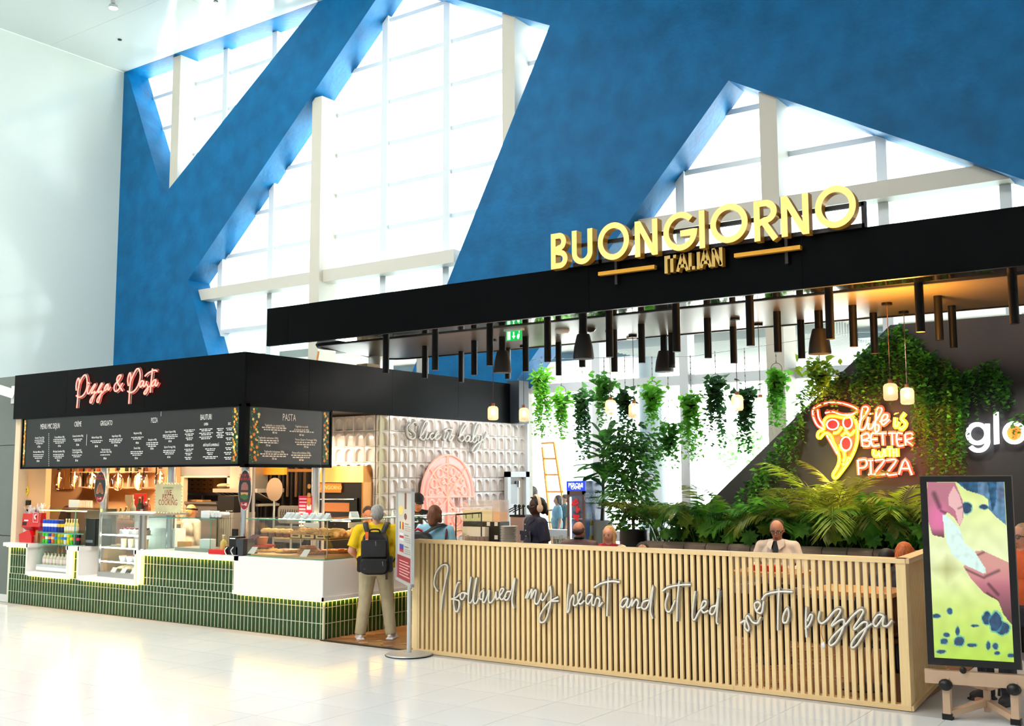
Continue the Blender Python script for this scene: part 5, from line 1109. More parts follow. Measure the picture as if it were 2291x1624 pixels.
# ---- oval signs and the zigzag sign on the posts
def oval(x, y, Yq, rx, rz_, lb, art):
    p = at_y(x, y, Yq); t = thing('oval_sign', lb, 'sign', p)
    def e(r, rr, n=32): return [(p.x+r*cos(2*pi*k/n), Yq, p.z+rr*sin(2*pi*k/n)) for k in range(n)]
    MB().prism(e(rx, rz_), (0, .012, 0)).build('rim', M_ink, t, 0); m = MB(); m.prism([(a, b-.002, c) for a, b, c in e(rx*.95, rz_*.97)], (0, .004, 0)); m.build('face', mat('dark sign face', (44, 50, 50), .5), t, 0)
    m = MB(); k0 = [(rx*.95*cos(a), rz_*.97*sin(a)) for a in [math.radians(v) for v in range(218, 323, 8)]]; m.prism([(p.x+u, Yq-.004, p.z+v) for u, v in k0], (0, .003, 0)); m.build('red_band', mat('dark red print', (158, 16, 30), .5), t, 0)
    m = MB(); m.text("IT'S OK TO", rz_*.2, (p.x, Yq-.004, p.z+rz_*.66), (1, 0, 0), (0, 0, 1), .8, bold=.02); m.text('TAKE IN A BITE' if False else 'TAKE ON PLANE', rz_*.2, (p.x, Yq-.004, p.z+rz_*.48), (1, 0, 0), (0, 0, 1), .62, bold=.02); m.build('lettering', mat('coral print', (240, 80, 80), .5), t, 0, fix=False)
    m = MB(); m.text('1--40', rz_*.2, (p.x, Yq-.006, p.z-rz_*.78), (1, 0, 0), (0, 0, 1), bold=.03); m.build('price', M_ink, t, 0, fix=False)
    art(t, p, Yq-.004, rx, rz_); MB().box(p.x-.03, p.x+.03, Yq+.012, 10.30, p.z-.03, p.z+.03).build('bracket', M_dark, t, 0); return t
def art_croissant(t, p, y, rx, rz_):
    m = MB(); m.prism([(p.x+rx*u, y, p.z+rz_*v) for u, v in ((-.62, -.42), (-.6, -.2), (-.4, .1), (-.1, .3), (.15, .28), (.45, .02), (.65, -.3), (.6, -.45), (.3, -.4), (.0, -.3), (-.3, -.42))], (0, .003, 0)); m.build('pastry_print', mat('pastry print', (206, 140, 104), .6), t, 0)
    m = MB(); [m.bar((p.x+rx*(-.35+.2*k), y-.002, p.z-rz_*.35), (p.x+rx*(-.2+.15*k), y-.002, p.z+rz_*.18), .012, .002, V((0, 1, 0))) for k in range(5)]; m.build('fold_print', mat('fold print', (150, 88, 58), .6), t, 0)
def art_burger(t, p, y, rx, rz_):
    for nm, c, ps in (('bun_print', (176, 116, 104), ((-.55, 0), (-.5, .25), (-.2, .38), (.25, .38), (.55, .22), (.58, 0))), ('patty_print', (90, 40, 34), ((-.6, -.12), (-.58, .0), (.58, .0), (.6, -.12))), ('cheese_print', (226, 170, 110), ((-.55, -.25), (-.6, -.12), (.6, -.12), (.5, -.28), (0, -.2))), ('salad_print', (70, 110, 50), ((-.6, -.38), (-.62, -.24), (0, -.2), (.6, -.26), (.55, -.42), (0, -.5)))):
        m = MB(); m.prism([(p.x+rx*u, y, p.z+rz_*v) for u, v in ps], (0, .003, 0)); m.build(nm, mat(nm, c, .6), t, 0)
oval(224, 1090, 10.2, .15, .25, 'black oval sign with a croissant on the second post', art_croissant)
oval(547.5, 1096, 10.2, .135, .285, 'black oval sign with a burger on the corner post', art_burger)
t = thing('zigzag_sign', 'cream sign with zigzag edges reading LIVE PASTA COOKING', 'sign', at_y(378, 1145, 10.2)); a, b = at_y(349, 1084, 10.2), at_y(404, 1145, 10.2); n = 9
def zz(p, q, out): return [(p[0]+(q[0]-p[0])*k/(2*n)+(out[0] if k % 2 else 0), p[1]+(q[1]-p[1])*k/(2*n)+(out[1] if k % 2 else 0)) for k in range(2*n)]
e = .03; ol = zz((a.x, b.z), (b.x, b.z), (0, -e)) + zz((b.x, b.z), (b.x, a.z), (e, 0)) + zz((b.x, a.z), (a.x, a.z), (0, e)) + zz((a.x, a.z), (a.x, b.z), (-e, 0))
MB().box((a.x+b.x)/2-.03, (a.x+b.x)/2+.03, 10.212, 10.3, a.z-.3, a.z-.24).build('bracket', M_dark, t, 0); MB().prism([(x, 10.2, z) for x, z in ol], (0, .012, 0)).build('panel', mat('cream sign panel', (246, 232, 178), .6, noise=(9, .05)), t, 0)
m = MB(); cx_ = (a.x+b.x)/2
for s, z in (('LIVE', 1122), ('PASTA', 1132), ('COOKING', 1144)): m.text(s, .12, (cx_, 10.197, at_y(378, z-14, 10.2).z), (1, 0, 0), (0, 0, 1), .8)
m.build('lettering', mat('brick red print', (190, 78, 66), .6), t, 0, fix=False); m = MB(); m.text('BUONGIORNO', .035, (cx_, 10.197, at_y(378, 1093, 10.2).z), (1, 0, 0), (0, 0, 1)); m.build('small_lettering', mat('green print', (90, 140, 80), .6), t, 0, fix=False)
# ================================================================ people
SKIN = {}
def skin(c): return mat('skin %d %d %d' % c, c, .5, noise=(9, .05))
def cloth(c, n=.08): return mat('cloth %d %d %d' % c, c, .85, noise=(14, n), bump=(40, .15))
def remesh(o, v=.012, it=6):
    m = o.modifiers.new('remesh', 'REMESH'); m.mode = 'VOXEL'; m.voxel_size = v; m.use_smooth_shade = True
    if it: s = o.modifiers.new('smooth', 'SMOOTH'); s.iterations = it; s.factor = .5
    return o
def person(label, x, y, h, rz, sk, hair, top, bottom=(40, 42, 52), z0=0., seat=None, wid=1., sex='m', head=(0, 0), arms=None, hairlen=0, sleeve='short', bald=False, shoes=(40, 36, 34), v=.014, face=True, collar=False, belly=1.):
    t = thing('person', label, 'person', (x, y, z0), rz)
    H_ = h; w = .118*wid*(1 if sex == 'm' else .9)
    hip = seat if seat else .515*H_; dz = hip-.515*H_         # seated: the trunk drops to the seat
    def Q(a, b, c): return V((a*H_, b*H_, c*H_+dz))
    Rh = Matrix.Rotation(head[0], 3, 'Z') @ Matrix.Rotation(head[1], 3, 'X'); nb = Q(0, .008, .86)
    def hd(a, b, c): return nb + Rh @ V((a*H_, b*H_, (c-.86)*H_))
    sh = [Q(s*w*.92, .005, .815) for s in (-1, 1)]; hp = [Q(s*.052*wid, 0, .50) for s in (-1, 1)]
    arms = arms or [None, None]; A = []
    for i, s in enumerate((-1, 1)):
        a = arms[i] or ((s*(w+.03), .015, .64), (s*(w+.035), -.02, .49))
        A.append((Q(*a[0]), Q(*a[1])))
    K = []
    for i, s in enumerate((-1, 1)):
        if seat: k = V((s*.075*H_, -.24*H_, hip+.03)); a = V((s*.075*H_, -.23*H_, .05))
        else: k = V((s*.07*wid*H_, -.008*H_, .28*H_)); a = V((s*.095*wid*H_, .01*H_, .045*H_))
        K.append((k, a))
    b = MB(); hs = .0
    b.ball(hd(0, .004, .945), (.046*H_, .058*H_, .056*H_), 16, 12, Rh); b.ball(hd(0, -.012, .915), (.038*H_, .045*H_, .046*H_), 14, 10, Rh)
    b.ball(hd(0, -.03, .888), (.022*H_, .02*H_, .016*H_), 10, 8, Rh); b.ball(hd(0, -.06, .918), (.0075*H_, .013*H_, .011*H_), 8, 6, Rh); b.cap(hd(0, -.05, .938), hd(0, -.062, .918), .005*H_, .006*H_, 8)
    for s in (-1, 1): b.ball(hd(s*.047, .006, .925), (.006*H_, .013*H_, .018*H_), 8, 6, Rh)
    b.cap(nb-V((0, 0, .04*H_)), hd(0, 0, .9), .034*H_, .031*H_)
    b.ball(Q(0, 0, .745), (w*.9*H_, .066*H_, .1*H_), 16, 10); b.ball(Q(0, -.008*belly, .63), (w*.8*H_*belly, .066*H_*belly, .1*H_), 16, 10); b.ball(Q(0, 0, .535), (w*.85*H_, .068*H_, .07*H_), 16, 10)
    b.cap(sh[0], sh[1], .034*H_); b.cap(sh[0], nb-V((0, 0, .025*H_)), .03*H_); b.cap(sh[1], nb-V((0, 0, .025*H_)), .03*H_)
    for i in (0, 1):
        e, wr = A[i]; b.cap(sh[i], e, .033*H_*wid**.5, .025*H_*wid**.5); b.cap(e, wr, .025*H_*wid**.5, .017*H_)
        k, an = K[i]; b.cap(hp[i], k, .054*H_*wid**.6, .034*H_); b.cap(k, an, .034*H_, .022*H_)
        b.cap(an-V((0, 0, .02*H_)), an+V((0, -.085*H_, -.026*H_)), .022*H_, .017*H_)
    remesh(b.build('body', skin(sk), t, 0, local=True), v)
    for i, s in enumerate((-1, 1)):
        e, wr = A[i]; d = (wr-e).normalized(); sx_ = frame(d, V((0, 1, .2)))[0]*s; m = MB(); ln = .1*H_
        up_ = d.cross(sx_)
        m.ball(wr+d*.028*H_, (.022*H_, .013*H_, .032*H_), 10, 8, Matrix((sx_, up_, d)).transposed())
        for f in range(4):
            o = wr+d*.05*H_+sx_*((f-1.5)*.0115*H_); L = (.036, .044, .041, .032)[f]*H_; c = d*.8+up_*(-.5 if s > 0 else .5)*.7
            m.cap(o-d*.01*H_, o+d*L*.55, .0058*H_, .0054*H_, 7); m.cap(o+d*L*.55, o+d*L*.55+c.normalized()*L*.5, .0054*H_, .0045*H_, 7)
        o = wr+d*.02*H_-sx_*.018*H_; m.cap(o, o+d*.024*H_-sx_*.014*H_, .0075*H_, .006*H_, 7); m.cap(o+d*.024*H_-sx_*.014*H_, o+d*.044*H_-sx_*.014*H_, .006*H_, .005*H_, 7)
        m.build('hand', skin(sk), t, 40, local=True)
    m = MB(); g = 1.13
    m.ball(Q(0, 0, .745), (w*.9*H_*g, .066*H_*1.2, .1*H_*1.04), 18, 12); m.ball(Q(0, -.01*belly, .635), (w*.82*H_*g*belly, .068*H_*1.18*belly, .11*H_), 18, 12)
    m.lathe([(w*.83*H_*g*belly*.98, -.0), (w*.83*H_*g*belly, .09*H_), (w*.7*H_, .15*H_), (0, .16*H_)], (0, 0, 0), 20); k = len(m.v)-0
    nl = 4*20; st = len(m.v)-(3*20+20); m.v[st:] = [(p[0], p[1]*.74, p[2]+.53*H_+dz) for p in m.v[st:]]
    m.cap(sh[0], sh[1], .042*H_); m.cap(sh[0], nb-V((0, 0, .022*H_)), .038*H_, .036*H_); m.cap(sh[1], nb-V((0, 0, .022*H_)), .038*H_, .036*H_)
    for i in (0, 1):
        e, wr = A[i]
        if sleeve == 'short': q = sh[i].lerp(e, .82); m.cyl(sh[i], q, .042*H_*wid**.5, .041*H_*wid**.5, 14)
        else: m.cap(sh[i], e, .04*H_*wid**.5, .032*H_*wid**.5); m.cyl(e, e.lerp(wr, .93), .032*H_*wid**.5, .025*H_, 12)
        m.ball(sh[i], .042*H_, 12, 8)
    tp = remesh(m.build('top', cloth(top), t, 0, local=True), v, 5)
    m = MB(); m.lathe([(w*.8*H_, .0), (w*.86*H_, .03*H_), (w*.84*H_, .075*H_)], (0, 0, 0), 20); m.v = [(p[0], p[1]*.74, p[2]+.475*H_+dz) for p in m.v]
    m.ball(Q(0, 0, .53), (w*.9*H_, .075*H_, .06*H_), 16, 10)
    for i in (0, 1):
        k, an = K[i]; m.cap(hp[i], k, .062*H_*wid**.5, .046*H_*wid**.4); m.cyl(k, an+V((0, 0, -.01*H_)), .046*H_*wid**.4, .04*H_*wid**.3, 14); m.ball(k, .046*H_*wid**.4)
    remesh(m.build('trousers', cloth(bottom), t, 0, local=True), v, 5)
    for i in (0, 1):
        k, an = K[i]; m = MB(); f = an+V((0, 0, -.045*H_)) if not seat else an-V((0, 0, .05)); d = V(((-1, 1)[i]*.25, -1, 0)).normalized(); r = Matrix.Rotation(math.atan2(d.x, -d.y), 3, 'Z')
        m.ball(f+d*.03*H_+V((0, 0, .026*H_)), (.029*H_, .078*H_, .03*H_), 14, 8, r); m.obox(f+d*.03*H_+V((0, 0, .01)), .056*H_, .15*H_, .02, r); remesh(m.build('shoe', mat('shoe %d %d %d' % shoes, shoes, .6), t, 0, local=True), .009, 3)
    # hair
    m = MB(); g = 1.1
    if not bald:
        m.ball(hd(0, .012, .955), (.05*H_, .056*H_, .052*H_), 16, 10, Rh); m.ball(hd(0, .032, .93), (.047*H_, .04*H_, .05*H_), 14, 10, Rh)
        if hairlen:
            m.ball(hd(0, .03, .915), (.056*H_, .045*H_, .05*H_), 14, 10, Rh)
            for s in (-1, 1): m.cap(hd(s*.04, .002, .955), hd(s*.047, .005, .955-hairlen), .017*H_, .014*H_)
            m.cap(hd(0, .035, .94), hd(0, .042, .945-hairlen), .042*H_, .034*H_)
    else:
        m.ball(hd(0, .03, .925), (.048*H_, .036*H_, .03*H_), 14, 10, Rh)
        for s in (-1, 1): m.ball(hd(s*.042, .014, .935), (.008*H_, .028*H_, .022*H_), 8, 6, Rh)
    remesh(m.build('hair', mat('hair %d %d %d' % hair, hair, .6, noise=(30, .35), stretch=(2, 2, .4)), t, 0, local=True), .009, 3)
    if face:
        for s in (-1, 1):
            m = MB(); m.ball(hd(s*.0185, -.048, .931), (.0085*H_, .006*H_, .0055*H_), 8, 6, Rh); e = m.build('eye', mat('eye white', (226, 220, 214), .2), t, 40, local=True)
            m = MB(); m.ball(hd(s*.0185, -.0528, .931), (.0042*H_, .003*H_, .0045*H_), 8, 6, Rh); m.build('iris', mat('iris', (30, 24, 20), .2), e, 40, local=True)
            m = MB(); m.cap(hd(s*.009, -.054, .943), hd(s*.028, -.049, .943), .0026*H_, .002*H_, 6); m.build('eyebrow', mat('hair %d %d %d' % hair, hair, .6), t, 40, local=True)
        m = MB(); m.ball(hd(0, -.0525, .899), (.0135*H_, .006*H_, .0042*H_), 10, 6, Rh); m.build('lips', mat('lips %d' % sk[0], tuple(int(c*.78) if i else int(c*.92) for i, c in enumerate(sk)), .45), t, 40, local=True)
    return t, hd, Q, Rh, H_
def local_build(m, name, mt, t, sm=40): return m.build(name, mt, t, sm, local=True)
def glasses(t, hd, H_, dark=False, c=(20, 18, 20)):
    m = MB(); r = .0145*H_
    for s in (-1, 1):
        o = hd(s*.02, -.06, .931); ring = [o+(hd(1, 0, 0)-hd(0, 0, 0)).normalized()*(r*cos(k*pi/5))+(hd(0, 0, 1)-hd(0, 0, 0)).normalized()*(r*.78*sin(k*pi/5)) for k in range(10)]
        m.tube(ring, .0018*H_, 5, True)
        if dark: m.prism(ring, (hd(0, .006, 0)-hd(0, 0, 0)))
        m.cap(hd(s*.034, -.058, .934), hd(s*.047, .0, .932), .0022*H_, .002*H_, 6)
    m.cap(hd(-.006, -.062, .933), hd(.006, -.062, .933), .0018*H_, .0018*H_, 6); local_build(m, 'glasses', mat('glasses %d' % c[0], c, .25), t)
def face_to(dx, dy): return math.atan2(dx, -dy)
# man in yellow with a backpack
px0 = at_z(838, 1430, 0); X1, Y1 = px0.x, px0.y+.02; r1 = face_to(-.60, .80)
t, hd, Q, Rh, H_ = person('man in a yellow T-shirt and khaki trousers standing at the display case', X1, Y1, 1.70, r1, (222, 158, 130), (150, 146, 140), (234, 192, 12), (188, 174, 140), wid=1.22, belly=1.14, head=(.35, .0), arms=[((-.195, .0, .66), (-.12, -.13, .60)), ((.19, .01, .655), (.13, -.12, .58))], shoes=(236, 234, 232), v=.011)
glasses(t, hd, H_)
m = MB(); m.box(-.155, -.13, .06, .14, .76, .9); local_build(m, 'belt_pouch', mat('brown leather', (84, 60, 40), .6), t, 0)
def rel(t, p): return wm(t) @ V(p)
def rbox(x0, x1, y0, y1, z0, z1, r=.05, tp=.0):
    # soft box: rounded outline seen from behind, extruded with a bulging back
    m = MB(); out = []
    for cx, cz, s0 in ((x1-r-tp, z1-r, 0), (x0+r+tp, z1-r, 90), (x0+r, z0+r, 180), (x1-r, z0+r, 270)):
        for k in range(5): a = math.radians(s0+22.5*k); out.append((cx+r*cos(a), cz+r*sin(a)))
    n = len(out); cx, cz = (x0+x1)/2, (z0+z1)/2; L = []
    for f, yy in ((1., y0), (1.02, y0+(y1-y0)*.35), (.99, y0+(y1-y0)*.75), (.9, y1)): L.append([(cx+(x-cx)*f, yy, cz+(z-cz)*f) for x, z in out])
    vs = [p for l in L for p in l]; fs = [tuple(range(n))[::-1], tuple(range(3*n, 4*n))]
    for j in range(3): fs += [(j*n+i, j*n+(i+1) % n, (j+1)*n+(i+1) % n, (j+1)*n+i) for i in range(n)]
    return m.add(vs, fs)
M_bag = mat('black bag fabric', (13, 13, 14), .62, bump=(90, .2)); M_zip = mat('steel zip', (150, 150, 150), .3, .9)
bp = thing('backpack', 'black two pocket backpack with an orange tag worn by the man in yellow', 'backpack', (X1, Y1, 0), r1)
rbox(-.19, .19, .125, .29, .83, 1.36, .1, .03).build('main_body', M_bag, bp, 40, local=True); rbox(-.165, .165, .28, .335, 1.05, 1.27, .03).build('upper_pocket', M_bag, bp, 40, local=True); rbox(-.175, .175, .28, .345, .85, 1.04, .06).build('lower_pocket', M_bag, bp, 40, local=True)
for s in (-1, 1):
    rbox(s*.19-.035, s*.19+.035, .14, .25, .86, 1.06, .03).build('side_pocket', M_bag, bp, 40, local=True)
    m = MB(); m.tube(spline([(s*.09, .19, 1.34), (s*.125, .135, 1.43), (s*.14, .04, 1.475), (s*.145, -.1, 1.42), (s*.15, -.16, 1.3)], 5), .034, 8, flat=(V((0, .6, .8)), .012)); m.build('strap', M_bag, bp, 40, local=True)
    m = MB(); m.tube(spline([(s*.17, .16, .93), (s*.24, .06, 1.02), (s*.2, -.13, 1.12)], 5), .012, 6); m.build('strap_end', M_bag, bp, 40, local=True)
m = MB(); m.tube(spline([(-.07, .24, 1.345), (-.05, .27, 1.395), (.05, .27, 1.395), (.07, .24, 1.345)], 5), .011, 6); m.build('grab_handle', M_bag, bp, 40, local=True)
m = MB(); m.box(.075, .115, .3, .306, 1.24, 1.37); m.build('orange_tag', mat('orange tag', (246, 104, 30), .5), bp, 0, local=True); m = MB(); m.box(.08, .11, .306, .308, 1.245, 1.28); m.build('tag_print', M_paper, bp, 0, local=True)
for x, z in ((-.02, 1.25), (-.11, 1.0)): m = MB(); m.cap((x, .35, z), (x-.005, .352, z-.05), .006, .004, 6); m.build('zip_pull', M_zip, bp, 40, local=True)
m = MB(); m.box(-.15, .15, .335, .338, 1.262, 1.266); m.box(-.155, .155, .345, .348, 1.02, 1.024); m.box(.1, .135, .348, .35, .9, .92); m.build('zip_line', mat('dark zip', (46, 46, 48), .4), bp, 0, local=True)
# woman in light blue with backpack
p = at_y(974, 1131, 10.75); r2 = face_to(-.35, .94)
t, hd, Q, Rh, H_ = person('woman with a brown bob in a light blue shirt behind the timber partition', p.x, p.y, 1.69, r2, (222, 160, 132), (112, 66, 38), (150, 204, 224), (60, 70, 100), sex='f', wid=1.15, hairlen=.075, head=(-.1, .05), sleeve='long')
m = MB(); m.tube(spline([rel(t, (-.15, .1, 1.42)) - t.location, rel(t, (-.16, .13, 1.3)) - t.location, rel(t, (-.15, .12, 1.1)) - t.location], 4), .014, 6)
bp2 = thing('backpack', 'black and grey backpack hanging from the shoulders of the woman in light blue', 'backpack', (p.x, p.y, 0), r2)
rbox(-.03, .33, .14, .34, .98, 1.36, .1, .02).build('main_body', mat('charcoal bag', (34, 34, 36), .5, bump=(60, .2)), bp2, 40, local=True); rbox(.04, .3, .32, .38, 1.02, 1.24, .06).build('pocket', M_bag, bp2, 40, local=True)
m = MB(); m.tube(spline([(-.16, -.06, 1.38), (-.15, .05, 1.45), (-.05, .14, 1.42), (.08, .2, 1.34)], 5), .03, 8, flat=(V((0, .6, .8)), .014)); m.build('strap', M_bag, bp2, 40, local=True)
m = MB(); m.tube(spline([(-.17, .03, 1.43), (-.185, .11, 1.32), (-.17, .11, 1.15)], 5), .014, 6); m.build('tan_strap', mat('maroon strap', (90, 24, 30), .6), bp2, 40, local=True)
m = MB(); m.tube([(.1, .2, 1.37), (.16, .22, 1.4), (.22, .2, 1.37)], .016, 6); m.build('red_handle', M_red, bp2, 40, local=True)
# staff
p = at_y(823, 1134, 11.6)
t, hd, Q, Rh, H_ = person('shop assistant with dark hair tied back looking down behind the display case', p.x, p.y, p.z+.01, face_to(.5, -.8), (206, 140, 106), (50, 30, 22), (220, 214, 208), sex='f', head=(.2, .35))
m = MB(); m.ball(hd(0, .065, .955), .022*H_); local_build(m, 'hair_bun', mat('hair 50 30 22', (50, 30, 22)), t)
p = at_y(934, 1104, 12.9)
t, hd, Q, Rh, H_ = person('shop assistant in a black cap and T-shirt behind the display case', p.x, p.y, 1.80, face_to(.6, -.8), (200, 140, 110), (24, 20, 20), (16, 16, 18), head=(.25, .45))
m = MB(); m.ball(hd(0, .008, .965), (.053*H_, .062*H_, .048*H_), 16, 10, Rh); m.ball(hd(0, -.06, .958), (.04*H_, .04*H_, .006*H_), 12, 6, Rh); remesh(local_build(m, 'cap', mat('black cap', (18, 18, 20), .8), t, 0), .01, 3)
p = at_y(430, 1130, 11.7)
t, hd, Q, Rh, H_ = person('cook in a cream jacket with a black headband seen from behind the glass guard', p.x, p.y, 1.60, face_to(.15, 1), (214, 150, 118), (206, 160, 90), (240, 222, 196), (60, 56, 54), sex='f', wid=1.2, sleeve='long', head=(.1, .1))
m = MB(); m.tube([hd(.05*cos(a)*1.03, .004+.06*sin(a), .958) for a in [k*pi/8 for k in range(16)]], .009*H_, 6, True); m.cap(hd(0, .065, .945), hd(-.02, .075, .9), .008*H_, .004*H_); m.cap(hd(0, .065, .945), hd(.03, .075, .9), .008*H_, .004*H_); local_build(m, 'headband', M_dark, t)
m = MB(); m.ball(hd(0, .06, .93), .02*H_); local_build(m, 'hair_bun', mat('hair 206 160 90', (206, 160, 90)), t)
# woman with headphones
p = at_y(1197, 1113, 12.0); r3 = face_to(-.46, -.79)
t, hd, Q, Rh, H_ = person('woman in a navy denim shirt with cream headphones and dark sunglasses', p.x, p.y, p.z, r3, (74, 42, 32), (16, 14, 18), (30, 32, 52), (26, 28, 44), sex='f', wid=1.12, v=.011)
glasses(t, hd, H_, True, (24, 12, 12))
m = MB(); m.ball(hd(0, .02, .958), (.053*H_, .062*H_, .05*H_), 16, 10, Rh); m.ball(hd(0, .06, .925), (.042*H_, .035*H_, .055*H_), 14, 8, Rh); m.cap(hd(.0, .085, .9), hd(0, .095, .865), .02*H_, .008*H_); m.ball(hd(.01, -.04, 1.0), (.016*H_, .012*H_, .008*H_), 8, 6, Rh); remesh(local_build(m, 'head_scarf', mat('black satin scarf', (16, 16, 20), .4), t, 0), .01, 3)
hp_ = thing('headphones', 'cream over-ear headphones on the woman in the navy shirt', 'headphones', (p.x, p.y, 0), r3); M_hp = mat('cream plastic', (234, 204, 178), .4)
m = MB(); m.tube([hd(.064*cos(a), .002, .93+.088*sin(a)) for a in [pi*k/14 for k in range(15)]], .008*H_, 8, flat=((hd(0, 1, 0)-hd(0, 0, 0)), .014*H_)); local_build(m, 'headband', M_hp, hp_)
for s in (-1, 1): m = MB(); m.ball(hd(s*.059, .004, .92), (.014*H_, .026*H_, .032*H_), 14, 10, Rh); local_build(m, 'ear_cup', M_hp, hp_)
for k in range(4): m = MB(); m.ball(Q(-.004, -.083+.004*k, .80-.045*k), .009, 8, 6); local_build(m, 'button', M_ink, t)
for s in (-1, 1): m = MB(); m.obox(Q(s*.055, -.074, .735), .13, .012, .05, Matrix.Rotation(-s*.3, 3, 'Z')); m.obox(Q(s*.055, -.071, .70), .115, .008, .09, Matrix.Rotation(-s*.3, 3, 'Z')); local_build(m, 'chest_pocket', mat('denim pocket', (44, 46, 68), .8), t, 0)
m = MB()
for s in (-1, 1): m.add([Q(s*.005, -.055, .835), Q(s*.05, -.03, .855), Q(s*.062, -.045, .825), Q(s*.022, -.075, .80)], [(0, 1, 2, 3)])
local_build(m, 'collar', cloth((36, 38, 60)), t, 0)
# seated guests
def seated(lb, x, ytop, Yp, rz, *a, **k):
    p = at_y(x, ytop, Yp); hh = k.pop('hh', 1.7); st = p.z-.485*hh
    return person(lb, p.x, p.y, hh, rz, *a, seat=st, **k), p, st
CH = []
(t, hd, Q, Rh, H_), p, st = seated('balding man in a grey-brown sweater seated with his back turned', 1296, 1167, 12.5, face_to(-.2, 1), (200, 140, 116), (70, 48, 40), (112, 90, 92), bald=True, sleeve='long', wid=1.1); CH.append((p, st, face_to(-.2, 1)))
m = MB(); m.tube([Q(.036*cos(a), .008+.036*sin(a), .872) for a in [k*pi/8 for k in range(16)]], .011*H_, 6, True); local_build(m, 'collar', M_dark, t)
(t, hd, Q, Rh, H_), p, st = seated('blonde woman in a red patterned top seated facing the camera', 1362, 1177, 12.6, face_to(.25, -.97), (228, 168, 146), (216, 170, 110), (176, 40, 50), sex='f', hairlen=.17, sleeve='long', head=(-.15, .05), v=.011, hh=1.65); CH.append((p, st, face_to(.25, -.97)))
rr = random.Random(4); m = MB()
for k in range(40):
    a = rr.uniform(-1.2, 1.2); z = rr.uniform(.70, .84); m.ball(Q(.115*sin(a), -.078*cos(a), z), .012, 5, 4)
local_build(m, 'flower_print', mat('pale flower print', (226, 170, 160), .8), t)['kind'] = 'stuff'
(t, hd, Q, Rh, H_), p, st = seated('man in a cream shirt and glasses looking down before the banquette', 1738, 1162, 12.2, face_to(.15, -.98), (206, 146, 116), (60, 50, 46), (232, 214, 196), bald=True, sleeve='long', head=(.05, .3), wid=1.05, v=.011, arms=[((-.17, -.02, .68), (-.07, -.17, .63)), ((.17, -.02, .68), (.08, -.17, .63))]); CH.append((p, st, face_to(.15, -.98)))
glasses(t, hd, H_); m = MB(); m.ball(hd(0, .024, .958), (.0475*H_, .047*H_, .0455*H_), 16, 10, Rh); local_build(m, 'cropped_hair', mat('cropped hair', (74, 62, 56), .8, noise=(60, .3)), t); m = MB(); m.prism([Q(-.036, -.062, .855), Q(.036, -.062, .855), Q(.006, -.092, .735), Q(-.006, -.092, .735)], (0, .01, 0)); local_build(m, 'dark_undershirt', M_dark, t, 0)
for s in (-1, 1): m = MB(); m.prism([Q(s*.012, -.078, .855), Q(s*.052, -.04, .865), Q(s*.062, -.07, .825), Q(s*.028, -.094, .795)], (0, .012, .004)); local_build(m, 'collar', cloth((238, 222, 206)), t, 0)
(t, hd, Q, Rh, H_), p, st = seated('person with auburn hair seated at the right end of the partition', 2024, 1213, 11.2, face_to(-.1, 1), (220, 160, 130), (196, 100, 44), (60, 56, 60), sex='f', hairlen=.12, sleeve='long', face=False, arms=[((-.13, -.06, .66), (-.06, -.19, .62)), ((.13, -.06, .66), (.06, -.19, .62))]); CH.append((p, st, face_to(-.1, 1)))
(t, hd, Q, Rh, H_), p, st = seated('dark haired person seated left of the auburn haired guest, barely above the partition rail', 1986, 1228, 11.25, face_to(.1, 1), (200, 150, 120), (26, 22, 22), (70, 66, 70), sleeve='long', face=False); CH.append((p, st, face_to(.1, 1)))
(t, hd, Q, Rh, H_), p, st = seated('dark haired guest bent low beside the beige jacket behind the partition', 1437, 1214, 11.9, face_to(.4, -.9), (200, 150, 120), (30, 24, 22), (60, 40, 40), sleeve='long', face=False); CH.append((p, st, face_to(.4, -.9)))
(t, hd, Q, Rh, H_), p, st = seated('grey haired person in orange at the right edge beyond the display screen', 2284, 1172, 11.0, face_to(-.5, -.8), (214, 150, 120), (176, 140, 104), (220, 92, 40), sleeve='long', wid=1.1); CH.append((p, st, face_to(-.5, -.8)))
glasses(t, hd, H_)
# people outside the window
for x, yt, Yo, lb, c, hr, ll in ((1246, 1108, 21.0, 'person in pale blue holding a child outside the window', (120, 160, 180), (70, 60, 56), .06), (1262, 1106, 21.6, 'person in dark teal outside the window by the drinks fridge', (40, 84, 96), (60, 50, 46), 0), (1188, 1088, 19.6, 'dark haired person outside the window beside the tiled wall', (120, 124, 126), (60, 50, 44), .08)):
    p = at_y(x, yt, Yo); person(lb, p.x, p.y, max(1.3, p.z), face_to(-.6, -.6), (206, 150, 124), hr, c, (70, 80, 90), hairlen=ll, v=.02, face=False)
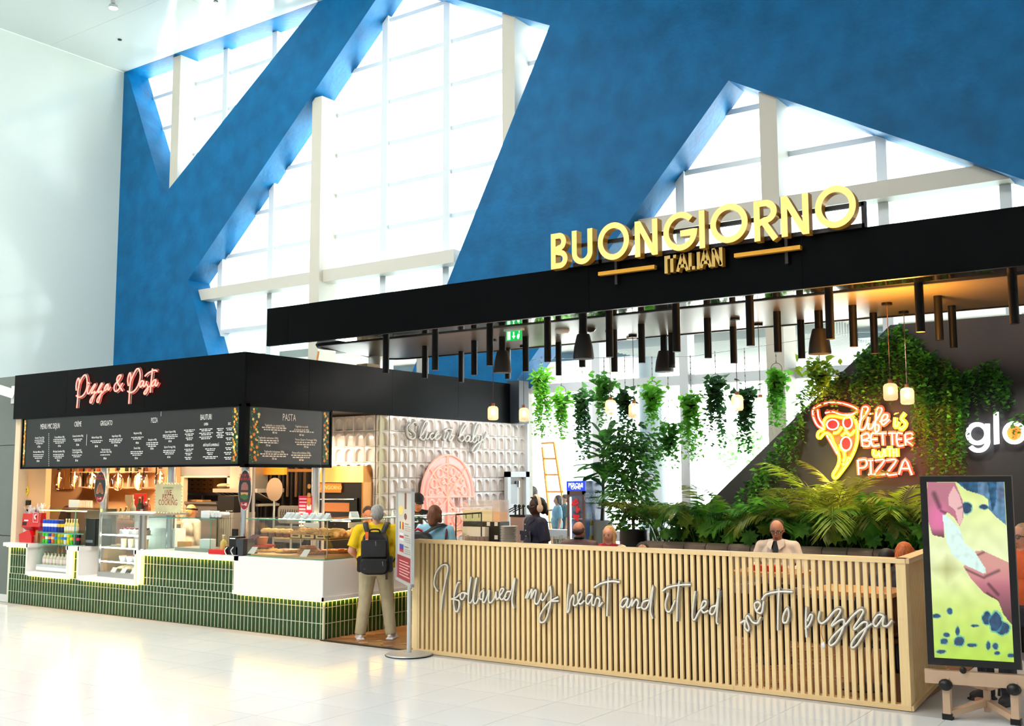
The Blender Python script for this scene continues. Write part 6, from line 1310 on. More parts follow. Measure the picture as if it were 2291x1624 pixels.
# chairs under the seated guests and round tables
M_chair = mat('brown woven chair', (104, 78, 62), .6); M_cleg = mat('dark chair leg', (30, 28, 27), .4)
def chair(p, st, rz, lb, k):
    t = thing('dining_chair', lb, 'chair', (p.x, p.y, 0), rz)
    m = MB(); m.lathe([(.2, 0), (.22, .02), (.21, .045), (0, .05)], (0, -.02, st-.1), 18); local_build(m, 'seat', M_chair, t)
    m = MB(); pts = [(.24*sin(a), .06+.2*cos(a), st+.02) for a in [math.radians(v) for v in range(-75, 76, 15)]]
    for a_, b_ in zip(pts, pts[1:]): m.add([a_, b_, (b_[0]*1.05, b_[1]+.03, st+.38), (a_[0]*1.05, a_[1]+.03, st+.38)], [(0, 1, 2, 3)])
    o = local_build(m, 'backrest', M_chair, t); s = o.modifiers.new('s', 'SOLIDIFY'); s.thickness = .03
    for sx_ in (-1, 1):
        for sy_ in (-1, 1): m = MB(); m.cyl((sx_*.15, sy_*.14, st-.09), (sx_*.19, sy_*.18, .003), .014, n=8); local_build(m, 'leg', M_cleg, t)
NM = ['under the balding man', 'under the blonde woman', 'under the man in the cream shirt', 'under the auburn haired guest', 'under the dark haired guest at the right', 'beside the beige jacket', 'under the person in orange']
for k, (p, st, rz) in enumerate(CH): chair(p, st, rz, 'round backed brown chair '+NM[k], k)
p = at_y(1088, 1198, 11.6); chair(p, p.z-.38, face_to(.3, 1), 'empty round backed brown chair showing above the partition left of the plates', 9)
jk = thing('jacket', 'crumpled beige jacket hung over a chair back right of the blonde woman', 'jacket', at_y(1415, 1225, 12.1)); p = at_y(1413, 1224, 12.1); jk.location = (p.x, p.y, p.z-.3)
m = MB(); rr = random.Random(8)
for k in range(9): m.ball((p.x+rr.uniform(-.17, .17), 12.1+rr.uniform(-.05, .05), p.z-.16+rr.uniform(-.12, .1)), (.1, .06, .1), 8, 6)
remesh(m.build('cloth', cloth((222, 204, 182)), jk, 0), .02, 4); m = MB(); m.bar((p.x-.2, 12.1, p.z-.22), (p.x+.2, 12.1, p.z-.22), .05, .05); m.bar((p.x-.18, 12.1, 0), (p.x-.18, 12.1, p.z-.2), .03, .03); m.bar((p.x+.18, 12.1, 0), (p.x+.18, 12.1, p.z-.2), .03, .03); m.build('chair_back', M_cleg, jk, 0)
M_ttop = mat('timber table top', (186, 134, 84), .4, noise=(6, .1), stretch=(5, .6, 1))
for k, (x, y, z, lb) in enumerate(((-7.45, 13.0, .95, 'timber topped table between the balding man and the blonde woman'), (-4.55, 11.55, 1.0, 'timber topped table in front of the man in the cream shirt'), (-3.3, 10.6, .95, 'timber topped table near the right end of the partition'), (-1.2, 12.2, 1.12, 'timber table edge showing right of the display screen'))):
    t = thing('dining_table', lb, 'table', (x, y, 0)); MB().box(x-.4, x+.4, y-.35, y+.35, z-.04, z).build('table_top', M_ttop, t, 0); MB().cyl((x, y, .02), (x, y, z-.04), .035, n=12).build('pedestal', M_cleg, t); MB().lathe([(.24, 0), (.24, .015), (.05, .03)], (x, y, .0025), 18).build('foot', M_cleg, t)
tag(MB().box(-4.75, -4.4, 11.4, 11.62, 1.0005, 1.06).build('red_food_tray', M_red, smooth=0), 'red tray on the table seen through the partition slats', 'tray')
# ================================================================ canopy lights
def tube_lamp():
    pass
TL = [(864, 750, 835), (951, 774, 846), (974, 739, 828), (1032, 786, 855), (1061, 762, 839), (1096, 725, 818), (1136, 778, 848), (1176, 753, 831), (1225, 716, 810), (1249.5, 766, 840), (1302, 742, 821), (1363, 701, 799), (1373.5, 738, 832), (1435, 725, 812), (1512, 685, 787), (1502, 745, 823), (1582.5, 712, 801), (1640, 731, 813), (1676.6, 667, 774), (1738, 697, 788), (1791, 716, 802), (1854, 649, 759), (1907, 683, 776), (1953.6, 700, 791), (2055, 634, 743), (2097.7, 662, 761), (2129, 684, 778), (2264, 611, 725)]
M_spot = mat('spot glow', (255, 200, 140), .4, emit=(255, 178, 104), es=7)
WHO = ['leftmost', 'second', 'third', 'fourth', 'fifth', 'sixth', 'seventh', 'eighth', 'ninth', 'tenth', 'eleventh', 'twelfth', 'thirteenth', 'fourteenth', 'fifteenth', 'sixteenth', 'seventeenth', 'eighteenth', 'nineteenth', 'twentieth', 'twenty-first', 'twenty-second', 'twenty-third', 'twenty-fourth', 'twenty-fifth', 'twenty-sixth', 'twenty-seventh', 'rightmost']
first = None
for k, (x, yt, yb) in enumerate(TL):
    p = at_z(x, yt, ZS); z = at_y(x, yb, p.y).z; L = ZS-z
    lb = 'black tube spotlight under the canopy ceiling, %s%s' % (WHO[k], '' if k in (0, 27) else ' from the left')
    if first is None:
        first = thing('tube_spotlight', lb, 'spotlight', p); L0_ = L; m = MB(); m.lathe([(.043, -L), (.046, -L), (.046, 0)], (0, 0, 0), 16); m.build('tube', M_blk2, first, local=True); m = MB(); m.lathe([(.043, -L+.004), (.036, -L+.02), (0, -L+.02)], (0, 0, 0), 14); m.build('lens', M_spot, first, local=True); t = first
    else: t = dup(first, p, lb); t.scale = (1, 1, L/L0_)
BL = [(1124, 753, 785, 834, 40), (1304.5, 703, 748, 803, 46), (1485, 750, 785, 832, 41), (1831, 695, 736, 792, 49)]
for k, (x, yt, ym, yb, wpx) in enumerate(BL):
    p = at_z(x, yt, ZS); d = (p-CAM).dot(fw); R = wpx/F*d/2; z1_, z2_ = at_y(x, ym, p.y).z, at_y(x, yb, p.y).z
    t = thing('bell_speaker', 'black bell shaped ceiling speaker on a stem, %s from the left' % ('first', 'second', 'third', 'fourth')[k], 'speaker', p)
    MB().cyl(p, (p.x, p.y, z1_), .05, n=14).build('stem', M_blk2, t); MB().lathe([(R, z2_), (R*1.02, z2_+.02), (R*.9, z2_+(z1_-z2_)*.5), (R*.66, z1_-.02), (R*.6, z1_), (0, z1_)], (p.x, p.y, 0), 24).build('bell', mat('charcoal bell', (34, 33, 33), .5), t); MB().lathe([(R*.98, z2_+.003), (0, z2_+.02)], (p.x, p.y, 0), 20).build('grille', M_dark, t)
M_rib = mat('ribbed glass', (255, 232, 206), .1, alpha=.5, emit=(255, 206, 150), es=.5); M_bulb = mat('warm bulb', (255, 240, 210), .4, emit=(255, 226, 180), es=10); M_brass = mat('copper neck', (176, 112, 72), .3, .7)
RB = [(1103, 759, 902, 908, 940, 24), (1172, 773, 906, 912, 943, 22), (1366, 738, 887, 894, 927, 25), (1418, 750, 896, 902, 934, 24), (1649, 711, 876, 883, 919, 27), (1701, 724, 883, 889, 922, 27), (1991.5, 677, 849, 857, 896, 31), (2029, 696, 860, 867, 905, 29.5)]
for k, (x, yc_, y0, y1, y2, wpx) in enumerate(RB):
    p = at_z(x-(4 if k > 3 else 0), yc_, ZS); q = at_y(x, y1, p.y); p.x = q.x; d = (q-CAM).dot(fw); R = wpx/F*d/2; zn, zt, zb_ = at_y(x, y0, p.y).z, q.z, at_y(x, y2, p.y).z; h = zt-zb_
    t = thing('ribbed_pendant', 'ribbed amber glass pendant on a long cord, %s from the left' % ('first', 'second', 'third', 'fourth', 'fifth', 'sixth', 'seventh', 'eighth')[k], 'pendant lamp', p)
    MB().lathe([(.06, -.03), (.06, 0)], p, 16).build('ceiling_rose', M_blk2, t); MB().cyl(p, (p.x, p.y, zn), .005, n=5).build('cord', mat('pink cord', (96, 72, 70), .6), t); MB().cyl((p.x, p.y, zt), (p.x, p.y, zn), R*.33, n=12).build('neck', M_brass, t)
    n = 28; m = MB(); pr = [(R*.34, zt), (R*.8, zt-h*.06), (R, zt-h*.2), (R, zb_+h*.14), (R*.86, zb_+h*.03), (R*.5, zb_)]; vs = []
    for r, z in pr:
        for i in range(n): rr_ = r*(1 if i % 2 else .94); vs.append((p.x+rr_*cos(2*pi*i/n), p.y+rr_*sin(2*pi*i/n), z))
    m.add(vs, [(j*n+i, j*n+(i+1) % n, (j+1)*n+(i+1) % n, (j+1)*n+i) for j in range(len(pr)-1) for i in range(n)]); m.build('ribbed_glass', M_rib, t, 20)
    MB().ball((p.x, p.y, zt-h*.42), (R*.42, R*.42, h*.24)).build('bulb', M_bulb, t)
p = at_z(1258, 738, ZS); t = thing('smoke_detector', 'round white smoke detector on the canopy ceiling', 'detector', p); MB().lathe([(.1, 0), (.1, -.02), (.08, -.045), (0, -.05)], p, 18).build('housing', M_white, t)
p = at_z(1321, 734, ZS); t = thing('dome_camera', 'small dark dome camera on the canopy ceiling', 'camera', p); MB().lathe([(.075, 0), (.075, -.02), (.05, -.05), (0, -.06)], p, 16).build('dome', mat('smoky dome', (30, 26, 28), .1), t)
p = at_z(1413, 755, ZS); t = thing('ceiling_disc', 'pale round fitting on the canopy ceiling by the fourth ribbed pendant', 'fitting', p); MB().lathe([(.075, 0), (.075, -.03), (0, -.035)], p, 16).build('disc', M_white, t)
p = at_z(1149, 735, ZS); t = thing('exit_sign', 'green emergency exit sign hanging under the canopy', 'sign', p); a, b = at_y(1133, 741, p.y), at_y(1167, 760, p.y)
MB().box(a.x-.02, b.x+.02, p.y-.04, p.y+.04, a.z-.005, ZS).build('housing', M_white, t, 0); MB().box(a.x, b.x, p.y-.006, p.y+.006, b.z, a.z).build('panel', mat('exit green', (20, 150, 70), .3, emit=(20, 190, 80), es=.9), t, 0)
w_ = b.x-a.x; hh = a.z-b.z; m = MB(); y = p.y-.008
for ps in ([(.08, .1), (.28, .1), (.28, .9), (.08, .9)], [(.46, .85), (.54, .85), (.54, .45), (.62, .45), (.5, .15), (.38, .45), (.46, .45)], [(.7, .35), (.78, .65), (.9, .6), (.88, .3), (.82, .1), (.78, .1), (.82, .35), (.76, .1)], [(.83, .72), (.9, .72), (.9, .9), (.83, .9)]): m.prism([(a.x+w_*u, y, b.z+hh*v_) for u, v_ in ps], (0, .001, 0))
m.build('pictogram', mat('exit white', (220, 255, 230), .4, emit=(210, 255, 225), es=1.2), t, 0)
# ================================================================ dark wall with neon and ivy
YD = 14.6
M_dw = mat('charcoal wall', (40, 39, 42), .6, bump=(5, .1))
def onD(x, y): return at_y(x, y, YD)
l0, l1 = onD(1992, 733), onD(1518, 1192); zt = onD(2150, 714).z
wd = MB(); low = ext(l0, l1, 0.); wd.prism([(3.0, YD, 0), low, (l0.x, YD, zt), (3.0, YD, zt)], (0, .12, 0)); struct('wall_dark', wd, M_dw, smooth=0)
M_pla = mat('black planter', (20, 20, 20), .5)
pt_ = thing('planter_box', 'long black planter behind the banquette filled with palms', 'planter', (-5.2, 14.0, 0)); pxl = at_y(1440, 1205, 13.75).x
MB().box(pxl, -2.2, 13.75, 14.5, 0, 1.0).build('box', M_pla, pt_, 0); MB().box(pxl+.03, -2.23, 13.78, 14.47, 1.0, 1.02).build('soil', mat('soil', (36, 26, 20), .9), pt_, 0)
bq = thing('banquette', 'long grey upholstered banquette with a channelled backrest', 'bench', (-5.0, 13.4, 0)); M_bq = mat('grey velvet', (140, 126, 122), .8, bump=(60, .1)); xl = at_y(1442, 1214, 13.62).x; n = 15; wq = (-2.4-xl)/n
MB().box(xl, -2.4, 13.1, 13.72, 0, .55).build('base', M_pla, bq, 0); zt_ = at_y(1700, 1220, 13.55).z
for k in range(n):
    x = xl+wq*k; m = MB(); r = .045; pr = [(13.55+.04*cos(a)-.0, sin(a)) for a in (0,)]
    m.add([(x+wq*u, 13.55-.07*sin(pi*u)*1., z) for z in (.55, zt_-.04) for u in (.02, .15, .5, .85, .98)] + [(x+wq*u, 13.6, zt_) for u in (.02, .15, .5, .85, .98)] + [(x+wq*u, 13.72, zt_) for u in (.02, .15, .5, .85, .98)] + [(x+wq*u, 13.72, .55) for u in (.02, .15, .5, .85, .98)], [(j*5+i, j*5+i+1, j*5+6+i, j*5+5+i) for j in range(4) for i in range(4)] + [(0, 5, 10, 15, 20), (4, 24, 19, 14, 9)]); m.build('back_channel', M_bq, bq, 50)
    MB().box(x+.004, x+wq-.004, 13.08, 13.54, .55, .66).build('seat_pad', M_bq, bq, 0)
# neon sign
YN = 14.5
ns_ = crop(1650, 700, 3.574, lambda x, y: at_y(x, y, YN))
M_nr = mat('neon coral', (255, 180, 160), .3, emit=(255, 120, 100), es=6); M_ny = mat('neon yellow', (255, 244, 150), .3, emit=(255, 214, 60), es=5)
M_nrb = mat('coral backing', (226, 90, 70), .4, emit=(230, 50, 30), es=.42, alpha=.9); M_nyb = mat('yellow backing', (220, 190, 60), .4, emit=(230, 180, 20), es=.34, alpha=.9)
RED = [[(975, 870), (1040, 780), (1035, 750), (1000, 760), (985, 850), (975, 925), (1010, 930), (1035, 880), (1045, 830)], [(1050, 880), (1045, 925), (1075, 920), (1095, 870)], [(1062, 800), (1066, 812)],
       [(1080, 900), (1150, 790), (1145, 755), (1115, 770), (1105, 860), (1100, 940), (1125, 945), (1130, 900), (1100, 890)], [(1135, 870), (1190, 850), (1200, 815), (1170, 815), (1150, 860), (1165, 895), (1215, 850)],
       [(990, 975), (1000, 1065)], [(990, 980), (1040, 965), (1050, 1000), (1000, 1020), (1055, 1025), (1050, 1065), (1000, 1065)], [(1125, 965), (1070, 970), (1078, 1060), (1135, 1058)], [(1074, 1012), (1120, 1010)], [(1130, 965), (1190, 962)], [(1160, 965), (1165, 1060)], [(1205, 962), (1265, 960)], [(1236, 962), (1240, 1058)],
       [(1320, 965), (1275, 965), (1282, 1058), (1330, 1058)], [(1278, 1010), (1316, 1010)], [(1340, 970), (1345, 1060)], [(1340, 970), (1390, 962), (1400, 1000), (1350, 1018), (1405, 1060)],
       [(962, 1175), (970, 1295)], [(962, 1180), (1020, 1172), (1035, 1205), (1015, 1235), (968, 1240)], [(1045, 1180), (1085, 1178)], [(1065, 1180), (1068, 1292)], [(1045, 1293), (1090, 1292)], [(1098, 1180), (1175, 1178), (1095, 1292), (1180, 1290)], [(1190, 1180), (1270, 1178), (1195, 1290), (1275, 1290)], [(1290, 1292), (1340, 1172), (1395, 1295)], [(1312, 1245), (1372, 1245)]]
YEL = [[(1262, 835), (1258, 905), (1275, 905), (1290, 870)], [(1265, 800), (1268, 808)], [(1340, 800), (1310, 845), (1345, 885), (1315, 930), (1295, 915)], [(1090, 1090), (1088, 1130), (1110, 1145), (1130, 1115), (1135, 1145), (1160, 1140), (1170, 1085)], [(1180, 1085), (1182, 1150)], [(1192, 1085), (1240, 1082)], [(1216, 1085), (1218, 1150)], [(1245, 1085), (1248, 1150)], [(1272, 1082), (1275, 1150)], [(1247, 1118), (1272, 1116)]]
PZY = [[(690, 870), (720, 830), (780, 825), (850, 838), (920, 828), (955, 900), (958, 1010), (935, 1100), (890, 1190), (840, 1260), (800, 1310), (775, 1320), (765, 1290), (800, 1230), (815, 1170), (800, 1100), (770, 1040), (745, 980), (700, 960), (660, 1000), (640, 985), (650, 950), (690, 930), 'c'], [(840, 1200), (850, 1215), (870, 1200), (880, 1165), (900, 1160)], [(765, 960), (800, 955), (835, 910)], [(860, 925), (880, 965), (910, 970), (940, 935)], [(830, 985), (870, 955), (905, 985)], [(820, 1050), (830, 1090), (870, 1110)], [(850, 1110), (858, 1150), (845, 1190)]]
PZR = [[(690, 930), (640, 900), (605, 830), (605, 770), (650, 740), (740, 715), (850, 725), (950, 765), (940, 800), (880, 815), (820, 810), (760, 790), (700, 800)], [(640, 770), (650, 840), (690, 900)], [(712, 975), (760, 1060), (800, 1130)], el(760, 892, 47, 40), el(880, 877, 36, 48), el(868, 1045, 42, 54)]
def slab(pts, grow, name, mt, par, y0):
    c = V((sum(p[0] for p in pts)/len(pts), sum(p[1] for p in pts)/len(pts))); m = MB(); m.prism([ns_(c.x+(x-c.x)*grow, c.y+(y-c.y)*grow)+V((0, y0, 0)) for x, y in pts], (0, .01, 0)); return m.build(name, mt, par, 0)
n1 = script('neon_sign', 'red and yellow neon lettering Life is better with pizza on the charcoal wall', 'neon sign', RED, ns_, .0, .011, M_nr, M_nrb, (-4.0, 14.55, 2.4), (0, -1, 0), 2.9, 3)
yy, yb_ = [], MB()
for st in YEL: sp = spline([ns_(*p) for p in st], 3); yy.append(MB().tube(sp, .011, 6)); yb_.tube([p+V((0, .02, 0)) for p in sp], .034, 6, flat=(V((0, -1, 0)), .008))
[q.build('yellow_neon_tube', M_ny, n1) for q in yy]; yb_.build('yellow_backing', M_nyb, n1)
for o in list(n1.children):
    if o.name.startswith('acrylic'): o.location.y += .02
n2 = script('neon_sign', 'yellow and red neon slice of pizza on the charcoal wall left of the lettering', 'neon sign', PZY, ns_, .0, .011, M_ny, M_nyb, (-4.7, 14.55, 2.3), (0, -1, 0), 2.4, 3)
rr_ = []; rb_ = MB()
for st in PZR: cl = st[-1] == 'c'; sp = spline([ns_(*p) for p in (st[:-1] if cl else st)], 3, cl); rr_.append(MB().tube(sp, .011, 6, cl)); rb_.tube([p+V((0, .02, 0)) for p in sp], .03, 6, cl, flat=(V((0, -1, 0)), .008))
[q.build('red_neon_tube', M_nr, n2) for q in rr_]; rb_.build('red_backing', M_nrb, n2)
slab(PZY[0][:-1], 1.02, 'slice_backing', mat('slice backing', (140, 110, 70), .4, emit=(190, 120, 40), es=.18), n2, .035)
for q in (el(760, 892, 47, 40), el(880, 877, 36, 48), el(868, 1045, 42, 54)): slab(q[:-1], .9, 'pepperoni_backing', mat('pepperoni backing', (190, 40, 40), .4, emit=(220, 30, 40), es=.4), n2, .012)
lamp('neon_red_light', 'AREA', (-3.75, 14.35, 2.45), 14, (1, .22, .1), 1.2, 1.0, (-pi/2+pi, 0, 0)); lamp('neon_orange_light', 'POINT', (-4.25, 14.2, 2.75), 28, (1, .5, .1), .25); lamp('neon_yellow_light', 'POINT', (-4.75, 14.1, 2.05), 34, (1, .7, .12), .2); [lamp('canopy_orange_fill', 'AREA', at_y(x_, 800, 11.6), 80, (1, .40, .05), .3, None, (pi, 0, 0)) for x_ in (1992, 2030)]  # last pair: uplights added to tint the canopy ceiling orange, not pendant light
# glo sign
gp = crop(1650, 700, 3.574, lambda x, y: at_y(x, y, YN)); M_lit = mat('white lit letter', (250, 252, 255), .4, emit=(250, 252, 255), es=1.6)
gs = thing('lit_letter_sign', 'white lit letters glo with an orange dot on the charcoal wall at right', 'sign', (-2.4, YN, 2.2))
def ringP(cx, cy, ro, ri, a0=0, a1=360, n=28): return [gp(cx+ro*cos(math.radians(a0+(a1-a0)*k/n)), cy+ro*1.0*sin(math.radians(a0+(a1-a0)*k/n))) for k in range(n+1)], [gp(cx+ri*cos(math.radians(a0+(a1-a0)*k/n)), cy+ri*sin(math.radians(a0+(a1-a0)*k/n))) for k in range(n+1)]
def ringM(o, i): m = MB(); n = len(o); ex = V((0, .06, 0)); m.add(o+i+[p+ex for p in o]+[p+ex for p in i], [f for k in range(n-1) for f in ((k, k+1, n+k+1, n+k), (k, 2*n+k, 2*n+k+1, k+1), (n+k, n+k+1, 3*n+k+1, 3*n+k))]); return m
m = ringM(*ringP(1915, 965, 92, 58)); m.prism([gp(*q)+V((0, -.002, 0)) for q in ((1978, 885), (2012, 885), (2012, 1010), (1978, 1010))], (0, .06, 0)); k = ringM(*ringP(1922, 1025, 92, 58, -8, 145)); m.v, m.f = m.v+k.v, m.f+[tuple(i+len(m.v) for i in f) for f in k.f]; m.build('letter', M_lit, gs, 30)
MB().prism([gp(*q) for q in ((2045, 800), (2082, 790), (2088, 1045), (2050, 1052))], (0, .06, 0)).build('letter', M_lit, gs, 0); ringM(*ringP(2210, 958, 92, 60)).build('letter', M_lit, gs, 30)
MB().prism([gp(2210+62*cos(k*pi/12), 958+62*sin(k*pi/12))+V((0, .03, 0)) for k in range(24)], (0, .02, 0)).build('orange_dot', mat('orange lit dot', (255, 140, 60), .4, emit=(250, 120, 40), es=1.0), gs, 0)
# ================================================================ fridge, bar, door, outside things
fr_ = thing('drinks_fridge', 'tall drinks fridge with a glass door and blue side in front of the window', 'fridge', (-8.9, 14.7, 0)); Yq = 14.5; a, b, c = at_y(1268, 1076, Yq), at_y(1309, 1160, Yq), at_y(1268, 1098, Yq); x0, x1, zt = a.x, b.x, a.z
M_blue2 = mat('fridge blue', (44, 96, 170), .35, noise=(3, .15)); M_bz = mat('fridge bezel', (120, 98, 94), .4)
MB().box(x0, x1, Yq+.02, Yq+.62, .0, zt).build('cabinet', M_blue2, fr_, 0); MB().box(x0-.005, x1+.005, Yq, Yq+.03, c.z, zt).build('header', mat('blue lit header', (30, 60, 200), .3, emit=(24, 70, 220), es=.8), fr_, 0)
m = MB(); m.text('PERONI', .1, ((x0+x1)/2, Yq-.002, zt-.1), (1, 0, 0), (0, 0, 1), .8, bold=.01); m.text('CAPRI', .075, ((x0+x1)/2, Yq-.002, c.z+.025), (1, 0, 0), (0, 0, 1), .9); m.build('lettering', M_lit, fr_, 0, fix=False)
m = MB(); m.box(x0, x0+.05, Yq, Yq+.03, .25, c.z); m.box(x1-.05, x1, Yq, Yq+.03, .25, c.z); m.box(x0, x1, Yq, Yq+.03, .2, .27); m.box(x0, x1, Yq, Yq+.03, c.z-.06, c.z); m.build('door_frame', M_bz, fr_, 0); MB().box(x0+.05, x1-.05, Yq+.005, Yq+.012, .27, c.z-.06).build('glass_door', M_clear, fr_, 0)
MB().box(x0+.05, x0+.07, Yq+.014, Yq+.019, .3, c.z-.1).build('light_tube', M_fl, fr_, 0)
m = MB(); rr = random.Random(3)
for k in range(7): u = x0+.14+(x1-x0-.24)*rr.random(); m.tube(spline([(u+rr.uniform(-.08, .08), Yq+.003, c.z-.15-.14*k+rr.uniform(-.07, .07)) for _ in range(4)], 4), .022, 5, flat=(V((0, 1, 0)), .002))
m.build('red_door_graphic', mat('red graphic', (230, 40, 50), .4, emit=(230, 40, 50), es=.25), fr_, 0)
for r in range(4):
    z = .45+.32*r; MB().box(x0+.05, x1-.05, Yq+.019, Yq+.02, z-.03, z-.01).build('fridge_shelf', M_paper, fr_, 0)
sx0 = x1+.001; pxs = lambda x, y: at_x(x, y, sx0); uyv = V((0, 1, 0)); q = pxs(1324, 1118); m = MB(); m.text('PERONI', .16, (sx0+.002, q.y-.04, q.z), (0, 1, 0), (0, 0, 1), .7); m.text('CAPRI', .13, (sx0+.002, q.y-.04, q.z-.3), (0, 1, 0), (0, 0, 1), .8); m.build('side_lettering', mat('pale blue print', (170, 196, 220), .4), fr_, 0, stuff=True, fix=False)
m = MB(); y_, z0 = q.y-.02, .62; m.prism([(sx0, y_+u, z0+v_) for u, v_ in ((-.14, 0), (.14, 0), (.14, .34), (.06, .52), (.045, .75), (-.045, .75), (-.06, .52), (-.14, .34))], (.003, 0, 0)); m.build('bottle_print', mat('amber bottle print', (190, 156, 70), .4), fr_, 0); MB().box(sx0+.003, sx0+.005, y_-.06, y_+.06, z0+.5, z0+.66).build('bottle_label_print', mat('pale label print', (206, 214, 222), .4), fr_, 0)
# bar counter in front of the window, glasses, plates, dispensers
bar_ = thing('bar_counter', 'white topped bar counter with dark tiled front before the window', 'counter', (-8.9, 13.6, 0)); a, b = at_y(1215, 1196, 13.4), at_y(1320, 1190, 13.9)
MB().box(a.x-1.6, at_y(1345, 1190, 13.6).x, 13.3, 13.9, .97, 1.02).build('top', M_wtop, bar_, 0); MB().box(a.x-1.6, at_y(1340, 1190, 13.6).x, 13.36, 13.84, 0, .97).build('front', mat('dark bar tile', (26, 30, 32), .3), bar_, 0)
for i in range(30): MB().box(a.x-1.58+i*.115, a.x-1.48+i*.115, 13.345, 13.36, .84, .96).build('bar_tile', mat('dark bar tile', (26, 30, 32), .3), bar_, 0)
gl = None
for k in range(12):
    l = at_y(1231+6.4*(k % 12)*.95, 1190, 13.6+.09*(k % 3)); l = (l.x, 13.5+.1*(k % 3), 1.021); o = tumbler(l, .036, .13+.02*(k % 2), None, 'drinking_glass', 'clear drinking glass on the white bar by the fridge, %s from the left' % ORD[k], 'glass', 'glasses on the white bar')
ws_ = thing('service_unit', 'white service unit below the juice dispensers', 'cabinet', (-9.9, 13.2, 0)); a, b = at_y(1034, 1178, 12.9), at_y(1085, 1178, 12.9); MB().box(a.x, b.x, 12.9, 13.3, 0, a.z).build('cabinet', M_wtop, ws_, 0)
jd = thing('juice_dispenser', 'two bowl cold drink dispenser holding pale yellow and orange juice', 'dispenser', (-9.8, 13.2, 0)); Yj = 13.0
a, b = at_y(1085, 1167, Yj), at_y(1118, 1213, Yj); MB().box(a.x, b.x, Yj, Yj+.25, 0, a.z).build('body', M_dark, jd, 0); c = at_y(1036, 1165, Yj); MB().box(c.x, a.x, Yj, Yj+.25, a.z-.12, a.z).build('body', M_dark, jd, 0)
MB().box(c.x+.05, c.x+.1, Yj+.05, Yj+.2, ws_.location.z+at_y(1034, 1178, 12.9).z, a.z-.12).build('leg', M_dark, jd, 0)
for nm, xa_, xb_, yj, cc in (('lemonade', 1036, 1101, 1142, (244, 232, 160)), ('orange_juice', 1102, 1118, 1147, (250, 176, 30))):
    u, v_ = at_y(xa_, 1119, Yj), at_y(xb_, yj, Yj); MB().box(u.x, v_.x, Yj, Yj+.24, a.z+.001, u.z).build('bowl', mat('frosted bowl', (250, 236, 236), .2, alpha=.35), jd, 0); MB().box(u.x+.012, v_.x-.012, Yj+.012, Yj+.228, a.z+.006, v_.z).build(nm, mat(nm, cc, .25, emit=cc, es=.12), jd, 0)
for x, y, nm in ((1093, 1172, 'tag'), (1110, 1172, 'tag'), (1110, 1202, 'tag')): p = at_y(x, y, Yj); MB().box(p.x-.03, p.x+.03, Yj-.004, Yj, p.z-.03, p.z+.03).build(nm, M_paper, jd, 0)
pr = at_y(1020, 1151, 12.6); q = at_y(1077, 1147, 12.6); rl = thing('glass_rail', 'black rail with clips over a low glass screen at the pick-up point', 'rail', (pr.x, 12.6, 0)); MB().cyl(pr, q, .012, n=8).build('rail', M_dark, rl); MB().box(pr.x, q.x, 12.6, 12.606, q.z-.18, q.z-.01).build('glass', M_green_edge, rl, 0)
for k in range(3): p = pr.lerp(q, .4+.25*k); MB().cyl(p, p-V((0, 0, .07)), .006, n=6).build('clip', M_dark, rl)
for k in (0., 1.): p = pr.lerp(q, k); MB().cyl((p.x, p.y, 0), p, .01, n=6).build('post', M_dark, rl)
ps_ = at_y(1139, 1212, 12.6); pl_ = None; st_t = thing('plate_table', 'white stand under the stack of plates', 'table', (ps_.x, 12.6, 0)); zt = ps_.z-.02; MB().box(ps_.x-.2, ps_.x+.2, 12.42, 12.8, zt-.05, zt).build('top', M_wtop, st_t, 0); [MB().box(ps_.x+sx_*.17-.015, ps_.x+sx_*.17+.015, 12.6+sy_*.15-.015, 12.6+sy_*.15+.015, 0, zt-.05).build('leg', M_steel2, st_t, 0) for sx_ in (-1, 1) for sy_ in (-1, 1)]
pme = MB().lathe([(.07, 0), (.085, .004), (.122, .014), (.122, .017), (0, .008)], (0, 0, 0), 24).mesh('plate', mat('white china', (246, 240, 232), .2))
for k in range(17): o = bpy.data.objects.new('plate', pme); COL.objects.link(o); o.location = (ps_.x+.006*sin(k*2.1), 12.6, zt+.0005+.0142*k); tag(o, 'white china plate in the tall stack, %s from the bottom' % ORD[k], 'plate', 'stack of white plates')
ur = thing('coffee_urn', 'pink and white hot drinks urn with three black pump tops', 'urn', at_y(1150, 1180, 13.5)); a, b = at_y(1142, 1156, 13.45), at_y(1170, 1185, 13.45); ur.location.z = 1.021
MB().box(a.x, b.x, 13.45, 13.7, 1.021, a.z).build('body', mat('blush panel', (206, 176, 166), .4), ur, 0); MB().box(a.x-.01, b.x+.05, 13.44, 13.71, a.z, a.z+.03).build('rim', M_dark, ur, 0)
for k in range(3): x = a.x+.06+.075*k; m = MB(); m.cyl((x, 13.5, a.z+.03), (x, 13.5, a.z+.16), .015, n=8); m.lathe([(.03, 0), (.03, .02), (.012, .04)], (x, 13.5, a.z+.15), 10); m.tube(spline([(x, 13.5, a.z+.14), (x-.04, 13.47, a.z+.13), (x-.13, 13.4, a.z+.07)], 4), .008, 5); m.build('pump', M_dark, ur)
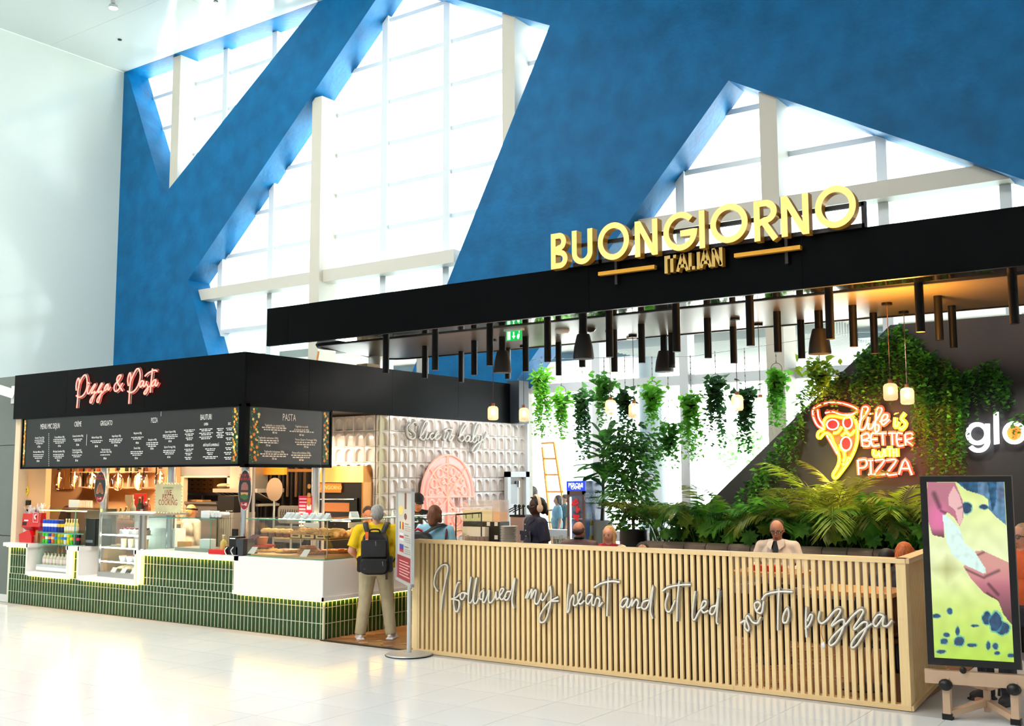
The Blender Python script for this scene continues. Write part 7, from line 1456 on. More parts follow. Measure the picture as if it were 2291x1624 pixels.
# white door unit at the end of the tiles
dr = group_struct('door_1', (XS+.1, 16.3, 0)); a, b = at_x(1130, 1055, XS+.06), at_x(1179, 1058, XS+.06); zt = a.z
m = MB(); m.box(XS+.04, XS+.12, a.y, a.y+.1, 0, zt); m.box(XS+.04, XS+.12, b.y-.12, b.y, 0, zt); m.box(XS+.04, XS+.12, a.y, b.y, zt-.1, zt); m.build('door_frame', M_frame, dr, 0); MB().box(XS+.03, XS+.05, a.y+.1, b.y-.12, 0, zt-.1).build('reveal', mat('cream reveal', (222, 206, 190), .5), dr, 0); MB().box(XS+.05, XS+.075, a.y+.1, b.y-.3, 0, zt-.28).build('door_leaf', M_frame, dr, 0); MB().box(XS+.05, XS+.06, a.y+.1, b.y-.3, zt-.28, zt-.1).build('dark_gap', M_dark, dr, 0)
p = at_x(1158, 1083, XS+.08); MB().box(XS+.08, XS+.11, p.y, p.y+.03, p.z-.06, p.z+.06).build('hinge', M_steel, dr, 0); p = at_x(1145, 1105, XS+.08); m = MB(); m.box(XS+.076, XS+.08, p.y-.15, p.y+.18, p.z-.18, p.z+.18); m.build('notice', mat('grey notice', (206, 212, 216), .5), dr, 0)
# ---- outside: terrace roof, column, scaffold, rail, trees, buildings
er = group_struct('roof_outside', (-9, 21, 0)); zr = 4.75
M_sof = mat('outside soffit', (140, 144, 136), .8, noise=(3, .05))
MB().box(-30, 10, 20.5, 20.8, 4.7, 6.35).build('parapet', M_conc, er, 0)
MB().prism([(-30, 18.2, 5.0), (10, 18.2, 5.0), (10, 24, 4.7), (-30, 24, 4.7)], (0, 0, .2)).build('soffit', M_sof, er, 0)
for k in range(26): MB().box(-11+.0, -6.2, 19.0+.16*k, 19.02+.16*k, 4.66+.0, 4.99-.046*(.8+.16*k)-.004).build('soffit_slat', mat('pale slat', (222, 226, 222), .6), er, 0)
pc = at_y(1462, 1000, 21.0); struct('column_outside', MB().cyl((pc.x, 21, 0), (pc.x, 21, 4.9), .3, n=24), mat('outside column', (206, 214, 218), .6))
rg = thing('terrace_railing', 'low metal railing outside the window', 'railing', (-9, 23, 0)); [MB().cyl((-16, 23, z), (0, 23, z), .025, n=6).build('rail', mat('grey rail', (120, 130, 140), .5), rg) for z in (.55, .9, 1.2)]; [MB().cyl((-16+1.6*k, 23, 0), (-16+1.6*k, 23, 1.25), .03, n=6).build('post', MATS['grey rail'], rg) for k in range(11)]
M_or = mat('orange frame', (236, 150, 60), .6); sc_ = thing('scaffold_ladder', 'orange framed ladder standing outside left of the fridge', 'ladder', at_y(1235, 1190, 24)); sc_.location.z = 0
for (xa_, ya_), (xb_, yb2) in (((1214, 1000), (1238, 1185)), ((1240, 990), (1278, 1185)), ((1212, 992), (1240, 990))): p, q = at_y(xa_, ya_, 24), at_y(xb_, yb2, 24); MB().bar(p, V((q.x, q.y, 0.0 if q.z < 1.2 else q.z)), .08, .05).build('stile', M_or, sc_, 0)
for y in (1026, 1062, 1100, 1140): k = (y-1000)/185; p, q = at_y(1214+24*k, y, 24), at_y(1240+38*k, y, 24); MB().bar(p, q, .06, .05).build('rung', M_or, sc_, 0)
M_far = mat('far building', (206, 212, 216), .8); M_fwin = mat('far window', (120, 136, 150), .3)
for k, (x0, x1, zt, Yb_) in enumerate(((-46, -30, 9, 62), (-26, -14, 5, 58), (-12, 2, 7, 66))):
    t = thing('far_building', 'pale far building beyond the terrace, %s' % ('left', 'middle', 'right')[k], 'building', ((x0+x1)/2, Yb_, 0)); MB().box(x0, x1, Yb_, Yb_+8, 0, zt).build('wall', M_far, t, 0)
    for i in range(int((x1-x0)/2.4)):
        for j in range(int(zt/2.6)): MB().box(x0+.8+i*2.4, x0+2+i*2.4, Yb_-.05, Yb_, .9+j*2.5, 2.3+j*2.5).build('window', M_fwin, t, 0)
for k, (x, Y_, h_) in enumerate(((-16, 44, 4.5), (-13, 40, 3.4), (-20, 48, 5), (-9, 46, 3))):
    t = thing('distant_tree', 'hazy green tree outside the window, %s from the left' % ('second', 'third', 'first', 'fourth')[k], 'tree', (x, Y_, 0)); MB().cyl((x, Y_, 0), (x, Y_, h_*.5), .15, n=8).build('trunk', mat('bark', (96, 78, 60), .9), t); m = MB(); rr = random.Random(k)
    for q in range(400): a, b_, r = rr.uniform(0, 6.28), rr.uniform(-1, 1), rr.uniform(.4, 1.)*h_*.35; c = V((x+r*cos(a)*sqrt(1-b_*b_), Y_+r*sin(a)*sqrt(1-b_*b_), h_*.62+r*b_)); d = V((rr.uniform(-1, 1), rr.uniform(-1, 1), rr.uniform(-1, 1)))*.22; e2 = V((rr.uniform(-1, 1), rr.uniform(-1, 1), rr.uniform(-1, 1)))*.22; m.poly([c+d, c+e2, c-d, c-e2])
    m.build('foliage', mat('far leaf', (96, 140, 84), .7), t, 0, stuff=True, fix=False)

# ---- ducts and boxes on the roof of the food counter
for k, (x, Yd, r) in enumerate(((842, 13.1, .13), (946, 15.0, .12))):
    p = at_y(x, 815, Yd); p.x = min(p.x, XS-.2); t = thing('roof_duct', 'steel duct rising from the food counter roof, %s' % ('left', 'right')[k], 'duct', (p.x, Yd, ZF0+.06)); zt = ZS if k == 0 else 4.6
    MB().cyl((p.x, Yd, ZF0+.06), (p.x, Yd, zt), r, n=18).build('pipe', M_steel2, t); MB().cyl((p.x, Yd, ZF0+.62), (p.x, Yd, ZF0+.68), r+.012, n=18).build('collar', M_steel, t)
p = at_y(826, 818, 12.7); t = thing('carton', 'beige carton lying on the food counter roof beside the left duct', 'box', (p.x, 12.7, ZF0+.06)); MB().box(p.x-.14, p.x+.1, 12.55, 12.85, ZF0+.06, p.z+.02).build('carton', mat('beige carton', (206, 184, 150), .7), t, 0); MB().box(p.x-.03, p.x+.0, 12.548, 12.55, ZF0+.06, p.z+.02).build('tape', M_kraft, t, 0)
for k, x in enumerate((702, 728)): p = at_y(x, 780, 13.4); q = spline([V((p.x, 13.4, ZF0+.06)), V((p.x-.02, 13.4, 3.6)), V((p.x+.06, 13.4, 4.0)), V((p.x+.12, 13.4, ZF0+.7 if k else 4.3))], 5); t = thing('orange_cable', 'loose orange cable on the food counter roof, %s' % ('left', 'right')[k], 'cable', (p.x, 13.4, ZF0+.06)); MB().tube(q, .018, 6).build('cable', M_or, t)
# ================================================================ greenery
def leaf_mat(name, c, tr=.55, var=.3):
    if name in MATS: return MATS[name]
    m = bpy.data.materials.new(name); m.use_nodes = True; nt = m.node_tree; nt.nodes.clear()
    out = nt.nodes.new('ShaderNodeOutputMaterial'); mx = nt.nodes.new('ShaderNodeMixShader'); mx.inputs[0].default_value = tr
    d = nt.nodes.new('ShaderNodeBsdfPrincipled'); d.inputs['Roughness'].default_value = .42; tl = nt.nodes.new('ShaderNodeBsdfTranslucent')
    tc = nt.nodes.new('ShaderNodeTexCoord'); n = nt.nodes.new('ShaderNodeTexNoise'); n.inputs['Scale'].default_value = 7
    nt.links.new(tc.outputs['Object'], n.inputs['Vector']); r = nt.nodes.new('ShaderNodeValToRGB'); a = lin(c)
    r.color_ramp.elements[0].position = .3; r.color_ramp.elements[1].position = .7; r.color_ramp.elements[0].color = (*[v*(1-var) for v in a], 1); r.color_ramp.elements[1].color = (a[0]*(1+var*1.4), a[1]*(1+var), a[2]*(1+var*.4), 1)
    nt.links.new(n.outputs['Fac'], r.inputs[0]); nt.links.new(r.outputs[0], d.inputs['Base Color']); nt.links.new(r.outputs[0], tl.inputs[0])
    nt.links.new(d.outputs[0], mx.inputs[1]); nt.links.new(tl.outputs[0], mx.inputs[2]); nt.links.new(mx.outputs[0], out.inputs[0]); MATS[name] = m; return m
LG = [leaf_mat('leaf bright', (104, 180, 60)), leaf_mat('leaf mid', (78, 146, 56)), leaf_mat('leaf dark', (56, 102, 58)), leaf_mat('leaf olive', (104, 124, 52)), leaf_mat('leaf lime', (136, 176, 58))]
IVY = [(0, 0), (.42, .1), (.34, .45), (0, 1), (-.34, .45), (-.42, .1)]; OVAL = [(0, 0), (.3, .35), (.26, .7), (0, 1), (-.26, .7), (-.3, .35)]
def put_leaf(m, p, d, s, rnd, shape=IVY, up_=None):
    d = d.normalized(); a, b = frame(d, up_); r = rnd.uniform(-.9, .9); a, b = a*cos(r)+b*sin(r), b*cos(r)-a*sin(r)
    m.poly([p + a*(u*s) + d*(v_*s) + b*(abs(u)*s*.35) for u, v_ in shape])
def strand(m, p, L, rnd, s, step, shape, sway=.25, out=None):
    d = V((rnd.uniform(-1, 1), rnd.uniform(-1, 1), .4))*sway if out is None else out; q = V(p); n = max(2, int(L/step)); g = V((0, 0, -1)); dirv = d
    for k in range(n):
        dirv = dirv*.72+g*.28+V((rnd.uniform(-.12, .12), rnd.uniform(-.12, .12), 0)); q = q+dirv.normalized()*step
        e = V((rnd.uniform(-1, 1), rnd.uniform(-1, 1), rnd.uniform(-.6, .35))); put_leaf(m, q, e, s*rnd.uniform(.7, 1.15)*(1-.4*k/n), rnd, shape)
def hanging(k, x, yt, yb, wpx, Yp, lb, col, hoop=None, shape=IVY, tail=0, n=40, s=.085, chain=None):
    rnd = random.Random(k+40); p = at_y(x, yt+.22*(yb-yt), Yp); top = at_y(x, yt, Yp).z; bot = at_y(x, yb, Yp).z; R = wpx/F*(p-CAM).dot(fw)/2
    t = thing('hanging_plant', lb, 'plant', (p.x, Yp, bot))
    pz = top-.12; MB().lathe([(.05, -.1), (.075, 0), (.08, .01), (0, -.01)], (p.x, Yp, pz), 12).build('pot', M_blk2, t)
    m = MB(); m2 = MB()
    for i in range(n):
        a = rnd.uniform(0, 6.28); o = V((cos(a), sin(a)*.8, .5))*rnd.uniform(.5, 1.3)*R; L = (pz-bot)*rnd.choice([.25, .35, .5, .7, .95])
        strand(m, (p.x, Yp, pz), L, rnd, s, .045, shape, out=o*2.2)
    for i in range(120): b = V((rnd.gauss(0, .5), rnd.gauss(0, .4), rnd.gauss(.3, .4)))*R; put_leaf(m, V((p.x, Yp, pz))+b, V((rnd.uniform(-1, 1), rnd.uniform(-1, 1), rnd.uniform(-.4, .7))), s*rnd.uniform(.8, 1.3), rnd, shape)
    m.build('foliage', LG[col], t, 0, stuff=True, fix=False)
    if tail:
        for i in range(tail): a = rnd.uniform(0, 6.28); strand(m2, (p.x+.6*R*cos(a), Yp+.4*R*sin(a), pz), (pz-bot)*rnd.uniform(.7, 1.1), rnd, .026, .016, OVAL, out=V((.2*cos(a), .2*sin(a), .2)))
        m2.build('trailing_stems', LG[1 if col != 1 else 2], t, 0, stuff=True, fix=False)
    zc = at_y(x, 800, Yp).z if chain is None else at_y(x, chain, Yp).z; zh = pz+.02
    if hoop: zh = at_y(x, hoop, Yp).z; r = .085; pts = [(p.x-r, Yp, pz)]+[(p.x+r*cos(a), Yp, zh-r+r*sin(a)) for a in [pi-pi*k_/8 for k_ in range(9)]]+[(p.x+r, Yp, pz)]; MB().tube(pts, .004, 5).build('hoop', M_blk2, t)
    z = zh; lk = MB(); q = 0
    while z < zc: lk.bar((p.x, Yp, z), (p.x, Yp, z+.04), .012 if q % 2 else .004, .004 if q % 2 else .012); z += .045; q += 1
    lk.build('chain', mat('bronze chain', (96, 84, 76), .4, .6), t, 0, stuff=True); return t
YH_ = 15.2
HP = [(1212, 837, 985, 44, 'bright ivy basket with thin trailing stems, first hanging plant from the left', 0, None, IVY, 7), (1256, 890, 990, 50, 'bright green hanging basket on a hoop, second from the left', 0, 863, IVY, 0), (1303, 882, 1040, 46, 'dark leaved hanging basket with a long trail, third from the left', 2, None, IVY, 8), (1352, 852, 965, 54, 'bushy green hanging basket on a hoop, left of the third ribbed pendant', 1, 835, OVAL, 3), (1399, 882, 985, 46, 'grey-green ivy basket hanging behind the fourth ribbed pendant', 2, None, IVY, 5), (1460, 874, 968, 56, 'broad leaved pothos basket on a hoop with a long side trail', 0, 853, OVAL, 4), (1497, 962, 1060, 64, 'low pothos basket with large glossy leaves hanging over the palms', 1, 938, OVAL, 0), (1547, 890, 1040, 48, 'green ivy basket with an olive tuft and long tail, middle of the window', 0, None, IVY, 9), (1602, 856, 1014, 58, 'large dark ivy basket on a hoop left of the fifth ribbed pendant', 2, 837, IVY, 3), (1669, 882, 1026, 54, 'dark ivy basket between the fifth and sixth ribbed pendants', 2, None, IVY, 6), (1738, 836, 965, 48, 'narrow bright ivy basket on a tall hoop in front of the cream column', 0, 812, IVY, 5), (1834, 822, 905, 76, 'pothos basket on a wide hoop above the neon pizza slice', 4, 815, OVAL, 6)]
for k, (x, yt, yb, wp, lb, c, hp_, shp, tl_) in enumerate(HP): hanging(k, x, yt, yb, wp, 15.0 if k < 11 else 14.2, lb, c, hp_, shp, tl_, chain=(803-6*(x-1200)/350 if x < 1550 else 797-53*(x-1550)/350) if k < 11 else 690, s=.115 if shp is OVAL else .1)
wr = thing('plant_wire', 'thin steel wire strung across the window carrying the hanging plants', 'wire', at_y(1500, 795, 15.0)); MB().tube([V((-11.3, 16.3, at_y(1200, 803, 15.0).z+.1)), at_y(1200, 803, 15.0), at_y(1550, 797, 15.0), at_y(1900, 744, 15.0), V((-3.9, 14.74, 4.0))], .004, 5).build('wire', M_steel, wr)
# ivy garlands on the charcoal wall
def garland(lb, pts, dmin, dmax, n, seed, cols, s=.085, dp=.16):
    rnd = random.Random(seed); P = [at_y(x, y, 14.5) for x, y in pts]; px = 1/F*(P[0]-CAM).dot(fw); t = thing('climbing_ivy', lb, 'plant', P[len(P)//2]); ms = [MB() for _ in cols]
    seg = [(a, b, (b-a).length) for a, b in zip(P, P[1:])]; T = sum(q[2] for q in seg)
    for i in range(n):
        u = T*(i+rnd.random())/n
        for a, b, L in seg:
            if u <= L: q = a.lerp(b, u/L); break
            u -= L
        m = rnd.choice(ms); o = V((rnd.uniform(-.5, .5), -rnd.uniform(.1, .9), rnd.uniform(.2, .9)))
        strand(m, q+V((0, rnd.uniform(-.06, .04), rnd.uniform(-.06, .06))), rnd.uniform(dmin, dmax)*px, rnd, s, .045, IVY if rnd.random() < .7 else OVAL, out=o*.7)
    for m in ms: m.v = [(x, min(y, YD-.012), z) for x, y, z in m.v]
    for m, c in zip(ms, cols): m.build('foliage', LG[c], t, 0, stuff=True, fix=False)
garland('ivy climbing the sloping edge of the charcoal wall below the neon slice', [(1635, 1140), (1700, 1055), (1760, 975), (1800, 915)], 30, 120, 85, 1, (1, 2, 0))
garland('ivy hanging over the top left of the neon pizza slice', [(1790, 885), (1850, 850), (1935, 835)], 25, 85, 60, 2, (3, 0, 2))
garland('tall ivy mass spilling from the peak of the sloping wall edge', [(1925, 800), (1965, 765), (2015, 740), (2060, 775)], 60, 165, 110, 3, (0, 1, 2))
garland('thick ivy curtain falling right of the neon lettering', [(2050, 790), (2095, 805), (2150, 850)], 110, 290, 120, 4, (1, 2, 3, 0))
garland('grey-green ivy swag above the white lit letters', [(2130, 850), (2175, 835), (2215, 815), (2255, 850)], 40, 110, 70, 5, (2, 1))
garland('small ivy sprig at the right edge over the orange dot', [(2262, 935), (2300, 935), (2330, 930)], 20, 60, 18, 6, (1,))
# palms and broad leaved plants in the planter
def frond(base, az, L, lift, rnd, nl=24, droop=.9, lw=.013):
    m = MB(); d = V((cos(az), sin(az), 0)); q = V(base); e = lift; pts = [q]; n = 12
    for k in range(n): q = q+(d*cos(e)+V((0, 0, sin(e))))*(L/n); pts.append(q); e -= droop/n*(1+k/n)
    m.tube(pts, lambda t: .008*(1-.8*t), 4)
    sd = V((-d.y, d.x, 0))
    for k in range(nl):
        u = .22+.78*k/(nl-1); i = min(int(u*n), n-1); p = pts[i].lerp(pts[i+1], u*n-i); tn = (pts[i+1]-pts[i]).normalized(); ll = L*.36*(.5+sin(pi*min(1, u*.95))*.6)
        for s in (-1, 1):
            dr = (sd*s*.8+tn*.75+V((0, 0, -.22+rnd.uniform(-.12, .12)))).normalized(); w_ = tn.cross(dr).cross(dr).normalized()*lw; t_ = p+dr*ll+V((0, 0, -.12*ll)); md = p+dr*ll*.5
            m.add([p, md+w_, t_, md-w_], [(0, 1, 2, 3)])
    return m
def palm(k, x, y, Yp, n, L, lb, cols, name='potted_palm', spread=1.):
    rnd = random.Random(k+90); b = at_y(x, y, Yp); b.z = max(1.021, b.z) if Yp > 13.75 else b.z; t = thing(name, lb, 'plant', b)
    for i in range(n):
        az = 2*pi*i/n+rnd.uniform(-.4, .4); bb = b+V((cos(az)*.04, sin(az)*.04, 0)); dy = sin(az)
        lf = rnd.uniform(.85, 1.5); LL = L*rnd.uniform(.75, 1.1)
        if dy > .2: lf = max(lf, 1.15); LL *= .8
        frond(bb, az, LL, lf, rnd, droop=rnd.uniform(.7, 1.5)).build('frond', LG[rnd.choice(cols)], t, 30, fix=False)
    return t
WX = ['far left end', 'left end', 'left part', 'left of centre', 'left of the middle', 'middle', 'right of the middle', 'stretch behind the man in the cream shirt', 'stretch under the neon slice', 'stretch under the neon lettering', 'right part', 'right end', 'end beside the display screen']
for k, (x, n, L, c) in enumerate(((1478, 9, 1.25, (1, 3)), (1530, 8, .85, (1, 2)), (1580, 9, .8, (1, 0)), (1630, 8, 1.05, (1, 3)), (1680, 9, .8, (1, 2)), (1728, 9, .85, (0, 1)), (1775, 9, 1.1, (3, 1)), (1822, 8, .85, (1, 3)), (1865, 11, 1.25, (3, 4)), (1912, 9, 1.15, (3, 4)), (1960, 9, .8, (3, 1)), (2005, 9, .95, (3, 4)), (2050, 9, .9, (3, 1)))):
    palm(k, x, 1200, 14.12 if k % 2 else 13.98, n, L, 'feathery palm in the black planter, '+WX[k], c)
def monstera(k, x, y, Yp, n, lb):
    rnd = random.Random(k+200); b = at_y(x, y, Yp); b.z = 1.021; t = thing('broad_leaf_plant', lb, 'plant', b)
    for i in range(n):
        az = 2*pi*i/n+rnd.uniform(-.3, .3); d = V((cos(az), sin(az)*.6-.3, 0)).normalized(); st = rnd.uniform(.12, .34); e = b+d*st+V((0, 0, rnd.uniform(.2, .48))); m = MB(); m.tube(spline([b, b.lerp(e, .5)+V((0, 0, .08)), e], 4), .006, 4)
        nm = (V((d.x, d.y-.6, .6))).normalized(); a = nm.cross(V((0, 0, 1))).normalized(); dn = nm.cross(a); R = rnd.uniform(.12, .17); pts = []
        for q in range(18): an = 2*pi*q/18; r = R*(1 if q % 2 else .66)*(1-.35*max(0, cos(an-pi))); pts.append(e+a*(r*sin(an))-dn*(r*cos(an)*(1 if dn.z < 0 else -1)*-1)+nm*(-.02*abs(sin(an))))
        for q in range(18): m.add([e, pts[q], pts[(q+1) % 18]], [(0, 1, 2)])
        m.build('leaf', LG[rnd.choice((0, 1, 4))], t, 0, fix=False)
for k, x in enumerate((1505, 1560, 1610, 1702, 1800, 1890, 1935, 1985, 2030)): monstera(k, x, 1200, 13.86, 7, 'broad split-leaved plant at the front of the planter, %s' % ('first from the left', 'second from the left', 'third from the left', 'fourth from the left', 'behind the man in the cream shirt', 'under the neon slice', 'under the neon lettering', 'second from the right', 'nearest the display screen')[k])
# low dark undergrowth
ug = MB(); rnd = random.Random(77)
for i in range(420):
    x = rnd.uniform(pxl+.05, -2.3); b = V((x, rnd.uniform(13.82, 14.4), 1.02)); d = V((rnd.uniform(-.6, .6), rnd.uniform(-.7, .4), 1)).normalized(); L = rnd.uniform(.22, .5); a = frame(d)[0]*.022
    ug.add([b-a*.4, b+d*L*.55+a, b+d*L, b+d*L*.55-a, b+a*.4], [(0, 4, 1, 2, 3)])
tag(ug.build('undergrowth', LG[2], None, 0, stuff=True, fix=False), 'dense dark strap leaves filling the planter between the palms', 'foliage')
# fig and ficus trees
def tree_pot(t, p, r, h, m_): MB().lathe([(r*.8, 0), (r, h*.5), (r*.95, h), (r*.85, h), (r*.85, h-.04), (0, h-.04)], p, 20).build('pot', m_, t)
p = at_y(1347, 1190, 14.9); z0 = .0; t = thing('fiddle_leaf_fig', 'fiddle-leaf fig with large dark leaves in a white ribbed pot right of the fridge', 'tree', (p.x, 14.9, 0)); zp = at_y(1347, 1164, 14.9).z
MB().lathe([(.17, 0), (.17, zp), (.14, zp), (0, zp-.03)], (p.x, 14.9, 0), 24).build('pot', mat('white ribbed pot', (206, 210, 208), .5), t)
q = at_y(1352, 985, 14.9); MB().tube(spline([(p.x, 14.9, zp-.03), (p.x+.03, 14.9, zp+.4), (q.x-.02, 14.88, zp+.8), (q.x, 14.9, q.z)], 5), lambda u: .03*(1-.6*u), 7).build('trunk', mat('grey bark', (92, 84, 72), .8), t)
rnd = random.Random(31)
for i in range(64):
    u = (i/63)**.8; c = V((p.x+(q.x-p.x)*u, 14.9, zp+.15+(q.z-zp-.12)*u)); az = i*2.4; el_ = rnd.uniform(-.25, .8)+.4*(u > .8); d = V((cos(az)*cos(el_), sin(az)*cos(el_), sin(el_))); L = rnd.uniform(.32, .48)*(1 if u > .35 else .8); a, b = frame(d); m = MB(); row_ = []
    for v_, w_ in ((0, .02), (.15, .12), (.35, .17), (.6, .26), (.82, .25), (1, .05)): e = c+d*(.06+L*v_)-V((0, 0, L*.25*v_*v_)); row_.append([e-a*(L*w_)+b*.02, e, e+a*(L*w_)+b*.02])
    vs = [p_ for r in row_ for p_ in r]; m.add(vs, [(j*3+k_, j*3+k_+1, j*3+k_+4, j*3+k_+3) for j in range(5) for k_ in (0, 1)]); m.build('leaf', LG[rnd.choice((1, 2, 1))], t, 60, fix=False)
p = at_y(1418, 1200, 14.05); t = thing('weeping_ficus', 'tall weeping fig tree with small glossy leaves in a round black pot', 'tree', (p.x, 14.05, 0)); zp = at_y(1418, 1185, 14.05).z
tree_pot(t, V((p.x, 14.05, 0)), .22, zp, M_pla); q = at_y(1408, 960, 14.05)
MB().tube(spline([(p.x, 14.05, zp-.04), (p.x-.02, 14.05, zp+.5), (q.x+.04, 14.05, zp+.95), (q.x, 14.05, q.z-.25)], 5), lambda u: .028*(1-.6*u), 7).build('trunk', MATS['grey bark'], t)
ms = [MB(), MB()]; rnd = random.Random(12); cz = [(q.x, at_y(1410, 1005, 14.05).z, .44, .42, 1000), (p.x-.03, at_y(1415, 1075, 14.05).z, .38, .34, 520), (p.x, at_y(1420, 1140, 14.05).z, .42, .34, 560)]
for cx_, cz_, rx, rz_, nn in cz:
    for i in range(nn):
        a, b, r = rnd.uniform(0, 6.28), rnd.uniform(-1, 1), rnd.random()**.5; s = sqrt(1-b*b); put_leaf(rnd.choice(ms), V((cx_+rx*r*s*cos(a), 14.05+rx*r*s*sin(a), cz_+rz_*r*b)), V((cos(a), sin(a), rnd.uniform(-.9, .2))), rnd.uniform(.07, .11), rnd, OVAL)
    for i in range(12): a = i*.9; MB_ = None
bm_ = MB()
for cx_, cz_, rx, rz_, nn in cz:
    for i in range(9): a = i*.7; bm_.tube([(p.x, 14.05, cz_-rz_*.5), (cx_+rx*.5*cos(a), 14.05+rx*.5*sin(a), cz_), (cx_+rx*.8*cos(a), 14.05+rx*.8*sin(a), cz_+rz_*.3)], .006, 4)
bm_.build('branches', MATS['grey bark'], t, stuff=True)
ms[0].build('foliage', LG[1], t, 0, stuff=True, fix=False); ms[1].build('foliage', LG[2], t, 0, stuff=True, fix=False)
# ================================================================ unlit script on the fence
c7 = crop(930, 1100, 3.53, lambda x, y: at_y(x, y, YF)); c8 = crop(1500, 1150, 3.53, lambda x, y: at_y(x, y, YF))
WORDS = [('I', c7, [[(190, 785), (160, 730), (175, 640), (215, 585), (255, 575), (268, 610), (250, 700), (228, 820), (215, 935)]]),
 ('followed', c7, [[(365, 715), (347, 720), (325, 790), (315, 870), (325, 935), (345, 940), (362, 890), (350, 855), (295, 845), (330, 835), (365, 805)], [(402, 795), (375, 800), (368, 835), (385, 848), (405, 815), (402, 795), (425, 810)], [(425, 810), (447, 700), (452, 675), (440, 760), (430, 860), (447, 874), (470, 830), (490, 700), (496, 682), (480, 780), (472, 866), (492, 878), (515, 835)], [(552, 770), (525, 800), (525, 845), (548, 838), (553, 780), (543, 858), (560, 868), (588, 800), (596, 775), (590, 855), (608, 874), (640, 830), (650, 785), (655, 850), (690, 805), (710, 770), (690, 765), (676, 810), (692, 850), (730, 820)], [(765, 785), (735, 790), (716, 840), (736, 852), (762, 810), (798, 680), (785, 780), (776, 860), (788, 920)]]),
 ('my', c7, [[(882, 840), (903, 778), (896, 838), (922, 785), (934, 770), (926, 840), (952, 780), (966, 785), (954, 865), (974, 884), (995, 850), (1010, 800), (1005, 845), (1025, 850), (1060, 790), (1076, 745), (1084, 830), (1070, 920), (1040, 1010), (1005, 1030), (990, 995), (1020, 930), (1075, 865), (1140, 828)], [(1080, 862), (1143, 860)]]),
 ('heart', c7, [[(1225, 725), (1215, 830), (1211, 945), (1225, 930), (1235, 860), (1258, 815), (1266, 845), (1260, 888), (1282, 893), (1318, 835), (1325, 792), (1300, 800), (1295, 850), (1312, 885), (1345, 858)], [(1412, 812), (1375, 815), (1358, 862), (1376, 885), (1404, 840), (1413, 815), (1405, 880), (1425, 892), (1442, 838), (1468, 850), (1460, 905), (1490, 870)], [(1535, 670), (1530, 800), (1525, 980)], [(1425, 755), (1480, 722), (1560, 705), (1625, 712)]]),
 ('and', c7, [[(1685, 835), (1650, 850), (1630, 890), (1650, 910), (1680, 870), (1692, 838), (1680, 905), (1702, 903), (1725, 845), (1720, 900), (1752, 850), (1772, 870), (1762, 915), (1790, 910)], [(1855, 855), (1812, 868), (1800, 912), (1830, 922), (1862, 860), (1888, 740), (1875, 850), (1866, 940), (1885, 1000)]]),
 ('it', c7, [[(2010, 795), (1985, 880), (1995, 938), (2025, 938), (2062, 855)], [(2095, 700), (2080, 850), (2075, 1020)], [(1960, 785), (2010, 752), (2100, 735), (2185, 731)]]),
 ('led', c8, [[(208, 605), (192, 720), (186, 815), (205, 830), (240, 765), (285, 722), (295, 690), (270, 690), (255, 740), (275, 775), (312, 758)], [(372, 718), (335, 735), (325, 780), (350, 785), (375, 730), (395, 590), (385, 720), (376, 840), (390, 868)]]),
 ('me', c8, [[(565, 858), (600, 838), (598, 890), (622, 920), (632, 890), (610, 825), (625, 800), (660, 850), (700, 856), (722, 810)], [(690, 765), (722, 718), (705, 692), (676, 708), (692, 765), (732, 775), (748, 685)]]),
 ('to', c8, [[(735, 675), (770, 632), (870, 610), (975, 612)], [(870, 575), (862, 740), (860, 915)], [(935, 742), (905, 790), (900, 848), (930, 850), (946, 790), 'c']]),
 ('pizza', c8, [[(1085, 730), (1080, 850), (1086, 970)], [(1075, 905), (1112, 862), (1132, 800), (1115, 792), (1092, 840)], [(1190, 765), (1180, 830), (1205, 860), (1250, 830), (1310, 760), (1350, 748), (1345, 785), (1290, 860), (1287, 880), (1340, 840), (1378, 832), (1378, 885), (1330, 990), (1280, 1034), (1266, 1005), (1310, 945), (1400, 860), (1450, 800), (1510, 752), (1533, 768), (1500, 830), (1460, 890), (1472, 905), (1530, 852), (1565, 862), (1540, 935), (1480, 1030), (1442, 1050), (1446, 1010), (1500, 940), (1600, 862)], [(1693, 800), (1650, 792), (1612, 850), (1632, 885), (1670, 840), (1696, 802), (1686, 870), (1720, 880), (1760, 835)]])]
M_offc = mat('unlit cream neon', (246, 238, 222), .35)
for wd_, bkf, st in WORDS:
    c = bkf(*st[0][0]); script('neon_word', 'unlit cream neon script word "%s" fixed on the pale oak slats' % wd_, 'neon sign', st, bkf, .035, .0095, M_offc, M_acr2, (c.x, YF, c.z), (0, -1, 0), 2.5, 4)
cbl = thing('loose_cable', 'short loose cable with a plug dangling below the word pizza', 'cable', c8(1205, 860)); MB().tube(spline([c8(1205, 862)+V((0, -.02, 0)), c8(1195, 930)+V((0, -.02, 0)), c8(1215, 1000)+V((0, -.02, 0))], 5), .004, 5).build('cable', M_kraft, cbl); MB().ball(c8(1215, 1035)+V((0, -.025, 0)), (.02, .014, .03), 8, 6).build('plug', M_paper, cbl)
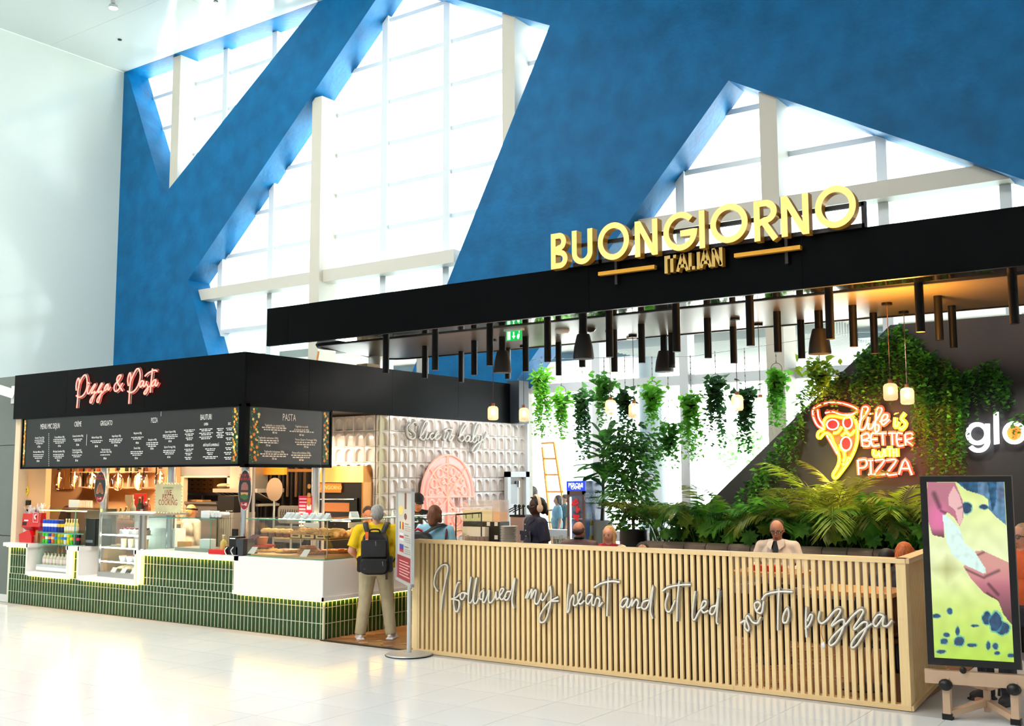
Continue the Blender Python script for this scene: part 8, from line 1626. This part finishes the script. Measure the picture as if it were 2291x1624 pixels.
# ---- info stand
b0_ = at_z(915, 1466, 0); M_alu = mat('silver frame', (206, 208, 208), .35, .5)
t = thing('info_stand', 'slim framed notice stand on a silver pole with a round base', 'stand', b0_)
MB().lathe([(.275, 0), (.28, .008), (.275, .014)], b0_, 36).build('rubber_foot', M_dark, t); MB().lathe([(.27, .014), (.262, .024), (.04, .034)], b0_, 36).build('base', mat('grey base', (176, 174, 170), .35, .3), t)
zb_ = at_y(918, 1305, b0_.y).z; L_ = at_z(896, 1296, zb_); R_ = at_z(932, 1314, zb_); u = (R_-L_); u.z = 0; wS = u.length; u.normalize(); nn = V((u.y, -u.x, 0)); nn = nn if nn.dot(CAM-L_) > 0 else -nn
ztp = at_y(934, 1093, R_.y).z; MB().cyl(b0_+V((0, 0, .03)), (b0_.x, b0_.y, ztp-.1), .027, n=16).build('pole', M_alu, t)
def pl(a, z, o=0.): return L_ + u*a + V((0, 0, z-zb_)) + nn*o
def slab_(m, a0, a1, z0, z1, o0, o1): return m.add([pl(a, z, o) for o in (o0, o1) for a, z in ((a0, z0), (a1, z0), (a1, z1), (a0, z1))], [(0, 1, 2, 3), (7, 6, 5, 4), (0, 4, 5, 1), (1, 5, 6, 2), (2, 6, 7, 3), (3, 7, 4, 0)])
m = MB(); e = .035
for q in ((0, wS, zb_, zb_+e), (0, wS, ztp-e, ztp), (0, e, zb_, ztp), (wS-e, wS, zb_, ztp)): slab_(m, *q, .028, .065)
m.build('frame', M_alu, t, 0); m = MB(); slab_(m, e, wS-e, zb_+e, ztp-e, .03, .045); m.build('poster', mat('grey poster', (196, 194, 186), .4), t, 0)
hS = ztp-zb_; iw = wS-2*e; m = MB(); slab_(m, e, wS-e, zb_+e, zb_+hS*.28, .045, .047); m.build('red_panel', mat('dark red poster', (150, 30, 40), .5), t, 0)
m = MB()
for k in range(6): slab_(m, e+iw*.15, e+iw*(.85-.1*(k % 2)), zb_+hS*(.07+.03*k), zb_+hS*(.08+.03*k), .047, .048)
m.build('red_panel_print', mat('pink small print', (226, 170, 170), .5), t, 0)
for k, (nm, cs, z) in enumerate((('flag', ((30, 50, 140), (240, 200, 40), (190, 30, 40)), .60), ('flag', ((220, 220, 225), (180, 30, 50), (220, 220, 225)), .48), ('flag', ((50, 60, 160), (70, 50, 140), (190, 40, 50)), .36))):
    for j, c in enumerate(cs): m = MB(); (slab_(m, e+iw*(.15+.09*j), e+iw*(.24+.09*j), zb_+hS*(z-.04), zb_+hS*(z+.04), .045, .047) if k == 0 else slab_(m, e+iw*.15, e+iw*.42, zb_+hS*(z+.027*(1-j)-.014), zb_+hS*(z+.027*(1-j)+.013), .045, .047)); m.build('flag_stripe', mat('flag %d %d %d' % c, c, .5), t, 0)
    m = MB(); slab_(m, e+iw*.5, e+iw*.75, zb_+hS*(z+.02), zb_+hS*(z+.03), .045, .047); [slab_(m, e+iw*.5, e+iw*.9, zb_+hS*(z-.005-.02*q), zb_+hS*(z-.001-.02*q), .045, .047) for q in range(3)]; m.build('flag_caption', mat('grey small print', (120, 116, 112), .5), t, 0)
m = MB(); slab_(m, e+iw*.48, e+iw*.6, zb_+hS*.78, zb_+hS*.95, .045, .047); m.prism([pl(e+iw*(.54+.09*cos(a)), zb_+hS*(.7+.035*sin(a)), .045) for a in [pi*k/6 for k in range(12)]], nn*.002); m.build('poster_spoon', mat('brown poster art', (110, 60, 40), .5), t, 0)
m = MB(); m.prism([pl(e+iw*(.22+.16*cos(a)), zb_+hS*(.76+.05*sin(a)), .045) for a in [pi*k/8 for k in range(16)]], nn*.002); m.build('poster_pasta', mat('yellow poster art', (240, 206, 110), .5), t, 0)
# ---- digital screen on its easel
Yz = 9.62; BLp = at_y(2076, 1486, Yz); zb_ = BLp.z; BRp = at_z(2286, 1499, zb_); TLp = at_y(2053.5, 1066, Yz+.03); TRp = at_y(2262, 1065, BRp.y+.03)
ux_ = (BRp-BLp); wS = ux_.length; ux_.normalize(); uy_ = ((TLp-BLp)+(TRp-BRp)).normalized(); uy_ = (uy_-ux_*uy_.dot(ux_)).normalized(); hS = ((TLp-BLp).length+(TRp-BRp).length)/2; nn = ux_.cross(uy_); nn = nn if nn.dot(CAM-BLp) > 0 else -nn
def sp(a, b, o=0.): return BLp + ux_*a + uy_*b + nn*o
def sbox(m, a0, a1, b0, b1, o0, o1): return m.add([sp(a, b, o) for o in (o0, o1) for a, b in ((a0, b0), (a1, b0), (a1, b1), (a0, b1))], [(0, 1, 2, 3), (7, 6, 5, 4), (0, 4, 5, 1), (1, 5, 6, 2), (2, 6, 7, 3), (3, 7, 4, 0)])
sc = thing('display_screen', 'tall digital screen showing hands stretching dough on a wheeled wooden stand', 'screen', (BLp.x+.4, BLp.y, 0))
sbox(MB(), 0, wS, 0, hS, -.05, 0).build('bezel', mat('screen bezel', (8, 8, 9), .25), sc, 0)
m = MB(); sbox(m, 0, wS, hS, hS+.008, -.05, .0); sbox(m, wS, wS+.008, 0, hS+.008, -.05, 0); m.build('bezel_edge', mat('bezel edge', (110, 96, 88), .3, .6), sc, 0)
def inpoly(x, y, ps):
    r = False; j = len(ps)-1
    for i in range(len(ps)):
        if (ps[i][1] > y) != (ps[j][1] > y) and x < (ps[j][0]-ps[i][0])*(y-ps[i][1])/(ps[j][1]-ps[i][1])+ps[i][0]: r = not r
        j = i
    return r
HAND1 = [(600, 60), (800, 66), (850, 180), (858, 300), (832, 358), (795, 300), (745, 262), (715, 300), (722, 432), (640, 415), (600, 300)]; DOUGH = [(708, 285), (735, 280), (830, 370), (868, 470), (930, 520), (1012, 640), (1000, 672), (860, 610), (780, 545), (740, 460)]
HAND2 = [(858, 625), (880, 600), (1010, 668), (1012, 640), (935, 525), (990, 518), (1080, 560), (1170, 600), (1195, 1020), (1130, 940), (1095, 850), (1000, 800), (910, 705)]; SKY = [(808, 60), (1140, 60), (1156, 352), (1100, 310), (1030, 240), (1030, 180), (990, 150), (880, 118)]
THUMB = [(755, 150), (790, 90), (830, 150), (855, 240), (850, 330), (825, 352), (800, 250), (752, 215)]; LEG = [(1025, 60), (1090, 60), (1085, 190), (1060, 270), (1045, 190)]
BERRY = [(760, 915, 20, 20), (720, 1110, 25, 20), (825, 1110, 34, 32), (815, 1045, 14, 28), (1020, 965, 34, 40), (1120, 1030, 48, 40), (1075, 985, 40, 60), (1025, 1140, 14, 28), (1075, 1145, 20, 20), (1182, 1205, 26, 13), (700, 1175, 34, 12), (915, 1135, 32, 12), (668, 945, 26, 14), (735, 1068, 22, 14), (1085, 1190, 18, 12), (880, 235, 36, 36), (1000, 230, 30, 16), (935, 1010, 26, 8)]
from mathutils import noise as _nz
def pic(x, y):
    v_ = (y-60)/1180; n = _nz.noise(V((x*.012, y*.012, 0))); n2 = _nz.noise(V((x*.03, y*.03, 5)))
    base = V((222, 236, 150)).lerp(V((232, 242, 188)), min(1, max(0, 1-abs(v_-.4)*3))).lerp(V((176, 214, 76)), max(0, min(1, (v_-.55)*2.2))); c = base*(1+.07*n)
    c = c.lerp(V((158, 160, 96)), max(0, 1-abs((x-740)/130)-abs((y-640)/120))*.7)
    for bx_, by_, rx, ry in BERRY:
        d = ((x-bx_)/rx)**2+((y-by_)/ry)**2+n2*.5
        if d < 1: c = V((44, 74, 106))*(1+.3*n2)
        elif d < 1.5: c = c.lerp(V((70, 170, 180)), .6)
    if inpoly(x, y, SKY): c = V((92, 128, 160))*(1+.35*n2)+V((0, 20, 20))*n
    if inpoly(x, y, LEG) or (inpoly(x, y, SKY) and x < 960): c = V((34, 84, 118))*(1+.5*n2)
    if inpoly(x, y, HAND1): c = V((186, 116, 132)).lerp(V((226, 116, 164)), max(0, 1-((x-680)/90)**2-((y-300)/130)**2)); c *= 1-.45*max(0, min(1, (y-370)/60))
    if inpoly(x, y, THUMB): c = V((232, 182, 182))
    if inpoly(x, y, HAND2): c = V((212, 152, 142)).lerp(V((204, 120, 136)), max(0, min(1, (y-620)/150))).lerp(V((104, 66, 72)), max(0, min(1, (y-700)/260)))
    for (x0, y0), (x1, y1), wd_ in CREASE:
        t_ = max(0, min(1, ((x-x0)*(x1-x0)+(y-y0)*(y1-y0))/((x1-x0)**2+(y1-y0)**2))); d = math.hypot(x-x0-(x1-x0)*t_, y-y0-(y1-y0)*t_)
        if d < wd_ and (inpoly(x, y, HAND1) or inpoly(x, y, HAND2)): c = c*(.55+.45*d/wd_)
    if inpoly(x, y, DOUGH): c = V((218, 245, 236))*(1-.1*max(0, n2))*(1-.18*max(0, min(1, (x-y*.55-640)/80)))
    return c
CREASE = [((700, 255), (748, 275), 14), ((745, 270), (722, 300), 12), ((850, 228), (822, 240), 10), ((650, 140), (690, 230), 26), ((1010, 690), (1100, 652), 16), ((1030, 740), (1095, 810), 16), ((930, 560), (1000, 530), 12), ((1090, 850), (1020, 800), 14), ((870, 640), (1000, 700), 12)]
NU, NV = 104, 208; m = MB(); e = .055; eb = .06
for j in range(NV+1):
    for i in range(NU+1):
        u, v_ = i/NU, j/NV; m.v.append(tuple(sp(e+(wS-2*e)*u, hS-eb*.8-(hS-eb*1.8)*v_, .002))); xx, yy_ = 598+545*u+55*v_, 62+1150*v_+38*u*v_; m.c.append(lin([max(0, min(255, q)) for q in pic(xx, yy_)]))
m.f = [(j*(NU+1)+i, j*(NU+1)+i+1, (j+1)*(NU+1)+i+1, (j+1)*(NU+1)+i) for j in range(NV) for i in range(NU)]
m.build('picture', vcol_mat('screen picture', 1.0, .15), sc, 0, fix=False)
M_stw = mat('beige easel', (206, 172, 142), .5, noise=(4, .06))
m = MB(); m.bar(sp(-.03, -.10, -.04), sp(wS+.03, -.10, -.04), .07, .11); m.build('crossbar', M_stw, sc, 0)
fl_ = at_z(2125, 1600, 0.06); fr2 = at_z(2268, 1640, .06); a, b = sp(.14, -.1, -.04), sp(wS-.06, -.1, -.04)
for q, (pa, pb) in enumerate(((a, fl_), (b, V((b.x+.02, b.y-.02, .06))))):
    m = MB(); m.bar(pa, V((pa.x, pa.y, .05)), .075, .06); m.build('leg', M_stw, sc, 0); m = MB(); m.box(pa.x-.04, pa.x+.04, pa.y-.035, pa.y+.035, 0, .05); m.build('foot', M_dark, sc, 0); m = MB(); m.ball(pa+V((0, -.04, -.06)), (.06, .05, .05), 10, 6); m.build('clamp', M_dark, sc)
c = (a+b)/2; m = MB(); m.bar((c.x, c.y+.25, .04), (c.x, c.y+.25, a.z), .06, .05); m.build('rear_post', M_stw, sc, 0)
for pa in (a, b): m = MB(); m.bar((pa.x, pa.y, .045), (c.x, c.y+.25, .12), .06, .05); m.build('base_brace', M_stw, sc, 0); m = MB(); m.bar(pa, (c.x, c.y+.25, a.z-.12), .05, .04); m.build('top_brace', M_stw, sc, 0)
MB().ball(sp(wS*.38, -.03, 0), (.03, .02, .03), 10, 6).build('sensor', M_dark, sc)
